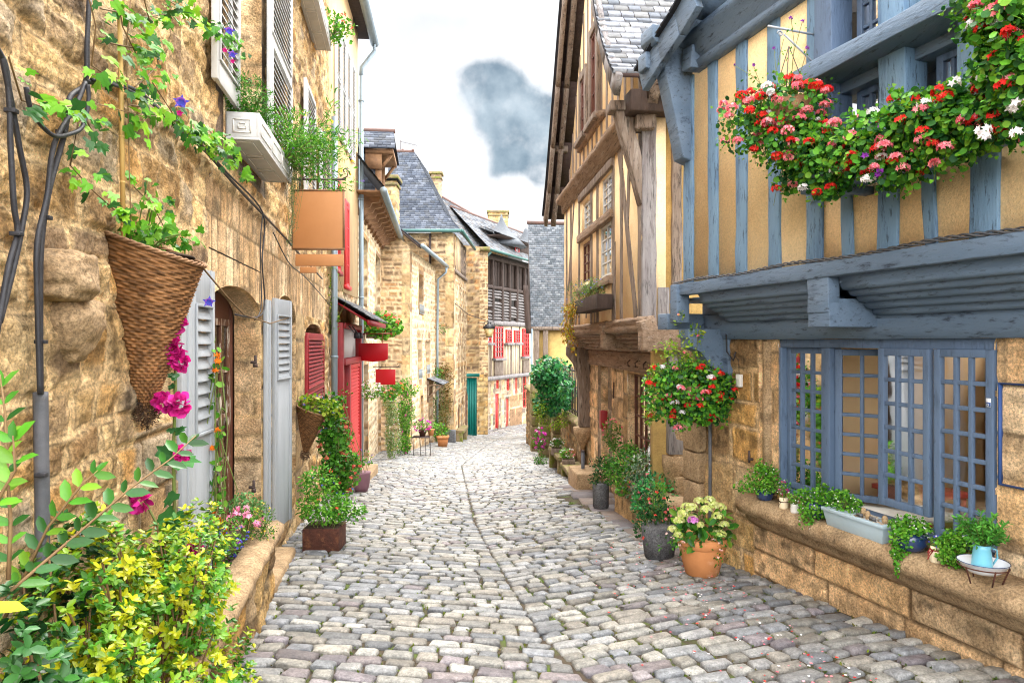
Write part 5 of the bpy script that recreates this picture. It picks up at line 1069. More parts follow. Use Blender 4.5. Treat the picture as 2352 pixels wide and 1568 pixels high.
# ------------------------------------------------------------------ brown half-timbered gabled house
def brown_house():
    t = thing('brown_timber_house', 'leaning brown half-timbered gabled house with stone ground floor', 'house', bpt(PH, 1440)); U = PH.u; V = PHu.u
    zg = -2.4; u1 = PH.y(14.6); u0 = PH.y(8.25)
    dr = (U(1398), U(1381), -1.6, 1.18); wn = (U(1525), U(1443), -.55, 1.10)
    relief(t, 'wall', PH, u0, u1, zg, 1.55, .035, rh=.34, cw=.5, warp=.03, seed=81, pal='lowj', mortar=(.46, .35, .22), jw=.025, dep=.02, holes=[dr, wn], rev=.28, zones=[(dr[0] - .28, dr[1] + .25, zg, 1.3, .42, .3, 'grey', .012, (.3, .24, .18)), (wn[1], wn[1] + .3, zg, 1.3, .42, .3, 'ashlar', .012, (.3, .24, .18))])
    part('door', lambda m: (m.pbox(PH, dr[0], dr[1], -1.7, .75, -.34, -.28), m.pbox(PH, dr[0] + .1, dr[1] - .1, -.3, .6, -.28, -.26), m.pbox(PH, dr[0], dr[1], .75, .82, -.34, -.24), m.pbox(PH, dr[0], dr[1], .82, 1.18, -.34, -.32)), 'doorbrown', t, bevel=.006)
    win(t, PH, (wn[0] + wn[1]) / 2, wn[1], wn[2], wn[3], -.10, 3, 5, 'doorbrown', fr=.05, bar=.03); win(t, PH, wn[0], (wn[0] + wn[1]) / 2, wn[2], wn[3], -.10, 3, 5, 'doorbrown', fr=.05, bar=.03)
    part('curtain', lambda m: [m.tube([PH.p(wn[0] + .05 + i * .06, wn[2], -.30), PH.p(wn[0] + .05 + i * .06, wn[3], -.30)], .034, 5) for i in range(int((wn[1] - wn[0] - .05) / .06))], 'curtain', t, smooth=True)
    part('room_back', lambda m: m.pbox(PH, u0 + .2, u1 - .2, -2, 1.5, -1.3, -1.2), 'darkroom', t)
    for i, px in enumerate((1462, 1480, 1500)): part('beam_hook', lambda m: m.tube([PH.p(U(px), 1.32, .10), PH.p(U(px), 1.28, .14), PH.p(U(px), 1.22, .13), PH.p(U(px), 1.22, .10)], .010, 5), 'iron', t)
    part('lintel_beam', lambda m: m.profile(PH, [(-.1, 1.14), (.04, 1.14), (.06, 1.2), (.04, 1.26), (.06, 1.42), (-.1, 1.5)], u0, u1, 26, .008), 'woodh', t)
    # side wall toward the camera
    PS = Plane(PH.p(u0, 0)[0] + 1.2, PH.p(u0, 0)[1] - .02, -1, -.02, -1)
    xs0 = PHu.p(0, 0)
    zt = 4.35; uN = V(1477); uF = V(1296)
    YN = PHu.p(uN, 0)[1]
    # jetty
    part('jetty_beam', lambda m: (m.profile(PHu, [(-.16, 1.70), (.02, 1.72), (.05, 1.78), (.02, 1.82), (.06, 1.86), (.02, 1.90), (-.16, 1.92)], uN - .02, uF + .1, 40, .008)), 'woodh', t)
    part('jetty_mouldings', lambda m: [m.profile(PH, [(n - .03, z), (n + .02, z - .015), (n + .05, z + .012), (n + .04, z + .06), (n - .03, z + .07)], u0 + .05, u1 - .3, 20, .006, seed=k) for k, (n, z) in enumerate(((.08, 1.46), (.17, 1.52), (.26, 1.58), (.34, 1.64)))], 'woodh', t)
    part('jetty_soffit', lambda m: m.pbox(PH, u0, u1, 1.68, 1.70, 0, .42), 'woodh', t)
    for px in (1484, 1392, 1312):
        u = V(px) + .05
        part('joist_end', lambda m: (m.beam(PHu.p(u, 1.62, -.62), PHu.p(u, 1.62, .06), .20, .26, (0, 0, 1), .01), m.beam(PHu.p(u, 1.50, -.10), PHu.p(u, 1.86, .0), .2, .2, PHu.N3, .01)), 'woodh', t, bevel=.015)
    # upper facade
    W1 = [(1337, 1355, 556, 648), (1377, 1404, 514, 636)]; W2 = [(1339, 1357, 462, 529), (1381, 1405, 404, 490)]
    rc = lambda q: (V(q[1]), V(q[0]), PHu.z((q[0] + q[1]) / 2, q[3]), PHu.z((q[0] + q[1]) / 2, q[2]))
    # infill as sheet with openings: use columns
    wins = [rc(q) for q in W1 + W2]
    def infill(m):
        ed = sorted(set([uN, uF] + [w_[i] for w_ in wins for i in (0, 1)]))
        for a, b in zip(ed[:-1], ed[1:]):
            c = (a + b) / 2; hs = sorted([(w_[2], w_[3]) for w_ in wins if w_[0] < c < w_[1]]); z = 1.8
            for h in hs: m.pbox(PHu, a, b, z, h[0], -.28, 0) if h[0] > z else None; z = h[1]
            m.pbox(PHu, a, b, z, zt + .1, -.28, 0)
    part('plaster_wall', infill, 'plasterH', t)
    for w_ in wins:
        win(t, PHu, *w_, -.025, 2, 4, 'doorbrown' if w_[0] > V(1360) and w_[3] < 3.5 else 'white', fr=.045, bar=.025, gm='glassdk', back='darkroom')
    S = 0
    def stud(a, za, b, zb, w_=.15, w2=None, nm='stud', mt='wood', n1=.012):
        nonlocal S; S += 1; pbeam(nm, PHu, V(a), za, V(b), zb, w_, -.04, n1, mt, t, .007, seed=S, w2=w2)
    for a in (1302, 1312, 1331, 1359, 1373, 1409): stud(a, 1.9, a, zt, .15)
    for a, b in ((1322, 1326), (1366, 1366)): stud(a, 1.9, b, 2.25, .12)
    stud(1428, 1.9, 1428, zt, .13); stud(1412, 3.0, 1412, 1.9, .12); stud(1421, zt, 1462, 1.9, .17); stud(1450, zt, 1441, 3.0, .13); stud(1470, 1.9, 1470, zt, .14); stud(1320, zt, 1306, 2.6, .13); stud(1347, 2.0, 1347, 2.4, .1)
    for q, zz0 in ((W1, 0), (W2, 1)):
        a = min(x[0] for x in q) - 6; b = max(x[1] for x in q) + 6; zb = min(rc(x)[2] for x in q) - .02
        pbeam('window_sill', PHu, V(b), zb - .06, V(a), zb - .06, .12, -.05, .07, 'woodh', t, .008, seed=S)
        zt_ = max(rc(x)[3] for x in q) + .08; pbeam('window_head', PHu, V(b), zt_, V(a), zt_, .12, -.05, .05, 'wood', t, .008, seed=S)
    part('storey_beam', lambda m: m.profile(PHu, [(-.12, zt - .12), (.05, zt - .12), (.06, zt + .04), (.15, zt + .08), (.17, zt + .16), (.12, zt + .22), (-.12, zt + .24)], V(1462), uF + .05, 30, .008), 'woodh', t)
    # gable triangle, leaning out slightly
    PHg = Plane(2.27 + .10, 0, -.085, 1, -1)
    uA, uB = PHg.y(8.35), PHg.y(14.3); um = (uA + uB) / 2; zr = 9.6; zt3 = zt + .2
    part('gable_wall', lambda m: m.prism(PHg, [(uA + .1, zt3), (uB - .05, zt3), (um, zr)], -.25, 0), 'plasterH', t)
    def gst(u):
        k = 1 - abs(u - um) / ((uB - uA) / 2); return zt3 + (zr - zt3) * k * .96
    for k in range(15):
        u = uA + .35 + k * (uB - uA - .7) / 14
        if gst(u) > zt3 + .2: pbeam('gable_stud', PHg, u, zt3, u, gst(u), .12, -.04, .010, 'wood', t, .006, seed=200 + k)
    for (q0, q1, z0, z1) in ((PHg.u(1379), PHg.u(1366), 5.35, 6.7), (PHg.u(1352), PHg.u(1342), 5.35, 6.3)):
        win(t, PHg, q0, q1, z0, z1, .06, 2, 4, 'doorbrown', fr=.05, bar=.025, t=.1, gm='glassdk'); part('window_surround', lambda m: (m.pbox(PHg, q0 - .12, q0, z0 - .1, z1 + .14, .0, .09), m.pbox(PHg, q1, q1 + .12, z0 - .1, z1 + .14, 0, .09), m.pbox(PHg, q0, q1, z1, z1 + .14, 0, .09), m.pbox(PHg, q0 - .2, q1 + .2, z0 - .2, z0 - .1, 0, .16)), 'wood', t, bevel=.008)
    part('gable_sill', lambda m: m.profile(PHg, [(-.05, 5.1), (.06, 5.12), (.12, 5.2), (-.05, 5.24)], PHg.u(1392), PHg.u(1334), 12, .006), 'woodh', t)
    # bargeboards, curved, far and near verge, rafters
    vo = .36
    far = [(PHg.y(15.3), 4.35), (PHg.y(14.75), 4.95), (PHg.y(14.2), 5.75), (PHg.y(13.5), 6.75), (PHg.y(12.6), 8.1), (um, 9.9)]
    near = [(PHg.y(7.9), 4.66), (PHg.y(8.1), 4.84), (PHg.y(8.45), 5.22), (PHg.y(8.85), 5.75), (PHg.y(9.3), 6.5), (PHg.y(10.0), 7.9), (um, 9.9)]
    def board(pts, n0, n1, w_, mt, nm, off=0):
        m = MB()
        for k, ((a, za), (b, zb)) in enumerate(zip(pts[:-1], pts[1:])): m.beam(PHg.p(a, za - off, (n0 + n1) / 2), PHg.p(b, zb - off, (n0 + n1) / 2), w_, n1 - n0, PHg.N3, .008, seed=k)
        m.build(nm, M[mt], t)
    board(far, vo - .07, vo, .30, 'wood', 'bargeboard', .1); board(near, .44, .51, .24, 'woodgrey', 'bargeboard', .12)
    board(far, .10, .20, .14, 'wood', 'rafter', .14); board(near, .02, .12, .16, 'wooddk', 'rafter', .18)
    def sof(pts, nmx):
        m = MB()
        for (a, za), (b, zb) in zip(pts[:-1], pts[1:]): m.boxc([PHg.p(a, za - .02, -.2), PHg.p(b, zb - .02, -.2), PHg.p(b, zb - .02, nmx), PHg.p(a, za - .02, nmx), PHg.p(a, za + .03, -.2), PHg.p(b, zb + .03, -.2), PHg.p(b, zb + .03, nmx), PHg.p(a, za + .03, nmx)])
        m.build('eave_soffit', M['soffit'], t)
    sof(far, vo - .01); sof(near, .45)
    for k, z_ in enumerate((5.6, 6.9)):
        part('collar_block', lambda m: m.beam(PHg.p(PHg.y(14.25 - k * .75), z_, 0), PHg.p(PHg.y(14.25 - k * .75), z_, vo - .05), .14, .12, (0, 0, 1), .01), 'wood', t)
    # slates of the slope that faces the camera and of the far slope
    for k, ((a, za), (b, zb)) in enumerate(zip(near[:-1], near[1:])):
        slates('roof', t, PHg.p(a, za + .04, -5), PHg.p(a, za + .04, .54), PHg.p(b, zb + .04, .54), PHg.p(b, zb + .04, -5), tw=.17, th=.12, seed=83 + k, lift=.026, pal=[(.30, .32, .34), (.46, .48, .50), (.22, .24, .26), (.55, .56, .57), (.36, .36, .34)])
    for k, ((a, za), (b, zb)) in enumerate(zip(far[:-1], far[1:])):
        slates('roof', t, PHg.p(a, za + .06, vo + .05), PHg.p(a, za + .06, -5), PHg.p(b, zb + .06, -5), PHg.p(b, zb + .06, vo + .05), tw=.25, th=.2, seed=93 + k, pal=SLG)
    # tie beam ends and the gutter wood at the near eave
    part('wall_plate', lambda m: (m.beam(PHg.p(PHg.y(8.15), 4.42, -1.2), PHg.p(PHg.y(8.1), 4.42, .32), .26, .26, (0, 0, 1), .02), m.beam(PHg.p(PHg.y(7.85), 4.58, -1.5), PHg.p(PHg.y(7.85), 4.58, .15), .10, .10, (0, 0, 1), .01)), 'wooddk', t, bevel=.02)
    part('eave_bracket', lambda m: m.beam(PHg.p(PHg.y(7.8), 4.62, .05), PHg.p(PHg.y(8.15), 4.30, .05), .10, .12, PHg.N3, .01), 'wood', t)
    # big curved brace and the corner post
    PXb = Plane(PHu.p(uN + .1, 0)[0], PHu.p(uN + .1, 0)[1], PHu.n[0], PHu.n[1], 1)
    part('corner_brace', lambda m: m.prism(PXb, [(-.02, 3.22), (.03, 3.26), (.08, 3.45), (.13, 3.65), (.20, 3.88), (.27, 4.1), (.33, 4.38), (.12, 4.38), (.10, 4.15), (.03, 3.9), (-.04, 3.6)], -.10, .08), 'wood', t, bevel=.012)
    part('brace_capital', lambda m: m.beam(PHu.p(uN + .1, 4.42, .1), PHu.p(uN + .1, 4.42, .40), .24, .12, (0, 0, 1), .02), 'wood', t, bevel=.02)
    xA, yA, _ = PHu.p(uN, 0); xB = xA + .21
    part('corner_post', lambda m: m.beam((xA + .075, yA + .1, 1.75), (xA + .075, yA + .1, 4.4), .17, .22, (0, -1, 0), .008), 'woodgrey', t, bevel=.01)
    part('post_block', lambda m: m.beam((xA + .02, yA + .0, 4.12), (xA + .02, yA + .0, 4.48), .25, .22, (0, -1, 0), .015), 'wood', t, bevel=.03)
    beam_obj('post_splice', (xA + .25, yA + .05, 1.72), (xA + .25, yA + .05, 2.25), .15, .10, (0, -1, 0), 'woodgrey', t, .008)
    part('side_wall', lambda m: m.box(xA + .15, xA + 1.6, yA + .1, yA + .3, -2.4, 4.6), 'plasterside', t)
    beam_obj('side_post', (xA + .42, yA + .09, 1.5), (xA + .42, yA + .09, 4.4), .12, .1, (0, -1, 0), 'wood', t, .008)
    # lower side: grey post on stone corbel
    bx, by, _ = PH.p(u0 - .02, 0)
    part('side_pier', lambda m: [m.beam((bx + .02, by + .05, z), (bx + .02, by + .05, z + .27), .34 + .05 * (k % 2), .3, (0, -1, 0), .015, seed=k) for k, z in enumerate(np.arange(-1.4, 1.3, .28))], 'granite', t, bevel=.02)
    part('grey_post', lambda m: m.beam((bx - .13, by - .02, .25), (bx - .13, by - .02, 1.5), .18, .16, (0, -1, 0), .006), 'woodgrey', t, bevel=.01)
    part('post_corbel', lambda m: m.lathe((bx - .13, by + .02, -.25), [(.02, 0), (.09, .1), (.13, .28), (.15, .36), (.15, .48)], 12), 'granite', t, smooth=True)
    # far end bracket post with stone corbel
    uz = U(1354)
    PX = Plane(PH.p(uz, 0)[0], PH.p(uz, 0)[1], PH.n[0], PH.n[1], 1)
    part('bracket_post', lambda m: m.prism(PX, [(0, -.15), (.22, -.15), (.22, .6), (.26, .9), (.34, 1.15), (.48, 1.32), (.48, 1.5), (0, 1.5)], -.10, .10), 'wood', t, bevel=.01)
    part('bracket_corbel', lambda m: m.lathe(PH.p(uz, -.62, .14), [(.02, 0), (.10, .15), (.18, .32), (.20, .46)], 12), 'granite', t, smooth=True)
    part('downpipe', lambda m: m.tube([PH.p(U(1345) + .1, -.3, .06), PH.p(U(1345) + .1, -1.7, .06)], .03, 6), 'rust', t)
    part('doorstep', lambda m: m.pbox(PH, dr[0] + .2, dr[1] + .5, -1.5, -.82, .0, .55), 'granite', t, bevel=.03)
    part('letterbox', lambda m: (m.pbox(PH, U(1397) - .05, U(1397) + .12, .02, .35, .02, .14)), 'red', t, bevel=.012)
    part('shutter_hook', lambda m: m.tube([PH.p(U(1414), .9, .03), PH.p(U(1414), .62, .04)], .012, 5), 'iron', t)
    # sagging wall stones beside the window
    return t
brown_house()
# ------------------------------------------------------------------ garden wall beyond
def garden_wall():
    t = thing('garden_wall', 'mossy stone garden wall with pillars and iron railing below the ivy', 'wall', bpt(PW, 1300))
    U = PW.u; L = PW.y(27)
    relief(t, 'wall', PW, PW.y(14.2), L, -3.2, -.22, .05, rh=.17, cw=.3, warp=.05, seed=101, pal='rubble', mortar=(.3, .24, .14), jw=.03, dep=.03)
    part('coping', lambda m: m.profile(PW, [(.10, -.24), (.10, -.16), (0, -.10), (-.25, -.08), (-.3, -.24)], PW.y(14.2), L, 40, .02), 'mossstone', t)
    for (a, w_, z1, ph) in ((1285, .42, .55, .0), (1262, .5, .55, .1), (1240, .4, .3, .1)):
        u = U(a)
        part('pillar', lambda m: [m.beam(PW.p(u, z, ph), PW.p(u, z + .34, ph), w_ + .04 * (k % 2), .40, PW.N3, .02, seed=k) for k, z in enumerate(np.arange(-2.9, z1, .35))], 'mossstone', t, bevel=.02)
    def rail(m):
        a, b = PW.y(14.5), U(1287)
        n = 15
        for k in range(n): u = a + (b - a) * (k + .5) / n; m.tube([PW.p(u, -.1, -.05), PW.p(u, 1.0, -.05)], .016, 4)
        m.tube([PW.p(a, .92, -.05), PW.p(b, .92, -.05)], .02, 4); m.tube([PW.p(a, .0, -.05), PW.p(b, .0, -.05)], .02, 4)
    part('railing', rail, 'iron', t)
garden_wall()
def bench(lab, px0, px1, ztop, n=.40):
    u0, u1 = PW.u(px1, .2), PW.u(px0, .2); c = bpt(PW, (px0 + px1) / 2, .2)
    t = thing('stone_bench', lab, 'bench', c, 'stone benches along the garden wall')
    part('seat', lambda m: m.beam(PW.p(u0, ztop, .24), PW.p(u1, ztop, .24), .42, .11, (0, 0, 1), .012), 'mossstone', t, bevel=.02)
    for u in (u0 + .12, u1 - .12): part('leg', lambda m: m.beam(PW.p(u, -2.9, .26), PW.p(u, ztop - .06, .26), .2, .34, PW.N3, .012), 'mossstone', t, bevel=.02)
bench('mossy stone bench nearest the brown house, with one planter on it', 1312, 1344, -1.06)
bench('mossy stone bench farther down, beside the stone pillar', 1282, 1306, -1.02)
for px, z1, lab in ((1232, -1.95, 'squat square stone block standing alone at the far road edge'),):
    c = at(px, 1012, 27); t = thing('stone_block', lab, 'stone block', (c[0], 27, gzf(c[0], 27)))
    part('block', lambda m: m.beam((c[0], 27, -2.8), (c[0], 27, -2.0), .45, .42, (0, -1, 0), .01), 'dkgranite', t, bevel=.04)
t = thing('bollard', 'thin grey metal bollard beside the doorstep of the brown house', 'bollard', (1.35, 13.0, gzf(1.35, 13)))
part('post', lambda m: m.tube([(1.35, 13.0, -1.4), (1.35, 13.0, -.50)], .035, 10), 'pipegrey', t, smooth=True)
part('cap', lambda m: m.lathe((1.35, 13.0, -.50), [(.035, 0), (.04, .01), (.03, .03)], 10), 'iron', t)
# ------------------------------------------------------------------ plants, pots, boxes: left side
def ellipse_pts(rng, pts, n):
    pts = np.array(pts, float); seg = np.linalg.norm(np.diff(pts, axis=0), axis=1); c = np.concatenate(([0], np.cumsum(seg))); t = rng.uniform(0, c[-1], n); out = np.stack([np.interp(t, c, pts[:, i]) for i in range(pts.shape[1])], -1); return out
def bush(name, label, cat, base, blobs, pal, size, shape='oval', matl='leaf', fl=(), pot=None, seed=1, group=None, stem=True, asp=1.0, down=0, clumps=14, tight=.33):
    """blobs: (centre, radii, n)   fl: (palette, clusters, cluster radius, per cluster, flower size, shape)"""
    rng = np.random.RandomState(seed); t = thing(name, label, cat, base, group)
    if pot: pot(t)
    Ps = []
    for k, (c, r, n) in enumerate(blobs):
        P, O = blob(rng, c, r, n, clumps, tight); Ps.append((P, O))
    P = np.concatenate([p for p, o in Ps]); O = np.concatenate([o for p, o in Ps]); m = len(P)
    D = O * .6 + rvec(rng, m) * .7 + np.array((0, 0, -down)); Nn = O * .7 + rvec(rng, m) * .5 + np.array((0, -.1, .4))
    leafmesh('foliage', t, P, D, Nn, size * rng.uniform(.6, 1.25, m), shape, pick(rng, GR[pal] if isinstance(pal, str) else pal, m), matl, asp)
    tot = sum(b[2] for b in blobs)
    for f in fl:
        pal_, k, rad, per, fs = f[:5]; shp = f[5] if len(f) > 5 else 'flower'; cs = []
        for c, r, n in blobs:
            kk = max(1, int(round(k * n / tot))); cs.append(onshell(rng, c, r, kk, ymax=.35 * 1.0, low=-.85))
        cs = np.concatenate(cs); umbels('flowers', t, rng, cs, rad, per, fs, pal_, shp)
    if stem:
        tips = P[rng.randint(0, m, min(26, m))]; b = np.array(base); mb = MB()
        for tp in tips:
            mid = (b + tp) / 2 + rng.normal(size=3) * np.linalg.norm(tp - b) * .08; mb.tube([b + (0, 0, .01), mid, tp], .004 if size > .02 else .002, 4, cap=False)
        mb.build('stems', M['stem'], t, smooth=True)
    return t
def lathe_pot(c, prof, mt, name='pot', k=28):
    def f(t):
        mb = MB(); mb.lathe(c, prof, k); mb.build(name, M[mt], t, smooth=True)
        h = max(z for r, z in prof); r = [r for r, z in prof if z == h][0]; m2 = MB(); m2.lathe((c[0], c[1], c[2] + h - .03), [(r * .93, 0), (r * .93, .006)], 16); m2.build('soil', M['soil'], t)
    return f
def sq(o, *a): return tuple(np.array(o, float) + np.array(a, float))

# --- planter in front of the near door
PP = Plane(-1.63, 3.9, -.19, 1, 1)
def planter():
    t = thing('stone_planter', 'low rough stone planter wall with ledge below the arched doorway', 'planter', (-1.75, 4.5, -.5)); a, b = PP.y(1.3), PP.y(5.55)
    relief(t, 'wall', PP, a, b, -1.3, .07, .022, rh=.22, cw=.42, warp=.09, seed=111, pal='warm', mortar=(.30, .22, .13), jw=.03, dep=.04, rough=.02)
    relief(t, 'end_wall', Plane(PP.p(b, 0)[0], PP.p(b, 0)[1], -1, -.1, -1), 0, .4, -1.3, .07, .03, rh=.22, cw=.42, warp=.06, seed=112, pal='warm', mortar=(.30, .22, .13), dep=.03)
    part('ledge', lambda m: m.profile(PP, [(.05, .03), (.09, .07), (.08, .11), (.03, .14), (-.10, .14), (-.10, .03)], a, b + .02, 50, .008), 'granite', t)
    part('soil', lambda m: m.pbox(PP, a, b, .0, .08, -.9, -.10), 'soil', t)
planter()
t = thing('ramp_stone', 'low dark worn stone block at the end of the planter', 'stone', (-2.1, 6.1, -.6))
part('block', lambda m: m.boxc([PP.p(PP.y(5.6), -.9, -.45), PP.p(PP.y(5.6), -.9, .0), PP.p(PP.y(7.2), -1.0, -.02), PP.p(PP.y(7.2), -1.0, -.5), PP.p(PP.y(5.6), -.40, -.45), PP.p(PP.y(5.6), -.42, .0), PP.p(PP.y(7.2), -.56, -.02), PP.p(PP.y(7.2), -.52, -.5)]), 'granite', t, bevel=.03)

# --- variegated euonymus and darker shrubs
rng = np.random.RandomState(7)
def whorls(name, t, rng, C, r, n, k, size, pal_in, pal_out, shape='oval', matl='leaf'):
    """n rosettes of k leaves, each rosette at a shoot tip"""
    P, O = blob(rng, C, r, n, 26, .25, .6); m = len(P); ax = unit(O * .8 + (0, -.15, .8) + rvec(rng, m) * .35)
    a = unit(np.cross(ax, rvec(rng, m))); b = np.cross(ax, a); Ps = []; Ds = []; Ns = []; Cs = []; S = []
    po = np.array(GR[pal_out]); pi_ = np.array(GR[pal_in]); ci = rng.randint(0, len(po), m); cj = rng.randint(0, len(pi_), m); outm = rng.rand(m) < .52
    base = np.where(outm[:, None], po[ci], pi_[cj])
    for j in range(k):
        th = 2 * math.pi * j / k * 1.0 + (j % 2) * .5; tier = j // 4
        d = unit(a * math.cos(th) + b * math.sin(th) + ax * (.35 + .35 * ((j + 1) % 2)) + rvec(rng, m) * .12)
        Ps.append(P - ax * .012 * tier * 2); Ds.append(d); Ns.append(ax + rvec(rng, m) * .15); Cs.append(base * rng.uniform(.75, 1.2, (m, 1))); S.append(size * rng.uniform(.75, 1.2, m))
    leafmesh(name, t, np.concatenate(Ps), np.concatenate(Ds), np.concatenate(Ns), np.concatenate(S), shape, np.concatenate(Cs), matl)
    return P
t = thing('variegated_bush', 'dense yellow-green variegated bush filling the near planter', 'bush', (-1.6, 2.9, .08))
tips = []
for (c, r, n) in (((-1.60, 3.45, .42), (.20, .35, .34), 230), ((-1.50, 2.95, .46), (.26, .35, .36), 300), ((-1.36, 2.55, .10), (.30, .35, .34), 260), ((-1.28, 2.95, -.18), (.20, .38, .34), 200), ((-1.46, 3.3, -.05), (.16, .4, .3), 120), ((-1.56, 2.5, .66), (.2, .25, .30), 210), ((-1.44, 2.2, .60), (.2, .2, .28), 120), ((-1.3, 2.25, .42), (.2, .2, .25), 120), ((-1.62, 2.95, .52), (.18, .25, .25), 150)):
    tips.append(whorls('foliage', t, rng, c, r, int(n * 1.7), 8, .031, 'fresh', 'yellow', 'oval', 'leafglossy')[::7])
stems('stems', t, rng, (-1.5, 2.9, -.1), np.concatenate(tips)[::3], .0045, .0, 'twig')
t = thing('privet_bush', 'dark green pointed-leaf bush in the lower corner before the yellow bush', 'bush', (-1.3, 2.0, -.3))
tips = []
for (c, r, n) in (((-1.30, 1.9, .35), (.22, .18, .30), 130), ((-1.38, 1.85, .72), (.16, .15, .2), 50), ((-1.05, 1.95, .25), (.2, .2, .2), 80), ((-1.62, 2.5, .75), (.14, .2, .2), 40), ((-1.15, 2.2, .1), (.2, .2, .3), 80)):
    tips.append(whorls('foliage', t, rng, c, r, int(n * 1.9), 6, .042, 'dark', 'gerd', 'oval', 'leafglossy')[::4])
stems('stems', t, rng, (-1.3, 2.05, -.5), np.concatenate(tips)[::2], .005, .0, 'twig')
# arching privet shoots near the camera
t = thing('arching_shoots', 'long arching leafy shoots with large glossy leaves at the left edge', 'shrub', (-1.4, 1.9, -.2))
def shoot(pix, Y0, Y1, lsz, pal='ger', step=.055, seed=1):
    rng = np.random.RandomState(seed); n = len(pix); pts = [np.array(at(px, py, Y0 + (Y1 - Y0) * i / (n - 1))) for i, (px, py) in enumerate(pix)]
    mb = MB(); mb.tube(pts, .006, 5, r2=.002); mb.build('branch', M['twig'], t, smooth=True)
    pts = np.array(pts); seg = np.linalg.norm(np.diff(pts, axis=0), axis=1); c = np.concatenate(([0], np.cumsum(seg))); q = np.arange(step, c[-1] + .001, step); P = np.stack([np.interp(q, c, pts[:, i]) for i in range(3)], -1)
    T = unit(np.gradient(P, axis=0)); Ps = []; Ds = []; Ns = []
    for s_ in (-1, 1):
        side = unit(np.cross(T, np.tile((0, -1.0, .25), (len(P), 1)))) * s_
        Ps.append(P); Ds.append(unit(T * .7 + side + rvec(rng, len(P)) * .2)); Ns.append(np.tile((0, -.75, .6), (len(P), 1)) + rvec(rng, len(P)) * .3)
    Ps.append(P[-1:]); Ds.append(T[-1:]); Ns.append(np.array([(0, -.7, .6)])); m = 2 * len(P) + 1
    leafmesh('leaves', t, np.concatenate(Ps), np.concatenate(Ds), np.concatenate(Ns), lsz * rng.uniform(.75, 1.15, m), 'oval', pick(rng, GR[pal], m), 'leafglossy', .85)
shoot([(0, 1378), (90, 1300), (190, 1215), (300, 1120), (390, 1055), (450, 1000)], 1.9, 2.5, .075, seed=1, pal='gerd')
shoot([(20, 1330), (25, 1200), (15, 1050), (12, 950), (0, 860)], 1.75, 1.8, .055, seed=2, step=.045)
shoot([(10, 1420), (110, 1210), (190, 1110), (225, 1080)], 2.1, 2.2, .07, seed=4)
shoot([(-30, 1200), (5, 1130), (35, 1080), (30, 1000)], 1.7, 1.7, .07, seed=5, pal='fresh')
t2 = thing('yellow_leaf', 'single large bright yellow leaf poking in at the left edge', 'leaf', at(-10, 1395, 1.3))
leafmesh('blade', t2, [at(-45, 1400, 1.3)], [(1, .1, .03)], [(.1, -.35, .9)], [.085], 'oval', [(.72, .70, .03)], 'leaf', .8)
# --- hollyhock
t = thing('hollyhock', 'tall hollyhock with magenta double flowers against the grey shutter', 'flower', (-1.72, 3.5, .1)); YH = 3.45
sp = [at(405, 1470, YH), at(403, 1250, YH), at(398, 1050, YH), at(403, 900, YH), (at(402, 800, YH)), at(405, 720, YH + .02)]
part('stem', lambda m: (m.tube(sp, .011, 6, r2=.005), m.tube([at(403, 1290, YH), at(370, 1220, YH - .05), at(322, 1130, YH - .1)], .006, 5), m.tube([at(403, 1330, YH), at(440, 1260, YH - .06), at(455, 1215, YH - .06)], .006, 5)), 'stem', t, smooth=True)
rng = np.random.RandomState(8); Fp = []
for (px, py, s) in ((405, 742, 1.0), (385, 770, .9), (400, 797, 1.05), (372, 800, 1.1), (383, 815, .9), (418, 832, .8), (376, 923, .95), (412, 930, 1.1), (420, 1040, .75), (322, 1147, 1.15), (448, 1252, .75), (402, 1272, .8), (368, 785, .8)):
    c = np.array(at(px, py, YH - .07 - .03 * rng.rand())); Fp.append((c, s))
P = []; D = []; Nn = []; S = []; C = []
for c, s in Fp:
    for k in range(46):
        o = unit(rng.normal(size=3)); o[1] = -abs(o[1]) * .9; r = .042 * s
        P.append(c + o * r * .58 * np.array((1, .8, 1))); D.append(o + rng.normal(size=3) * .35); Nn.append(np.cross(o, rng.normal(size=3))); S.append(.044 * s * rng.uniform(.7, 1.1)); C.append(np.array(FL['magenta'][rng.randint(3)]) * rng.uniform(.75, 1.25))
leafmesh('flowers', t, P, D, Nn, S, 'round', C, 'petal')
m = 34; pz = rng.uniform(700, 1460, m); P = np.array([at(403 + rng.uniform(-4, 4), y, YH - .02) for y in pz]); D = rvec(rng, m) * (1, .5, .4) + (0, -.2, .05)
leafmesh('leaves', t, P, D, np.tile((0, -.6, .7), (m, 1)) + rvec(rng, m) * .3, np.where(pz > 1050, .11, .05) * rng.uniform(.7, 1.2, m), 'lobed', pick(rng, [(.05, .20, .05), (.07, .26, .06), (.04, .15, .04)], m), 'leaf')

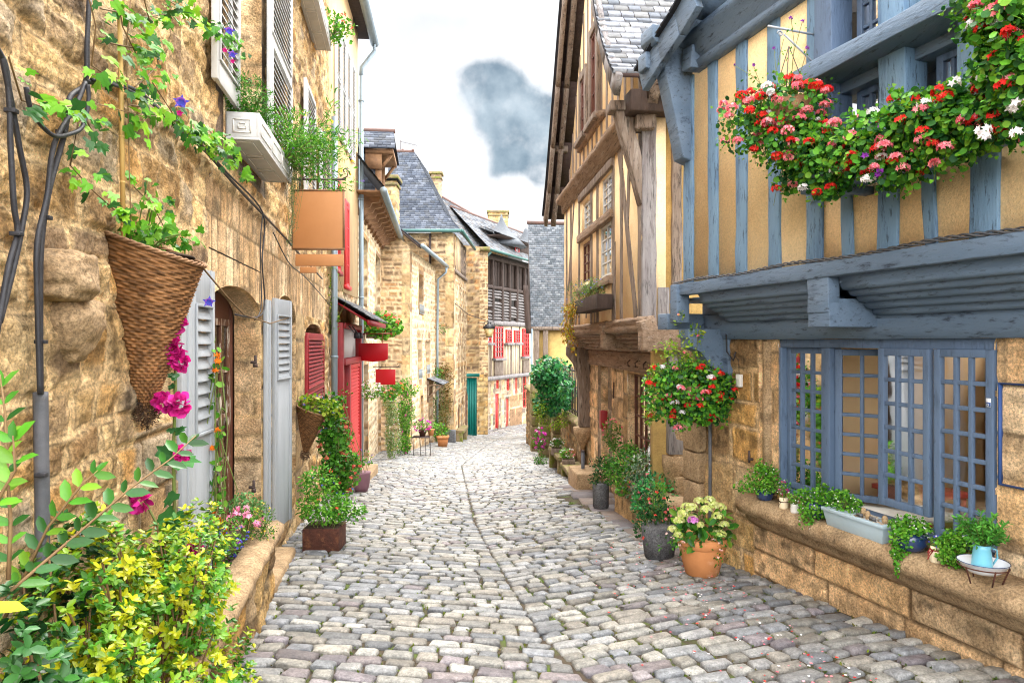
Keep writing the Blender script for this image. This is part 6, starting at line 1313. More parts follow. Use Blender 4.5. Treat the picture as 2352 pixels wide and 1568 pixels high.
# --- wicker cone baskets
def wicker(label, c, R, H, lean, dark, seed, group, sprig):
    """c: centre of the rim; lean = (dx,dy) shift of the tip"""
    t = thing('wicker_basket', label, 'basket', (c[0], c[1], c[2] - H), group)
    nt_, nr = 144, 230; th = np.linspace(0, 2 * math.pi, nt_ + 1)[:-1]; hh = np.linspace(0, 1, nr)
    T, Hh = np.meshgrid(th, hh, indexing='ij'); row = Hh * H / .016; ri = np.floor(row); rf = row - ri
    k = 18; wv = np.cos(T * k + math.pi * ri) ; pr = np.sin(math.pi * rf) ** .7
    rad = R * (Hh ** .82) * .97 + .018 + .0065 * pr * (.4 + wv) - .003 + .004 * np.sin(T * 3 + Hh * 5)
    Z = c[2] - H + Hh * H * (1 + .0 * T) ; tilt = -.10 * R / .26 * Hh
    X = c[0] + lean[0] * (1 - Hh) + rad * np.cos(T); Y = c[1] + lean[1] * (1 - Hh) + rad * np.sin(T) * .85; Z = Z + tilt * np.cos(T) * Hh
    v = fbm(ri * .9 + 3, T * 5 + ri * 1.7, seed)[..., None]; hsh = h2(ri, np.floor(T * k / math.pi + ri * .5), seed)[..., None]
    col = np.array((.34, .17, .07)) * (.45 + 1.0 * v) * (.6 + .8 * hsh) * dark; col = col * (.18 + .95 * pr[..., None])
    V = np.stack([X, Y, Z], -1).reshape(-1, 3); i = np.arange(nt_ * nr).reshape(nt_, nr); i2 = np.roll(i, -1, 0)
    mk('basket_body', V, np.stack([i[:, :-1], i2[:, :-1], i2[:, 1:], i[:, 1:]], -1).reshape(-1, 4), M['wicker'], t, cols=col.reshape(-1, 3), smooth=True)
    mb = MB()
    for ph in (0, 2.1, 4.2):
        pts = []
        for q in range(97):
            a = 2 * math.pi * q / 96; r_ = (R * .97 + .018) + .007 * math.cos(a * 16 + ph); pts.append((c[0] + r_ * math.cos(a), c[1] + r_ * .85 * math.sin(a), c[2] - .10 * R / .26 * math.cos(a) + .007 * math.sin(a * 16 + ph)))
        mb.tube(pts, .006, 5)
    mb.build('rim', M['bracket'], t, smooth=True)
    part('soil', lambda m: m.lathe((c[0], c[1], c[2] - .06), [(R * .88, 0), (R * .85, .01)], 16, sy=.85), 'soil', t)
    part('hanging_loop', lambda m: m.tube([sq(c, -R * .9, .02, .04), sq(c, -R * .85, .05, .14), sq(c, -R * .75, .06, .16), sq(c, -R * .8, .02, .02)], .007, 5), 'bracket', t, smooth=True)
    rg = np.random.RandomState(seed); P, O = blob(rg, (c[0] + lean[0], c[1] + lean[1], c[2] - H - .02), (.05, .05, .07), 900); leafmesh('root_tuft', t, P, O + rvec(rg, len(P)), O, .022, 'blade', pick(rg, [(.10, .05, .025), (.05, .03, .02), (.16, .09, .05)], len(P)), 'wicker')
    return t
bc = np.array(at(335, 562, 3.28))
wicker('large wicker cone basket hung on the stone wall above the yellow bush', bc, .255, .80, (-.06, .12), 1.0, 3, 'wicker cone baskets on the stone wall', 1)
b2 = np.array(at(716, 942, 8.55)); b2[0] += .0
wicker('smaller wicker cone basket hung beyond the second grey shutter', b2, .165, .55, (-.11, .1), .8, 5, 'wicker cone baskets on the stone wall', 1)
bush('basket_plant', 'bright green vine leaves spilling over the large wicker basket', 'plant', sq(bc, 0, 0, -.05), [(sq(bc, .03, -.02, .04), (.22, .16, .07), 240), (sq(bc, .02, .0, .15), (.10, .08, .16), 60)], 'fresh', .040, 'lobed', seed=31)
bush('basket_plant', 'yellow-green leaves and small blue flowers topping the smaller basket', 'plant', sq(b2, 0, 0, -.05), [(sq(b2, .0, 0, .06), (.20, .15, .12), 330), (sq(b2, .22, 0, .02), (.14, .12, .12), 150)], 'lime', .045, 'round', seed=32, fl=[('blue', 10, .02, 5, .02), ('white', 4, .015, 5, .02)])
# --- bamboo, vine
t = thing('bamboo_pole', 'upright bamboo pole rising out of the large basket', 'pole', at(283, 560, 3.22))
def pole(m):
    a = np.array(at(272, -160, 3.02)); b = np.array(at(284, 575, 3.1)); m.tube([a, b], .0105, 8)
    for k in range(7): q = a + (b - a) * (k + .5) / 7; m.tube([q, q + (0, 0, .008)], .0115, 8)
part('cane', pole, 'bamboo', t, smooth=True)
t = thing('morning_glory_vine', 'morning glory vine with blue trumpet flowers climbing the stone wall', 'vine', at(290, 560, 3.25))
rng = np.random.RandomState(12)
paths = [[(300, 560), (285, 400), (290, 250), (280, 120), (300, 0)], [(285, 240), (350, 250), (420, 300), (480, 340), (520, 375), (556, 408)], [(365, -5), (410, 20), (450, 55), (490, 65), (530, 95), (545, 125), (540, 165)], [(0, 130), (45, 230), (110, 250), (160, 240), (210, 300)],
         [(190, 0), (205, 60), (200, 150), (260, 190)], [(320, 0), (345, 60), (355, 150), (300, 200)], [(300, 430), (340, 470), (380, 530), (400, 580)], [(215, 230), (175, 280), (160, 380), (215, 440), (270, 500)], [(250, 100), (300, 110), (345, 130)], [(340, 190), (390, 270), (440, 320), (470, 330)], [(265, 0), (270, 60), (300, 130)], [(430, 300), (470, 300), (520, 350)], [(230, 20), (330, 40), (400, 30)]]
mb = MB(); Lp = []
for p in paths:
    pts = [PA.p(*PA.hit(px, py, .08), .08 + .03 * rng.rand()) for px, py in p]
    q = ellipse_pts(rng, pts, 40); mb.tube(pts, .0035, 4, cap=False); k = int(np.linalg.norm(np.diff(np.array(pts), axis=0), axis=1).sum() * 36); Lp.append(ellipse_pts(rng, pts, k))
tw_ = [PA.p(*PA.hit(px, py, .1), .1) for px, py in ((470, 620), (520, 680), (560, 722), (620, 743), (668, 728))]; mb.tube(tw_, .006, 5, cap=False)
tw_ = [PA.p(*PA.hit(px, py, .12), .12) for px, py in ((210, 235), (330, 268), (420, 262))]; mb.tube(tw_, .002, 4, cap=False)
mb.build('stems', M['twig'], t, smooth=True)
P = np.concatenate(Lp); P = P + rng.normal(size=P.shape) * .030; n = len(P); P = P + np.array(PA.N3) * .035
D = rvec(rng, n) * .8 + np.array((.3, -.3, -.75)); Nn = np.tile(np.array(PA.N3) * .6 + (0, -.6, .5), (n, 1)) + rvec(rng, n) * .45
leafmesh('leaves', t, P, D, Nn, rng.uniform(.035, .080, n), 'lobed', pick(rng, [(.07, .26, .02), (.14, .40, .02), (.20, .50, .02), (.32, .60, .03), (.04, .15, .03)], n), 'leaf', .78)
F_ = [(432, 238, .10, 'blue'), (538, 75, .09, 'blue'), (545, 128, .08, 'blue'), (493, 692, .09, 'blue'), (427, 262, .05, 'magenta'), (545, 143, .05, 'magenta'), (528, 118, .05, 'magenta')]
for px, py, s, c in F_:
    u, z = PA.hit(px, py, .16); o = leafmesh('flower', t, [PA.p(u, z, .13)], [(.25, -.8, -.15)], [(0, 0, 1)], [s * .55], 'bell', [FL['magenta'][2] if c == 'magenta' else (.35, .12, .55)], 'petal'); q = np.array(PA.p(u, z, .13)) + np.array((.25, -.8, -.15)) * s * .42; leafmesh('flower_face', o, [q], [(.9, .3, .2)], [(.25, -.9, .1)], [s * .95], 'flower', [FL[c][0]], 'petal', .9)
# --- white window boxes on the wall
def wbox(label, u0, u1, z0, z1, n1=.26):
    t = thing('window_box', label, 'window box', PA.p((u0 + u1) / 2, z0, .13), 'white panelled window boxes on the stone house')
    part('box', lambda m: (m.pbox(PA, u0, u1, z0, z0 + .02, .02, n1), m.pbox(PA, u0, u1, z0 + .02, z1, n1 - .02, n1), m.pbox(PA, u0, u0 + .02, z0 + .02, z1, .02, n1 - .02), m.pbox(PA, u1 - .02, u1, z0 + .02, z1, .02, n1 - .02), m.pbox(PA, u0, u1, z0 + .02, z1, .02, .04)), 'white', t, bevel=.003)
    def panels(m):
        zc, h = (z0 + z1) / 2, (z1 - z0); nc = (n1 + .02) / 2
        for (a, b, c, d) in ((.07, n1 - .06, z0 + .05, z1 - .05),):   # end panel beads
            for (p0, p1, q0, q1) in ((a, b, c, c + .008), (a, b, d - .008, d), (a, a + .008, c, d), (b - .008, b, c, d)): m.pbox(PA, u0 - .006, u0, q0, q1, p0, p1)
            for (p0, p1, q0, q1) in ((a + .035, b - .035, c + .03, c + .036), (a + .035, b - .035, d - .036, d - .03), (a + .035, a + .041, c + .03, d - .03), (b - .041, b - .035, c + .03, d - .03)): m.pbox(PA, u0 - .006, u0, q0, q1, p0, p1)
        L = u1 - u0
        for i in range(3):
            a, b = u0 + .05 + L * i / 3, u0 + L * (i + 1) / 3 - .02
            for (p0, p1, q0, q1) in ((a, b, .06, .068), (a, b, n1 - .068, n1 - .06), (a, a + .008, .06, n1 - .06), (b - .008, b, .06, n1 - .06)): m.pbox(PA, p0, p1, z0 - .006, z0, q0, q1)
            for (p0, p1, q0, q1) in ((a, b, z0 + .05, z0 + .058), (a, b, z1 - .058, z1 - .05), (a, a + .008, z0 + .05, z1 - .05), (b - .008, b, z0 + .05, z1 - .05)): m.pbox(PA, p0, p1, q0, q1, n1, n1 + .006)
    part('panel_beads', panels, 'white2', t); part('soil', lambda m: m.pbox(PA, u0 + .02, u1 - .02, z1 - .03, z1 - .01, .04, n1 - .02), 'soil', t)
    return t
ua, ub = PA.u(512), PA.u(600); wbox('white panelled window box with rosemary, above the doorway', ua, ub, 3.11, 3.315)
c = PA.p(ua + .28, 3.42, .15)
bush('rosemary', 'dense dark green rosemary in the near end of the white window box', 'plant', sq(c, 0, 0, -.12), [(sq(c, 0, -.05, .06), (.16, .30, .17), 3600)], 'green', .038, 'blade', seed=41, tight=.42)
c = PA.p(ub - .25, 3.38, .25)
bush('lavender', 'tall leafy lavender with mauve tips leaning out of the white window box', 'plant', sq(c, 0, 0, -.1), [(sq(c, .10, .1, .10), (.24, .34, .24), 1700), (sq(c, .30, .25, -.05), (.27, .3, .22), 1000), (sq(c, .34, .35, .35), (.07, .07, .30), 120), (sq(c, .50, .3, .20), (.20, .1, .07), 110), (sq(c, .45, .3, -.25), (.2, .15, .08), 130)], 'fresh', .055, 'blade', seed=42, fl=[([(.2, .12, .45)], 22, .02, 6, .012), ('yellow', 7, .02, 4, .03)], clumps=22)
c = PA.p(ub - .1, 3.1, .32)
bush('trailing_rosemary', 'grey-green plant trailing far below the white window box', 'plant', sq(c, 0, 0, .2), [(sq(c, 0, 0, .0), (.07, .09, .25), 600), (sq(c, -.02, 0, -.35), (.05, .06, .22), 350), (sq(c, -.05, 0, -.62), (.025, .03, .12), 90)], [(.10, .20, .10), (.16, .26, .15), (.07, .15, .06)], .020, 'blade', seed=43, down=.5)
wbox('white panelled window box high above, seen from below', PA.y(8.3), PA.y(10.2), 5.95, 6.20)
c = PA.p(PA.y(10.1), 6.25, .3)
bush('window_box_plant', 'small green plant with coral flowers in the highest white box', 'plant', sq(c, 0, 0, -.1), [(sq(c, .05, 0, .02), (.25, .3, .22), 420)], 'fresh', .045, 'round', seed=44, fl=[('coral', 7, .04, 8, .03)])

# --- flowers on the planter ledge
def lp(px, py, Y): return at(px, py, Y)
c = lp(565, 1165, 5.3); bush('sedum', 'rounded pale green sedum mound at the end of the stone planter', 'plant', sq(c, 0, 0, -.15), [(c, (.13, .12, .10), 700)], [(.16, .36, .10), (.22, .44, .15), (.1, .28, .07)], .020, 'round', seed=51)
c = lp(566, 1190, 5.05); bush('petunia', 'pink petunias before the pale green mound', 'flower', sq(c, 0, 0, -.15), [(c, (.12, .1, .07), 120)], 'fresh', .03, seed=52, fl=[([(.85, .25, .45), (.9, .45, .6)], 20, .012, 3, .055)])
c = lp(602, 1205, 5.1); bush('yellow_daisy', 'small-leaved bush dotted with tiny yellow flowers hanging over the ledge', 'flower', sq(c, 0, 0, -.1), [(c, (.10, .12, .15), 700)], 'green', .018, seed=53, fl=[('yellow', 42, .006, 2, .016)])
c = lp(520, 1230, 4.6); bush('lobelia', 'blue lobelia and purple verbena trailing over the planter ledge', 'flower', sq(c, 0, 0, -.1), [(c, (.14, .2, .10), 500), (lp(545, 1265, 4.9), (.06, .15, .1), 240)], 'fresh', .022, seed=54, fl=[('blue', 70, .012, 4, .014), ([(.35, .02, .4)], 16, .018, 8, .016)])
c = PA.p(PA.y(4.55), .75, .10); bush('nasturtium', 'orange nasturtium climbing between the shutter and the glazed door', 'flower', sq(c, 0, 0, -.7), [(sq(c, 0, 0, -.35), (.04, .05, .38), 60), (sq(c, 0, 0, .3), (.04, .05, .55), 60)], 'fresh', .05, 'round', seed=55, fl=[('orange', 12, .012, 4, .05)])

# --- rusty planter and climber farther down
def box_pot(x0, x1, y0, y1, z0, z1, mt, feet=0, name='box', taper=0, rim=0):
    def f(t):
        mb = MB(); mb.boxc([(x0 + taper, y0 + taper, z0), (x1 - taper, y0 + taper, z0), (x1 - taper, y1 - taper, z0), (x0 + taper, y1 - taper, z0), (x0, y0, z1), (x1, y0, z1), (x1, y1, z1), (x0, y1, z1)])
        if rim: mb.box(x0 - rim, x1 + rim, y0 - rim, y1 + rim, z1 - .03, z1)
        mb.build(name, M[mt], t, bevel=.006)
        if feet:
            for (a, b) in ((x0 + .02, y0 + .02), (x1 - .05, y0 + .02)): m2 = MB(); m2.box(a, a + .03, b, b + .03, z0 - feet, z0); m2.build('foot', M[mt], t)
        m3 = MB(); m3.box(x0 + .015, x1 - .015, y0 + .015, y1 - .015, z1, z1 + .006); m3.build('soil', M['soil'], t)
    return f
a = at(694, 1215, 7.3); b = at(778, 1268, 7.3); c = ((a[0] + b[0]) / 2, 7.45, a[2])
bush('planter_plant', 'leafy green plants overflowing a rusty metal planter on the cobbles', 'plant', (c[0], c[1], gzf(c[0], c[1])), [(sq(c, -.0, 0, .22), (.26, .2, .2), 1300), (sq(c, .26, 0, .16), (.18, .14, .12), 420), (sq(c, -.08, .05, .45), (.2, .18, .18), 600)], 'fresh', .042, 'oval', seed=61, pot=box_pot(a[0], b[0], 7.3, 7.62, b[2], a[2], 'rust', .06), fl=[('coral', 4, .02, 3, .03), ('blue', 6, .01, 3, .02)])
c = at(775, 1010, 8.6)
bush('climbing_plant', 'tall tangled climber with red-tinged leaves rising behind the rusty planter', 'plant', at(765, 1190, 8.5), [(at(762, 935, 8.8), (.17, .15, .18), 550), (at(772, 1010, 8.6), (.20, .15, .3), 1200), (at(782, 1085, 8.4), (.23, .15, .28), 1200)], 'green', .045, 'lobed', seed=62, fl=[([(.45, .08, .05), (.6, .15, .08)], 34, .03, 4, .035, 'disc'), ('blue', 12, .02, 3, .03)])
bush('climbing_plant', 'reddish leafy sprays beside the red shopfront door', 'plant', at(800, 1130, 8.9), [(at(795, 1000, 9.2), (.10, .1, .26), 170), (at(800, 1080, 9), (.12, .1, .26), 260), (at(790, 905, 9.3), (.1, .1, .12), 50)], [(.30, .10, .02), (.14, .28, .03), (.08, .2, .02), (.45, .12, .04)], .045, 'oval', seed=63)
c = at(830, 1092, 12.2); bush('potted_plant', 'small plant in a dull purple pot beside the shop step', 'pot plant', (c[0], c[1], gzf(c[0], c[1])), [(sq(c, 0, 0, .32), (.2, .15, .14), 200)], 'fresh', .05, seed=64, pot=lathe_pot((c[0], c[1], gzf(c[0], c[1])), [(.10, 0), (.14, .1), (.16, .33), (.17, .36)], 'mauve'), fl=[([(.3, .15, .6)], 5, .03, 4, .03)])
c = at(755, 660, 12.2); bush('pipe_vine', 'thin yellowish vine climbing the first downpipe below the hanging sign', 'vine', at(757, 770, 12.3), [(at(757, 620, 12.2), (.14, .1, .25), 130), (at(760, 690, 12.2), (.10, .1, .35), 150), (at(768, 740, 12.2), (.08, .1, .2), 60)], 'lime', .055, seed=65)
# box of geraniums on the low stone house
def planter_box(t, pl, u0, u1, z0, z1, n0, n1, mt='wood'):
    mb = MB(); mb.pbox(pl, u0, u1, z0, z1, n0, n1); mb.build('box', M[mt], t, bevel=.006)
c = at(875, 745, 17.3)
bush('geranium_box', 'round mass of red geraniums on the low stone house wall', 'flower box', sq(c, -.1, 0, -.3), [(sq(c, 0, 0, -.02), (.46, .5, .30), 1500)], 'fresh', .085, 'round', seed=66, fl=[('coral', 34, .05, 9, .04), ('red', 14, .05, 9, .04)], pot=lambda t: planter_box(t, PC, PC.y(17.0), PC.y(17.8), c[2] - .35, c[2] - .15, .1, .35))
c = at(850, 893, 15.4); bush('white_flowers', 'bright white flowers hanging under the first red sign', 'flower', sq(c, 0, 0, -.1), [(c, (.24, .25, .22), 330)], 'fresh', .06, seed=67, fl=[('white', 60, .03, 6, .035)])
c = at(893, 892, 18); bush('red_flowers', 'green plant with orange-red flowers below the second red sign', 'flower', sq(c, 0, 0, -.2), [(c, (.38, .3, .26), 420)], 'fresh', .07, 'round', seed=68, fl=[('coral', 20, .04, 7, .035), ('orange', 5, .04, 6, .03)])
c = at(903, 980, 19.3); bush('trailing_curtain', 'pale green plant hanging as a long curtain down the wall', 'vine', sq(c, 0, 0, .9), [(at(900, 930, 19.3), (.22, .2, .5), 1300), (at(903, 1000, 19.3), (.22, .2, .65), 1600)], [(.25, .38, .10), (.36, .46, .18), (.15, .3, .05), (.5, .55, .3)], .05, seed=69, down=1, fl=[('white', 60, .02, 3, .03), ('yellow', 20, .02, 3, .03)])
c = at(932, 950, 20.8); bush('clematis', 'lime green climber with pink flowers on the corner of the low stone house', 'vine', at(930, 1050, 20.8), [(at(938, 890, 20.8), (.28, .25, .28), 900), (at(932, 950, 20.8), (.25, .25, .55), 1400), (at(928, 1015, 20.8), (.2, .25, .45), 800)], 'fresh', .07, seed=70, fl=[([(.6, .05, .3), (.75, .12, .45)], 26, .03, 3, .05), ('yellow', 18, .05, 5, .05)])
bush('clematis', 'sparse greenery climbing to the low house roof beside the chimney', 'vine', at(880, 520, 21.5), [(at(872, 478, 21.4), (.30, .3, .24), 420), (at(888, 500, 21.6), (.22, .2, .2), 260)], 'lime', .09, seed=71)
# table with flower pots
ct = at(972, 1008, 21.0); gzt = gzf(ct[0] + .2, 21)
t = thing('garden_table', 'thin-legged metal table of flower pots outside the quoined house', 'table', (ct[0], 21.0, gzt)); zt_ = -1.32
def tab(m):
    x0, x1 = at(948, 0, 21)[0], at(986, 0, 21)[0]
    m.box(x0, x1, 20.85, 21.3, zt_ - .025, zt_)
part('table_top', tab, 'iron', t)
for px in (949, 965, 977, 988): part('leg', lambda m: m.tube([at(px - 1, 0, 20.9)[:2] + (zt_,), at(px + 1, 0, 20.9)[:2] + (-1.7,), at(px + 1, 0, 20.9)[:2] + (gzt - .05,)], .012, 4), 'iron', t)
c = (at(970, 0, 21)[0], 21.05, zt_); bush('petunia_pot', 'pot of magenta and white petunias on the metal table', 'pot plant', c, [(sq(c, 0, 0, .33), (.28, .2, .2), 380)], 'fresh', .06, seed=72, pot=lathe_pot(c, [(.08, 0), (.12, .18), (.13, .2)], 'rust'), fl=[([(.8, .05, .4), (.7, .03, .5)], 26, .03, 4, .06), ('white', 8, .03, 4, .05)])
c = (at(996, 0, 21.4)[0], 21.4, zt_ + .02); bush('green_pot', 'terracotta pot with lime leaves at the end of the metal table', 'pot plant', (c[0], c[1], zt_), [(sq(c, 0, 0, .25), (.2, .15, .1), 120)], 'fresh', .07, seed=73, pot=lathe_pot((c[0] - .06, c[1] - .2, zt_), [(.07, 0), (.10, .16), (.12, .2)], 'terra'))
c = at(1017, 1024, 25.2); c = (c[0], 25.2, gzf(c[0], 25.2)); bush('green_pot', 'terracotta pot of fresh greenery at the foot of the ivy wall', 'pot plant', c, [(sq(c, -.1, 0, .62), (.36, .25, .22), 320)], 'fresh', .08, seed=74, pot=lathe_pot(c, [(.16, 0), (.2, .25), (.21, .33), (.24, .34), (.24, .42)], 'terra'), fl=[([(.5, .5, .7)], 6, .05, 6, .03)])
c = at(1018, 920, 27.7); bush('wall_creeper', 'autumn-tinted creeper covering the side wall of the hip-roofed house', 'vine', (c[0], 27.8, -2.6), [(at(1018, 870, 27.8), (.38, .12, .55), 900), (at(1020, 935, 27.8), (.38, .12, .7), 1100), (at(1012, 985, 27.7), (.4, .2, .4), 500), (at(1000, 845, 27.8), (.15, .1, .3), 200)], 'autumn', .075, seed=75, clumps=24)
bush('wall_creeper', 'green leaves climbing the downpipe of the quoined house', 'vine', at(1003, 1015, 27.2), [(at(1005, 865, 27.2), (.22, .1, .3), 260), (at(1000, 960, 27.2), (.2, .1, .8), 500), (at(1018, 752, 27), (.2, .1, .2), 60)], 'green', .08, seed=76)
# ------------------------------------------------------------------ right side plants
# ivy crown on the garden wall
bush('ivy_bush', 'big round ivy bush crowning the stone pillar of the garden wall', 'ivy', at(1268, 950, 16.6), [(at(1268, 860, 16.8), (.48, .5, .42), 1700), (at(1285, 905, 16.6), (.38, .45, .40), 900), (at(1255, 925, 16.7), (.30, .35, .36), 700), (at(1300, 890, 16), (.2, .3, .3), 300)], 'ivy', .085, 'lobed', 'leafglossy', seed=81, clumps=22)
bush('ivy_strands', 'yellow-green strands hanging under the ivy bush', 'ivy', at(1262, 960, 16.4), [(at(1245, 945, 16.5), (.18, .2, .3), 420), (at(1295, 960, 16.2), (.18, .2, .2), 240), (at(1270, 975, 16.4), (.2, .2, .12), 160)], 'lime', .055, 'oval', seed=82, down=.8)
def wooden_planter(lab, px, py, Y, pal, fl, seed, w_=.26):
    c = at(px, py, Y); bush('planter_box', lab, 'planter', c, [(sq(c, 0, .05, .27), (.17, .14, .10), 260)], pal, .045, seed=seed, pot=box_pot(c[0] - w_ / 2, c[0] + w_ / 2, c[1] - .12, c[1] + .14, c[2], c[2] + .15, 'wood'), fl=fl, group=None)
wooden_planter('dark wooden box of white flowers on the farther stone bench', 1279, 1043, 15.9, 'green', [('white', 16, .02, 5, .04)], 83)
wooden_planter('dark wooden box of white and pink flowers on the nearer stone bench', 1305, 1070, 14.6, 'fresh', [('white', 12, .02, 5, .035), ('pink', 5, .02, 4, .035)], 84)
c = at(1240, 1008, 19); bush('hanging_flowers', 'magenta and white petunias at the foot of the far stone pillar', 'flower', sq(c, 0, 0, -.3), [(c, (.17, .2, .32), 360)], 'green', .06, seed=85, fl=[([(.8, .05, .4), (.65, .05, .5)], 26, .04, 4, .07), ('white', 5, .03, 4, .05)])
c = at(1240, 1056, 17.6); bush('ground_plant', 'small leafy green plant on the road edge by the pillar', 'plant', (c[0], c[1], gzf(c[0], c[1])), [(sq(c, 0, 0, .0), (.17, .17, .15), 300)], 'green', .05, seed=86)
c = at(1249, 985, 20); bush('small_pot', 'small terracotta pot plant on the garden wall by the ivy', 'pot plant', sq(c, 0, 0, -.05), [(sq(c, 0, 0, .16), (.12, .12, .1), 90)], 'fresh', .05, seed=87, pot=lathe_pot(c, [(.05, -.05), (.09, .08)], 'terra'))
# flower box on the brown house
u0, u1 = PHu.u(1382, .2), PHu.u(1330, .2)
zb = PHu.z(1350, 716, .2)
def hb(t): mb = MB(); mb.pbox(PHu, u0, u1, zb, zb + .21, .04, .27); mb.build('box', M['wooddk'], t, bevel=.006)
c = PHu.p((u0 + u1) / 2, zb + .25, .16)
bush('window_box', 'brown wooden box on the timbered house with airy blue flowers', 'window box', sq(c, 0, 0, -.2), [(sq(c, 0, -.1, .10), (.2, .45, .15), 800), (sq(c, -.18, .3, .05), (.2, .3, .2), 400)], [(.18, .36, .08), (.25, .45, .1), (.12, .28, .06)], .035, 'blade', seed=88, pot=hb, fl=[([(.25, .3, .75)], 40, .01, 3, .02)])
c = PHu.p(u1 - .05, zb, .3)
bush('trailing_jenny', 'orange and yellow plant trailing from the end of the brown window box', 'plant', sq(c, 0, 0, .2), [(sq(c, -.05, .0, .05), (.14, .2, .16), 260), (sq(c, -.1, .0, -.25), (.10, .14, .26), 330), (sq(c, -.0, -.1, -.5), (.05, .05, .16), 60)], 'orange', .045, seed=89, down=.8)

# --- geranium displays on the blue house
def gerblobs(name, label, base, blobs, seed, reds, pinks, whites, extra=(), pot=None, size=.036, dark=True):
    rng = np.random.RandomState(seed); t = thing(name, label, 'flower box' if 'box' in name else 'hanging basket', base)
    if pot: pot(t)
    tot = sum(b[2] for b in blobs); PP_ = []
    for c, r, n in blobs:
        P, O = blob(rng, c, np.array(r) * 1.06, int(n * 1.6), 24, .38); PP_.append((P, O))
    P = np.concatenate([p for p, o in PP_]); O = np.concatenate([o for p, o in PP_]); m = len(P)
    leafmesh('foliage', t, P, O * .5 + rvec(rng, m) * .8, O * .8 + rvec(rng, m) * .4 + (-.2, -.3, .4), size * rng.uniform(.6, 1.3, m), 'round', pick(rng, GR['ger'] + GR['fresh'][:2] + GR['dark'][:2], m), 'leaf')
    k = m // 3; j = rng.randint(0, m, k); P2 = P[j] + O[j] * .05
    leafmesh('small_leaves', t, P2, O[j] + rvec(rng, k) * .6, rvec(rng, k) + (0, 0, .6), size * .6 * rng.uniform(.5, 1.2, k), 'lobed', pick(rng, GR['fresh'] + GR['lime'][:1], k), 'leaf')
    for pal, cnt, nm in ((('red'), reds, 'red_flowers'), ('pink', pinks, 'pink_flowers'), ('white', whites, 'white_flowers')):
        if not cnt: continue
        cs = []
        for c, r, n in blobs:
            q = onshell(rng, c, np.array(r) * 1.08, max(1, int(round(cnt * n / tot))), ymax=.25, low=-.95); cs.append(q)
        cs = np.concatenate(cs); umbels(nm, t, rng, cs, .038, 26, .032, pal)
        if nm == 'red_flowers' or nm == 'pink_flowers':
            mb = MB()
            for q in cs: mb.tube([q, q + rng.normal(size=3) * .02 + (.03, .08, -.05)], .0018, 4, cap=False)
            o_ = mb.build('stems', M['stem'], t, smooth=True)
    for f in extra: f(t, rng)
    return t
U_ = PU.u
n_ = .40
# hanging basket near the corner
cb = np.array(PU.p(PU.hit(1812, 250, n_)[0], PU.hit(1812, 250, n_)[1], n_))
def ger_pot(t):
    mb = MB(); mb.lathe(sq(cb, 0, 0, -.02), [(.03, -.16), (.10, -.12), (.145, -.02), (.155, .06)], 20); mb.build('basket', M['bracket'], t, smooth=True)
    mb = MB(); 
    for a in range(3): mb.tube([sq(cb, .15 * math.cos(a * 2.1), .15 * math.sin(a * 2.1), .04), sq(cb, 0, 0, .42)], .003, 4)
    mb.build('chain', M['iron'], t)
gerblobs('hanging_basket', 'hanging basket of pink and red geraniums at the blue house corner', cb, [(sq(cb, -.02, 0, .0), (.26, .26, .15), 900), (sq(cb, -.24, .1, -.06), (.20, .2, .17), 420), (sq(cb, -.05, -.05, -.22), (.20, .2, .16), 420)], 91, 26, 34, 6, pot=ger_pot, size=.033)
t = thing('basket_bracket', 'curled grey iron bracket on the blue house wall holding the geranium basket', 'bracket', PU.p(U_(1882), 3.5, .03))
ub_ = U_(1882)
def brk(m):
    z1 = PU.z(1882, 82); z0 = PU.z(1882, 160); 
    m.tube([PU.p(ub_, z1, .03), PU.p(ub_, z0, .03)], .008, 6); m.tube([PU.p(ub_, z1, .03), PU.p(ub_ + .0, z1 + .01, .43)], .008, 6)
    m.tube([PU.p(ub_, z0 + .03, .03), PU.p(ub_, z1 - .03, .30)], .008, 6)
    for (a, zc, nc) in ((0, z0 + .02, .06), (1, z1 - .03, .33)): m.tube([PU.p(ub_, zc + .025 * math.sin(q * .8) * (1 - q / 12), nc + .025 * math.cos(q * .8) * (1 - q / 12)) for q in range(10)], .006, 5)
part('iron_scroll', brk, 'ironlight', t, smooth=True)
# long window box
nb = .33
def pb(px, py, n=nb): u, z = PU.hit(px, py, n); return np.array(PU.p(u, z, n))
ua, ub = PU.u(2420, .2), PU.u(1860, .2); zbx = 2.60
def lbox(t): mb = MB(); mb.pbox(PU, ua, ub, zbx, zbx + .18, .06, .28); mb.build('box', M['blueh'], t, bevel=.006); part('box_bracket', lambda m: m.pbox(PU, ub - .35, ub - .28, zbx - .05, zbx, .0, .27), 'blueh', t)
bl = []
for px, py, r, n in ((1850, 330, (.13, .14, .16), 380), (1900, 360, (.16, .16, .17), 520), (1960, 340, (.17, .17, .16), 560), (2020, 330, (.17, .17, .17), 560), (2085, 300, (.16, .16, .18), 600), (2150, 290, (.15, .15, .17), 560), (2215, 270, (.14, .14, .17), 560), (2280, 250, (.13, .13, .16), 560), (2340, 230, (.13, .13, .16), 500), (1810, 400, (.09, .1, .12), 160), (1900, 430, (.12, .12, .06), 160), (2050, 400, (.15, .15, .07), 200), (2180, 350, (.12, .12, .08), 160)):
    c = pb(px, py, nb + .04); bl.append((c, r, n))
def violets(t, rng):
    cs = np.array([pb(px, py, nb + .22) for px, py in ((2023, 290), (1988, 358), (2021, 392), (2015, 402))]); umbels('purple_flowers', t, rng, cs, .012, 4, .04, 'purple')
    cs = np.array([pb(px, py, nb + .24) for px, py in ((2262, 315), (2320, 250), (2335, 305), (2190, 190), (2340, 240), (2258, 300))]); umbels('pale_flowers', t, rng, cs, .028, 9, .042, 'white')
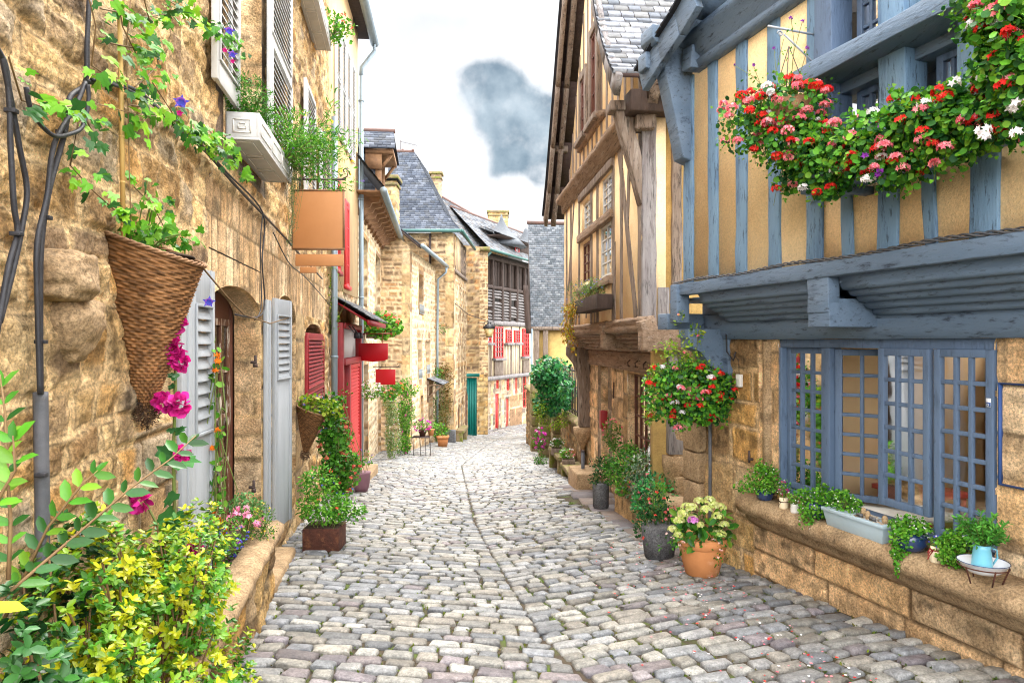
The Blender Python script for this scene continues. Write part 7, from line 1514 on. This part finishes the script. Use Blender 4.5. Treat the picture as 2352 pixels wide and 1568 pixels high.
gerblobs('geranium_box', 'long window box of red, pink and white geraniums below the blue windows', pb(2050, 440, .15), bl, 92, 62, 44, 10, pot=lbox, extra=[violets])
# upper right mass of a higher box
bl = []
for px, py, r, n in ((2350, 60, (.13, .13, .14), 500), (2300, 30, (.11, .1, .12), 300), (2380, 130, (.12, .12, .14), 420), (2330, 130, (.10, .1, .12), 380), (2250, 60, (.09, .09, .05), 130), (2270, 130, (.05, .08, .1), 150), (2230, 5, (.10, .1, .05), 90), (2400, 10, (.2, .2, .2), 500), (2340, 190, (.08, .1, .08), 200)):
    bl.append((pb(px, py, .52), r, n))
gerblobs('upper_geranium_box', 'higher flower box of geraniums hanging over the window at the top corner', pb(2400, 100, .3), bl, 93, 26, 32, 5, pot=lambda t: part('box', lambda m: m.pbox(PU, PU.u(2700, .4), PU.u(2380, .4), 3.45, 3.6, .2, .5), 'blueh', t))
# sweet pea sprigs
t = thing('climbing_sprig', 'thin curling sprig with purple blooms above the hanging basket', 'plant', sq(cb, 0, 0, .1)); rng = np.random.RandomState(5); mb = MB(); tips = []
for px, py in ((1817, 42), (1843, 50), (1778, 112), (1855, 110), (1730, 150), (1685, 150), (1800, 90)):
    q = np.array(pb(px, py, .42)); mid = (q + cb) / 2 + rng.normal(size=3) * .05; mb.tube([cb, mid, q], .002, 4, cap=False); tips.append(q)
mb.build('stems', M['stem'], t, smooth=True); umbels('flowers', t, rng, tips[:6:1], .010, 3, .03, 'purple')
m = 60; P = np.array(tips)[rng.randint(0, 7, m)]; P = P + (cb - P) * rng.uniform(0, .7, (m, 1)) + rng.normal(size=(m, 3)) * .03; leafmesh('leaves', t, P, rvec(rng, m), rvec(rng, m), rng.uniform(.015, .03, m), 'oval', pick(rng, GR['fresh'], m))
# lower hanging geranium
YB = 6.55; cb2 = np.array(at(1588, 895, YB))
def pot2(t): mb = MB(); mb.lathe(sq(cb2, 0, 0, -.06), [(.03, -.12), (.11, -.08), (.15, .04), (.16, .1)], 20); mb.build('basket', M['bracket'], t, smooth=True); part('support_arm', lambda m: m.tube([sq(cb2, 0, 0, -.1), sq(cb2, .05, .1, -.14), sq(cb2, .15, .35, -.15)], .012, 6), 'iron', t)
gerblobs('hanging_basket', 'bushy hanging basket of red geraniums between the brown and blue houses', cb2, [(sq(cb2, .0, 0, .05), (.30, .28, .19), 1500), (sq(cb2, .05, 0, -.14), (.26, .22, .15), 700), (sq(cb2, -.30, 0, -.02), (.14, .16, .24), 360), (sq(cb2, .2, 0, -.22), (.14, .14, .12), 160), (sq(cb2, -.1, 0, -.28), (.12, .14, .10), 140), (sq(cb2, .26, 0, .0), (.14, .15, .15), 300)], 94, 32, 12, 12, pot=pot2, size=.036)
c = np.array(at(1575, 790, YB)); bush('sweet_pea', 'airy lime green climber rising above the lower geranium basket', 'plant', sq(c, 0, 0, -.25), [(sq(c, .02, 0, -.08), (.24, .12, .14), 260), (at(1530, 800, YB), (.12, .08, .08), 90), (at(1565, 745, YB), (.04, .06, .12), 40), (at(1500, 880, YB), (.06, .08, .18), 160), (at(1490, 950, YB), (.04, .08, .12), 90), (at(1600, 760, YB), (.06, .06, .08), 50)], 'lime', .036, 'oval', seed=95, fl=[('pink', 3, .02, 5, .025)])

# --- street pots on the right
def groundpot(name, label, cat, px, py, Y, prof, mt, blobs, pal, size, shape='oval', fl=(), seed=1, matl='leaf', **k):
    c = at(px, py, Y); c = (c[0], c[1], gzf(c[0], c[1]) + .012)
    bl_ = [((c[0] + o[0], c[1] + o[1], c[2] + o[2]), r, n) for o, r, n in blobs]
    return bush(name, label, cat, c, bl_, pal, size, shape, matl, fl, lathe_pot(c, prof, mt), seed, **k)
t = groundpot('hydrangea_pot', 'large terracotta pot of lime green hydrangeas on the cobbles', 'pot plant', 1612, 1316, 6.35, [(.135, 0), (.15, .01), (.19, .16), (.215, .26), (.215, .27), (.225, .275), (.225, .35), (.205, .352)], 'terra',
              [((0, 0, .46), (.24, .22, .16), 190), ((.14, 0, .36), (.14, .14, .14), 70), ((-.12, -.05, .36), (.14, .14, .12), 110)], 'ger', .095, 'oval', seed=96, matl='leafglossy')
rng = np.random.RandomState(96); c0 = np.array(wloc(t)); cs = []
for px, py in ((1560, 1195), (1545, 1215), (1578, 1165), (1605, 1150), (1630, 1148), (1655, 1165), (1648, 1185), (1590, 1190), (1570, 1180), (1622, 1170), (1608, 1205), (1663, 1205), (1652, 1225), (1590, 1165), (1558, 1228), (1640, 1160)): cs.append(at(px, py, 6.12 + rng.rand() * .08))
umbels('hydrangea_heads', t, rng, cs, .055, 60, .034, 'hydr'); umbels('pink_hydrangea_head', t, rng, [at(1592, 1194, 6.03)], .045, 46, .032, 'lilac')
umbels('trailing_flowers', t, rng, [at(px, py, 6.1) for px, py in ((1545, 1235), (1570, 1245), (1560, 1250), (1655, 1262), (1648, 1280), (1650, 1245), (1530, 1225), (1640, 1240))], .02, 4, .02, 'coralw')
m = 130; P = np.concatenate([np.array(at(1650, 1265, 6.15)) + rng.normal(size=(50, 3)) * (.03, .03, .09), np.array(at(1555, 1240, 6.15)) + rng.normal(size=(80, 3)) * (.08, .05, .04)]); leafmesh('trailing_leaves', t, P, rvec(rng, m) + (0, 0, -.6), rvec(rng, m) + (0, -.6, .4), rng.uniform(.02, .035, m), 'oval', pick(rng, GR['green'], m))
groundpot('fuchsia_pot', 'dark stone tub of trailing fuchsia behind the terracotta pot', 'pot plant', 1514, 1278, 7.1, [(.15, 0), (.17, .15), (.19, .33), (.15, .34)], 'dkgranite', [((-.02, 0, .52), (.2, .18, .15), 420), ((-.13, 0, .32), (.12, .1, .16), 220), ((.1, .05, .4), (.15, .12, .15), 200)], 'dark', .042, 'oval', fl=[('coral', 13, .02, 4, .035), ('pink', 9, .02, 4, .03)], seed=97)
c = at(1515, 1165, 7.6); bush('feathery_conifer', 'feathery bright green conifer sprig in the right-hand trough row', 'shrub', sq(c, 0, 0, -.2), [(sq(c, 0, 0, 0), (.13, .12, .15), 1300), (sq(c, 0, 0, .17), (.07, .07, .10), 400)], [(.12, .42, .02), (.2, .55, .03), (.08, .32, .02)], .03, 'blade', seed=98, asp=.7)
groundpot('round_tub', 'small round grey stone tub before the door of the brown house', 'pot plant', 1380, 1170, 10.3, [(.10, 0), (.12, .02), (.125, .36), (.11, .38)], 'dkgranite', [((.05, 0, .62), (.2, .2, .15), 420), ((-.08, 0, .42), (.10, .1, .12), 120)], 'dark', .045, fl=[('pink', 5, .02, 3, .03)], seed=99)
tr0, tr1 = (1.53, 10.0), (1.74, 7.75)
PT = Plane(tr0[0], tr0[1], tr1[0] - tr0[0], tr1[1] - tr0[1], 1); LT = math.hypot(tr1[0] - tr0[0], tr1[1] - tr0[1]); PT.n = (-abs(PT.n[0]), PT.n[1] if PT.n[0] < 0 else -PT.n[1])
t = thing('stone_trough', 'long carved stone trough on a rough base against the brown house', 'planter', (1.7, 8.9, -.9))
relief(t, 'base', PT, 0, LT, -1.5, -.38, .03, rh=.3, cw=.5, warp=.05, seed=120, pal='warm', mortar=(.4, .3, .18), dep=.03)
part('trough_rim', lambda m: m.profile(PT, [(-.3, -.42), (.04, -.42), (.09, -.34), (.08, -.26), (.03, -.22), (-.3, -.22)], -.05, LT + .05, 20, .01), 'granite', t)
part('end_face', lambda m: m.beam((1.9, 7.77, -1.5), (1.9, 7.77, -.40), .36, .1, (0, -1, 0), .01), 'granite', t, bevel=.02)
for k, (v, dz, pal, fl, lab) in enumerate(((.12, .15, 'green', [('pink', 8, .02, 3, .03)], 'leafy plant with tiny pink blooms at the far end of the stone trough'), (.36, .12, 'ger', [('coral', 8, .02, 4, .035), ('pink', 4, .02, 4, .03)], 'fuchsia with red bells in the stone trough under the barred window'),
                         (.60, .18, [(.12, .2, .12), (.3, .4, .25), (.06, .14, .06), (.5, .55, .4)], [], 'cream-edged variegated bush in the middle of the stone trough'), (.82, .05, 'ivy', [('pink', 7, .02, 4, .03)], 'dark ivy-leaved plant at the near end of the stone trough'))):
    c = PT.p(LT * v, -.25 + dz, -.05); bush('trough_plant', lab, 'plant', PT.p(LT * v, -.24, -.08), [(sq(c, -.03, 0, .03), (.24, .32, .24), 850), (sq(c, -.17, 0, -.16), (.13, .26, .18), 380)], pal, .047, seed=130 + k, fl=fl)
c = PH.p(PH.u(1430), .28, .15); bush('pink_fuchsia', 'pink-flowered bush against the stone beside the barred window', 'plant', sq(c, 0, 0, -.5), [(sq(c, 0, 0, -.20), (.18, .2, .25), 380)], 'green', .045, seed=140, fl=[('pink', 14, .02, 4, .04)])
# ------------------------------------------------------------------ things on the shop window ledge
SZ = .215
def lg(px, n=.14): u = PJ.u(px, n); x, y, _ = PJ.p(u, 0, n); return (x, y, SZ)
bac = dict(pal='fresh', size=.018, shape='oval')
def bacopa(label, px, blobs, prof, mt, seed, name='potted_bacopa', n=.13, fl=26, pal='fresh', size=.018):
    c = lg(px, n); bush(name, label, 'pot plant', c, [((c[0] + o[0] * 1.3, c[1] + o[1] * 1.3, c[2] + o[2] * 1.15), tuple(np.array(r) * 1.38), int(k * 1.7)) for o, r, k in blobs], pal, size * 1.1, 'round', 'leaf', [('white', fl, .004, 2, .014)], lathe_pot(c, prof, mt), seed)
bacopa('white-flowered bacopa in a dark blue pot, farthest on the window ledge', 1757, [((0, 0, .15), (.12, .13, .08), 620), ((-.10, .0, .12), (.10, .06, .05), 160), ((.0, .0, .25), (.06, .08, .05), 110)], [(.04, 0), (.07, .02), (.08, .1)], 'navy', 150)
c = lg(1800, .16); bush('yellow_can', 'yellow ribbed tin can of fuchsia with string bow on the window ledge', 'pot plant', c, [(sq(c, 0, 0, .17), (.06, .06, .06), 150)], 'ger', .02, seed=151, fl=[('magenta', 6, .008, 4, .02), ('white', 5, .006, 2, .014), ('purple', 4, .006, 3, .014)], pot=lathe_pot(c, [(.034, 0)] + [(.036 + .001 * (k % 2), .008 + k * .008) for k in range(11)], 'cream'))
part('string_bow', lambda m: (m.lathe(sq(c, 0, 0, .055), [(.0385, 0), (.0385, .006)], 14), m.tube([sq(c, -.03, -.025, .058), sq(c, -.06, -.04, .075), sq(c, -.035, -.03, .06), sq(c, -.06, -.04, .03)], .003, 4)), 'rust', bpy.data.objects['yellow_can'])
c = lg(1826, .17); bush('striped_can', 'cream and pink striped tin beside the yellow can', 'pot plant', c, [(sq(c, 0, 0, .13), (.05, .05, .05), 120)], 'fresh', .02, seed=152, fl=[('white', 5, .004, 2, .014)], pot=lathe_pot(c, [(.032, 0)] + [(.034 + .001 * (k % 2), .008 + k * .008) for k in range(9)], 'white2'))
bacopa('bushy bacopa with white flowers in a glossy navy pot, second from far end', 1874, [((0, 0, .11), (.11, .12, .075), 800), ((-.05, -.02, .02), (.05, .06, .10), 260), ((.05, .0, .17), (.05, .05, .05), 100)], [(.04, 0), (.075, .03), (.085, .08), (.075, .12)], 'navy', 153)
# grey trough
uA, uB = PJ.u(1903, .15), PJ.u(2045, .15)
t = thing('grey_trough', 'pale grey rectangular trough with pebbles on the window ledge', 'trough', PJ.p((uA + uB) / 2, SZ, .13)); a_, b_ = min(uA, uB), max(uA, uB)
part('trough', lambda m: (m.boxc([PJ.p(a_ + .03, SZ, .07), PJ.p(b_ - .03, SZ, .07), PJ.p(b_ - .03, SZ, .19), PJ.p(a_ + .03, SZ, .19), PJ.p(a_, SZ + .13, .05), PJ.p(b_, SZ + .13, .05), PJ.p(b_, SZ + .13, .21), PJ.p(a_, SZ + .13, .21)]), m.pbox(PJ, a_ - .006, b_ + .006, SZ + .11, SZ + .135, .045, .216)), 'trough', t, bevel=.003)
rng = np.random.RandomState(6); n = 150; uu = rng.uniform(a_ + .02, a_ + (b_ - a_) * .5, n); P = np.array([PJ.p(u, SZ + .138, rng.uniform(.06, .2)) for u in uu]); leafmesh('pebbles', t, P, rvec(rng, n) * (1, 1, .2), np.tile((0, 0, 1.), (n, 1)), rng.uniform(.012, .024, n), 'disc', pick(rng, [(.6, .45, .3), (.7, .6, .45), (.45, .3, .2)], n), 'pebble')
for k, (f, nn, s) in enumerate(((.08, .15, .9), (.32, .16, .8), (.46, .12, .9))):
    c = PJ.p(a_ + (b_ - a_) * f, SZ + .13, nn); tt = thing('standing_stone', ['tall upright brown pebble at the near end of the grey trough', 'small leaning pebble in the middle of the grey trough', 'brown upright pebble beside the bacopa in the grey trough'][k], 'stone', c)
    part('stone', lambda m: m.lathe(c, [(.012, 0), (.022 * s, .015), (.024 * s, .035), (.016 * s, .055), (.004, .062)], 12), 'granite', tt, smooth=True)
for k, f in enumerate((.2, .4)):
    c = PJ.p(a_ + (b_ - a_) * f, SZ + .15, .19); tt = thing('plant_marker', ['little dark slate plant marker nearer the tall pebble', 'little dark slate plant marker farther along the trough'][k], 'marker', c); part('slate_tag', lambda m: m.pbox(PJ, a_ + (b_ - a_) * f - .028, a_ + (b_ - a_) * f + .028, SZ + .14, SZ + .165, .185, .19), 'dkgranite', tt)
c = PJ.p(b_ - .12, SZ + .16, .13); bush('trough_bacopa', 'white-flowered bacopa growing at the far end of the grey trough', 'plant', sq(c, 0, 0, -.04), [(sq(c, 0, 0, .02), (.11, .17, .08), 1000)], 'fresh', .018, 'round', seed=154, fl=[('white', 18, .004, 2, .014)])
bacopa('bacopa with small white flowers in a large glossy navy pot next to the trough', 2092, [((0, 0, .135), (.085, .10, .05), 480), ((-.075, -.03, .06), (.035, .05, .10), 260), ((-.09, -.04, -.06), (.012, .015, .06), 60)], [(.045, 0), (.08, .02), (.10, .06), (.095, .10), (.085, .125)], 'navy', 155)
c = lg(2150, .17); bush('glass_jar', 'pale glass jar tied with red ribbon, holding blue lobelia', 'pot plant', c, [(sq(c, 0, 0, .13), (.04, .04, .04), 120)], 'fresh', .016, seed=156, fl=[('blue', 9, .006, 4, .014), ('white', 5, .004, 2, .014)], pot=lathe_pot(c, [(.03, 0), (.036, .01), (.036, .07), (.03, .08), (.032, .10)], 'cream'))
part('ribbon', lambda m: (m.lathe(sq(c, 0, 0, .072), [(.0335, 0), (.0335, .012)], 14), *[m.tube([sq(c, -.03, -.02, .078), sq(c, -.055, -.03, .078 + d), sq(c, -.075, -.035, .05 + d)], .003, 4) for d in (-.02, 0, .02)]), 'red', bpy.data.objects['glass_jar'])
c = lg(2196, .12); bush('green_herb', 'low mass of small-leaved greenery with white flowers by the jug', 'plant', c, [(sq(c, 0, 0, .09), (.11, .13, .09), 1200), (sq(c, .05, .05, .14), (.08, .12, .07), 400)], 'fresh', .018, 'round', seed=157, fl=[('white', 12, .004, 2, .014)])
# enamel bowl on a rusty stand, with the blue jug
cj = np.array(lg(2258, .24)); cj[2] = PJ.z(2258, 1297, .24)
t = thing('enamel_bowl', 'white enamel bowl with dark rim on a rusty wire stand', 'bowl', cj)
part('bowl', lambda m: m.lathe(cj, [(.03, -.035), (.06, -.03), (.085, -.01), (.098, .015), (.103, .016), (.098, .018), (.08, -.003), (.05, -.02), (.0, -.022)], 32), 'enamel', t, smooth=True)
part('bowl_rim', lambda m: m.tube([sq(cj, .101 * math.cos(a), .101 * math.sin(a), .018) for a in np.linspace(0, 2 * math.pi, 33)], .0022, 5), 'navy', t)
part('stand', lambda m: (m.tube([sq(cj, .098 * math.cos(a), .098 * math.sin(a), -.002) for a in np.linspace(0, 2 * math.pi, 33)], .003, 5), *[m.tube([sq(cj, .097 * math.cos(a), .097 * math.sin(a), .0), sq(cj, .07 * math.cos(a), .07 * math.sin(a), -.075)], .0035, 5) for a in (3.4, 4.6, 5.7, 1.5)]), 'rust', t)
t = thing('water_jug', 'turquoise enamel jug standing in the white bowl', 'jug', sq(cj, 0, 0, -.02)); cq = sq(cj, -.005, 0, -.018)
part('body', lambda m: m.lathe(cq, [(.04, 0), (.041, .01), (.037, .06), (.033, .085), (.036, .105), (.034, .105), (.031, .085), (.03, .03)], 24), 'jug', t, smooth=True)
part('handle', lambda m: m.tube([sq(cq, .033, -.01, .09), sq(cq, .055, -.015, .085), sq(cq, .058, -.015, .05), sq(cq, .038, -.01, .015)], .004, 6), 'jug', t, smooth=True)
part('spout', lambda m: m.add([sq(cq, .015, -.02, .07), sq(cq, .03, .015, .08), sq(cq, .05, -.02, .112), sq(cq, .02, -.03, .10)], [(0, 1, 2, 3)]), 'jug', t); t.scale = (1.3,) * 3; bpy.data.objects['enamel_bowl'].scale = (1.28,) * 3
c = sq(cq, 0, 0, .16); rng = np.random.RandomState(9)
t = thing('jug_herb', 'leafy upright herb growing out of the turquoise jug', 'plant', sq(cq, 0, 0, .1)); P = []; D = []; mb = MB()
for k in range(34):
    d = unit(np.array((rng.normal() * .75, rng.normal() * .5, 1.1))); L = rng.uniform(.12, .21); b = np.array(sq(cq, 0, 0, .12)); mb.tube([b, b + d * L * .5, b + d * L], .002, 4, cap=False)
    for q in np.linspace(.35, 1, 9):
        for s in range(3): P.append(b + d * L * q); D.append(unit(d * .7 + rvec(rng, 1)[0]))
mb.build('stems', M['stem'], t, smooth=True); m = len(P); leafmesh('leaves', t, P, D, rvec(rng, m) + (0, -.4, .6), rng.uniform(.028, .042, m), 'blade', pick(rng, [(.09, .33, .04), (.14, .42, .05), (.06, .24, .03)], m), 'leaf', 1.2)

# ------------------------------------------------------------------ signs on the left
def sign_tan():
    Y = 7.65; t = thing('hanging_sign', 'blank tan wooden hanging sign on a curled iron bracket', 'sign', at(730, 600, Y))
    bx = lambda m, x0, x1, y0, y1, d=.02: m.box(at(x0, 0, Y)[0], at(x1, 0, Y)[0], Y - d, Y + d, at(0, y1, Y)[2], at(0, y0, Y)[2])
    part('board', lambda m: bx(m, 673, 789, 438, 572, .016), 'signtan', t, bevel=.003)
    part('board_frame', lambda m: (bx(m, 671, 791, 436, 440), bx(m, 671, 791, 570, 574), bx(m, 671, 674, 440, 570), bx(m, 788, 791, 440, 570)), 'bracket', t)
    part('lower_board', lambda m: bx(m, 679, 789, 584, 611, .014), 'signtan', t, bevel=.003); part('small_board', lambda m: bx(m, 690, 727, 613, 627, .014), 'signtan', t, bevel=.003)
    def br(m):
        m.tube([at(655, 412, Y), at(792, 412, Y)], .011, 6)
        m.tube([at(784, 412, Y), at(797, 406, Y), at(800, 394, Y), at(794, 386, Y), at(788, 391, Y), at(791, 396, Y)], .008, 6)
        m.tube([at(662, 404, Y), at(690, 413, Y), at(705, 404, Y), at(706, 390, Y), at(695, 380, Y)], .007, 5); m.tube([at(700, 355, Y), at(760, 405, Y)], .005, 4)
        for px in (689, 769): m.tube([at(px, 412, Y), at(px, 437, Y)], .007, 5)
    part('iron_bracket', br, 'iron', t, smooth=True)
sign_tan()
def sign_red(label, x0, x1, y0, y1, Y, ybr, curved):
    t = thing('red_sign', label, 'sign', at((x0 + x1) / 2, y1, Y), 'small red hanging signs')
    P = Plane(at(x0, 0, Y)[0], Y, 1, 0, 1); w_ = at(x1, 0, Y)[0] - at(x0, 0, Y)[0]; z0, z1 = at(0, y1, Y)[2], at(0, y0, Y)[2]; h = z1 - z0
    poly = [(0, z0 + h * .12), (w_ * .12, z0 + .02 * h), (w_ * .5, z0 - .04 * h), (w_ * .88, z0 + .02 * h), (w_, z0 + h * .12), (w_, z1), (0, z1)] if curved else [(0, z0), (w_, z0), (w_, z1), (0, z1)]
    part('board', lambda m: m.prism(P, poly, -.02, .02), 'signred', t, bevel=.003)
    part('iron_bracket', lambda m: (m.tube([at(x0 - 6, ybr, Y), at(x1 + 10, ybr, Y)], .012, 5), *[m.tube([at(x, ybr, Y), at(x, y0, Y)], .008, 4) for x in (x0 + 10, x1 - 12)], m.tube([at(x0 - 5, ybr + 14, Y), at(x0 + 14, ybr, Y)], .008, 4), m.tube([at(x1 + 4, ybr, Y), at(x1 + 10, ybr - 3, Y), at(x1 + 8, ybr - 8, Y), at(x1 + 3, ybr - 5, Y)], .008, 4)), 'red' if curved else 'iron', t)
sign_red('larger blank red sign with rounded lower corners, over the shop door', 824, 891, 788, 829, 15.0, 766, True)
sign_red('smaller rectangular blank red sign, lower and farther down', 863, 908, 848, 883, 17.6, 842, False)
# ------------------------------------------------------------------ cables on the stone wall
def cables(label, lines, nm='electric_cable', ties=()):
    c = PA.p(*PA.hit(*lines[0][1][0], .06), .06); t = thing(nm, label, 'cable', c)
    for r, pts, n in lines:
        q = [PA.p(*PA.hit(px, py, n), n) for px, py in pts]; Q = []
        for i in range(len(q) - 1):   # smooth with catmull-rom
            p0, p1, p2, p3 = [np.array(q[max(0, min(len(q) - 1, j))]) for j in (i - 1, i, i + 1, i + 2)]
            for s in np.linspace(0, 1, 7)[:-1]: Q.append(.5 * (2 * p1 + (p2 - p0) * s + (2 * p0 - 5 * p1 + 4 * p2 - p3) * s * s + (3 * p1 - p0 - 3 * p2 + p3) * s ** 3))
        Q.append(np.array(q[-1])); mb = MB(); mb.tube(Q, r, 8); mb.build('cable', M['black' if r < .02 else 'pipegrey'], t, smooth=True)
    for px, py in ties: u, z = PA.hit(px, py, .07); part('cable_clip', lambda m: m.pbox(PA, u - .013, u + .013, z - .007, z + .007, .055, .09), 'black', t, bevel=.002)
cables('pair of black cables curving down the wall at the left edge', [(.009, [(-15, 100), (12, 150), (22, 240), (24, 330), (32, 470), (40, 535), (20, 610), (-10, 780)], .07), (.009, [(5, 130), (25, 230), (45, 340), (62, 440), (48, 535), (30, 620), (0, 740)], .07)], ties=((36, 537), (24, 255)))
cables('thick black cable bundle running down to a grey conduit', [(.010, [(205, 0), (200, 100), (196, 190), (160, 225), (150, 300), (112, 440), (95, 560), (92, 700), (93, 905)], .07), (.009, [(196, 190), (175, 240), (125, 330), (108, 450), (85, 560), (86, 700), (92, 905)], .085), (.008, [(60, 200), (75, 260), (120, 310), (160, 308), (190, 290), (203, 235), (202, 195)], .10), (.024, [(93, 900), (95, 1040), (97, 1165), (97, 1300)], .06)], ties=((104, 500), (92, 785), (93, 1090), (140, 304)))
cables('black cable following the top of the carved lintels', [(.011, [(196, 188), (275, 195), (330, 220), (400, 285), (470, 345), (540, 425), (600, 488), (640, 530), (680, 575), (740, 640)], .07), (.007, [(210, 183), (290, 205), (350, 240), (430, 300), (520, 395), (604, 490), (602, 600), (608, 700), (590, 728), (540, 722)], .08), (.005, [(604, 490), (598, 560), (600, 700), (585, 735)], .085)])
cables('thin old cable sagging along the upper lintels', [(.006, [(628, 535), (665, 605), (700, 635), (740, 680), (762, 705)], .05)], nm='thin_cable')
# ------------------------------------------------------------------ street lantern on its wire
t = thing('street_lantern', 'black street lantern with amber glass hung from a wire between houses', 'street lamp', at(1123, 775, 31)); YL = 31
lc = np.array(at(1123.5, 773, YL)); s_ = .019
part('lantern_glass', lambda m: m.lathe(lc, [(.12, 0), (.24, .36)], 4), 'lampglass', t)
part('lantern_roof', lambda m: m.lathe(sq(lc, 0, 0, .36), [(.28, 0), (.29, .05), (.17, .18), (.10, .22), (.08, .28), (.02, .32)], 4), 'black', t)
part('lantern_frame', lambda m: (m.tube([sq(lc, -.22, 0, .66), sq(lc, .22, 0, .66)], .015, 4), m.tube([sq(lc, -.22, 0, .66), sq(lc, -.26, 0, .38)], .015, 4), m.tube([sq(lc, .22, 0, .66), sq(lc, .26, 0, .38)], .015, 4), m.lathe(sq(lc, 0, 0, -.03), [(.14, 0), (.13, .03)], 4)), 'black', t)
part('wire', lambda m: (m.tube([at(1042, 694, 28.2), at(1075, 722, 29.5), at(1123.5, 738, YL)], .018, 4), m.tube([at(1123.5, 738, YL), at(1165, 735, 33), at(1216, 722, 31)], .008, 4)), 'iron', t)
M_ok = True
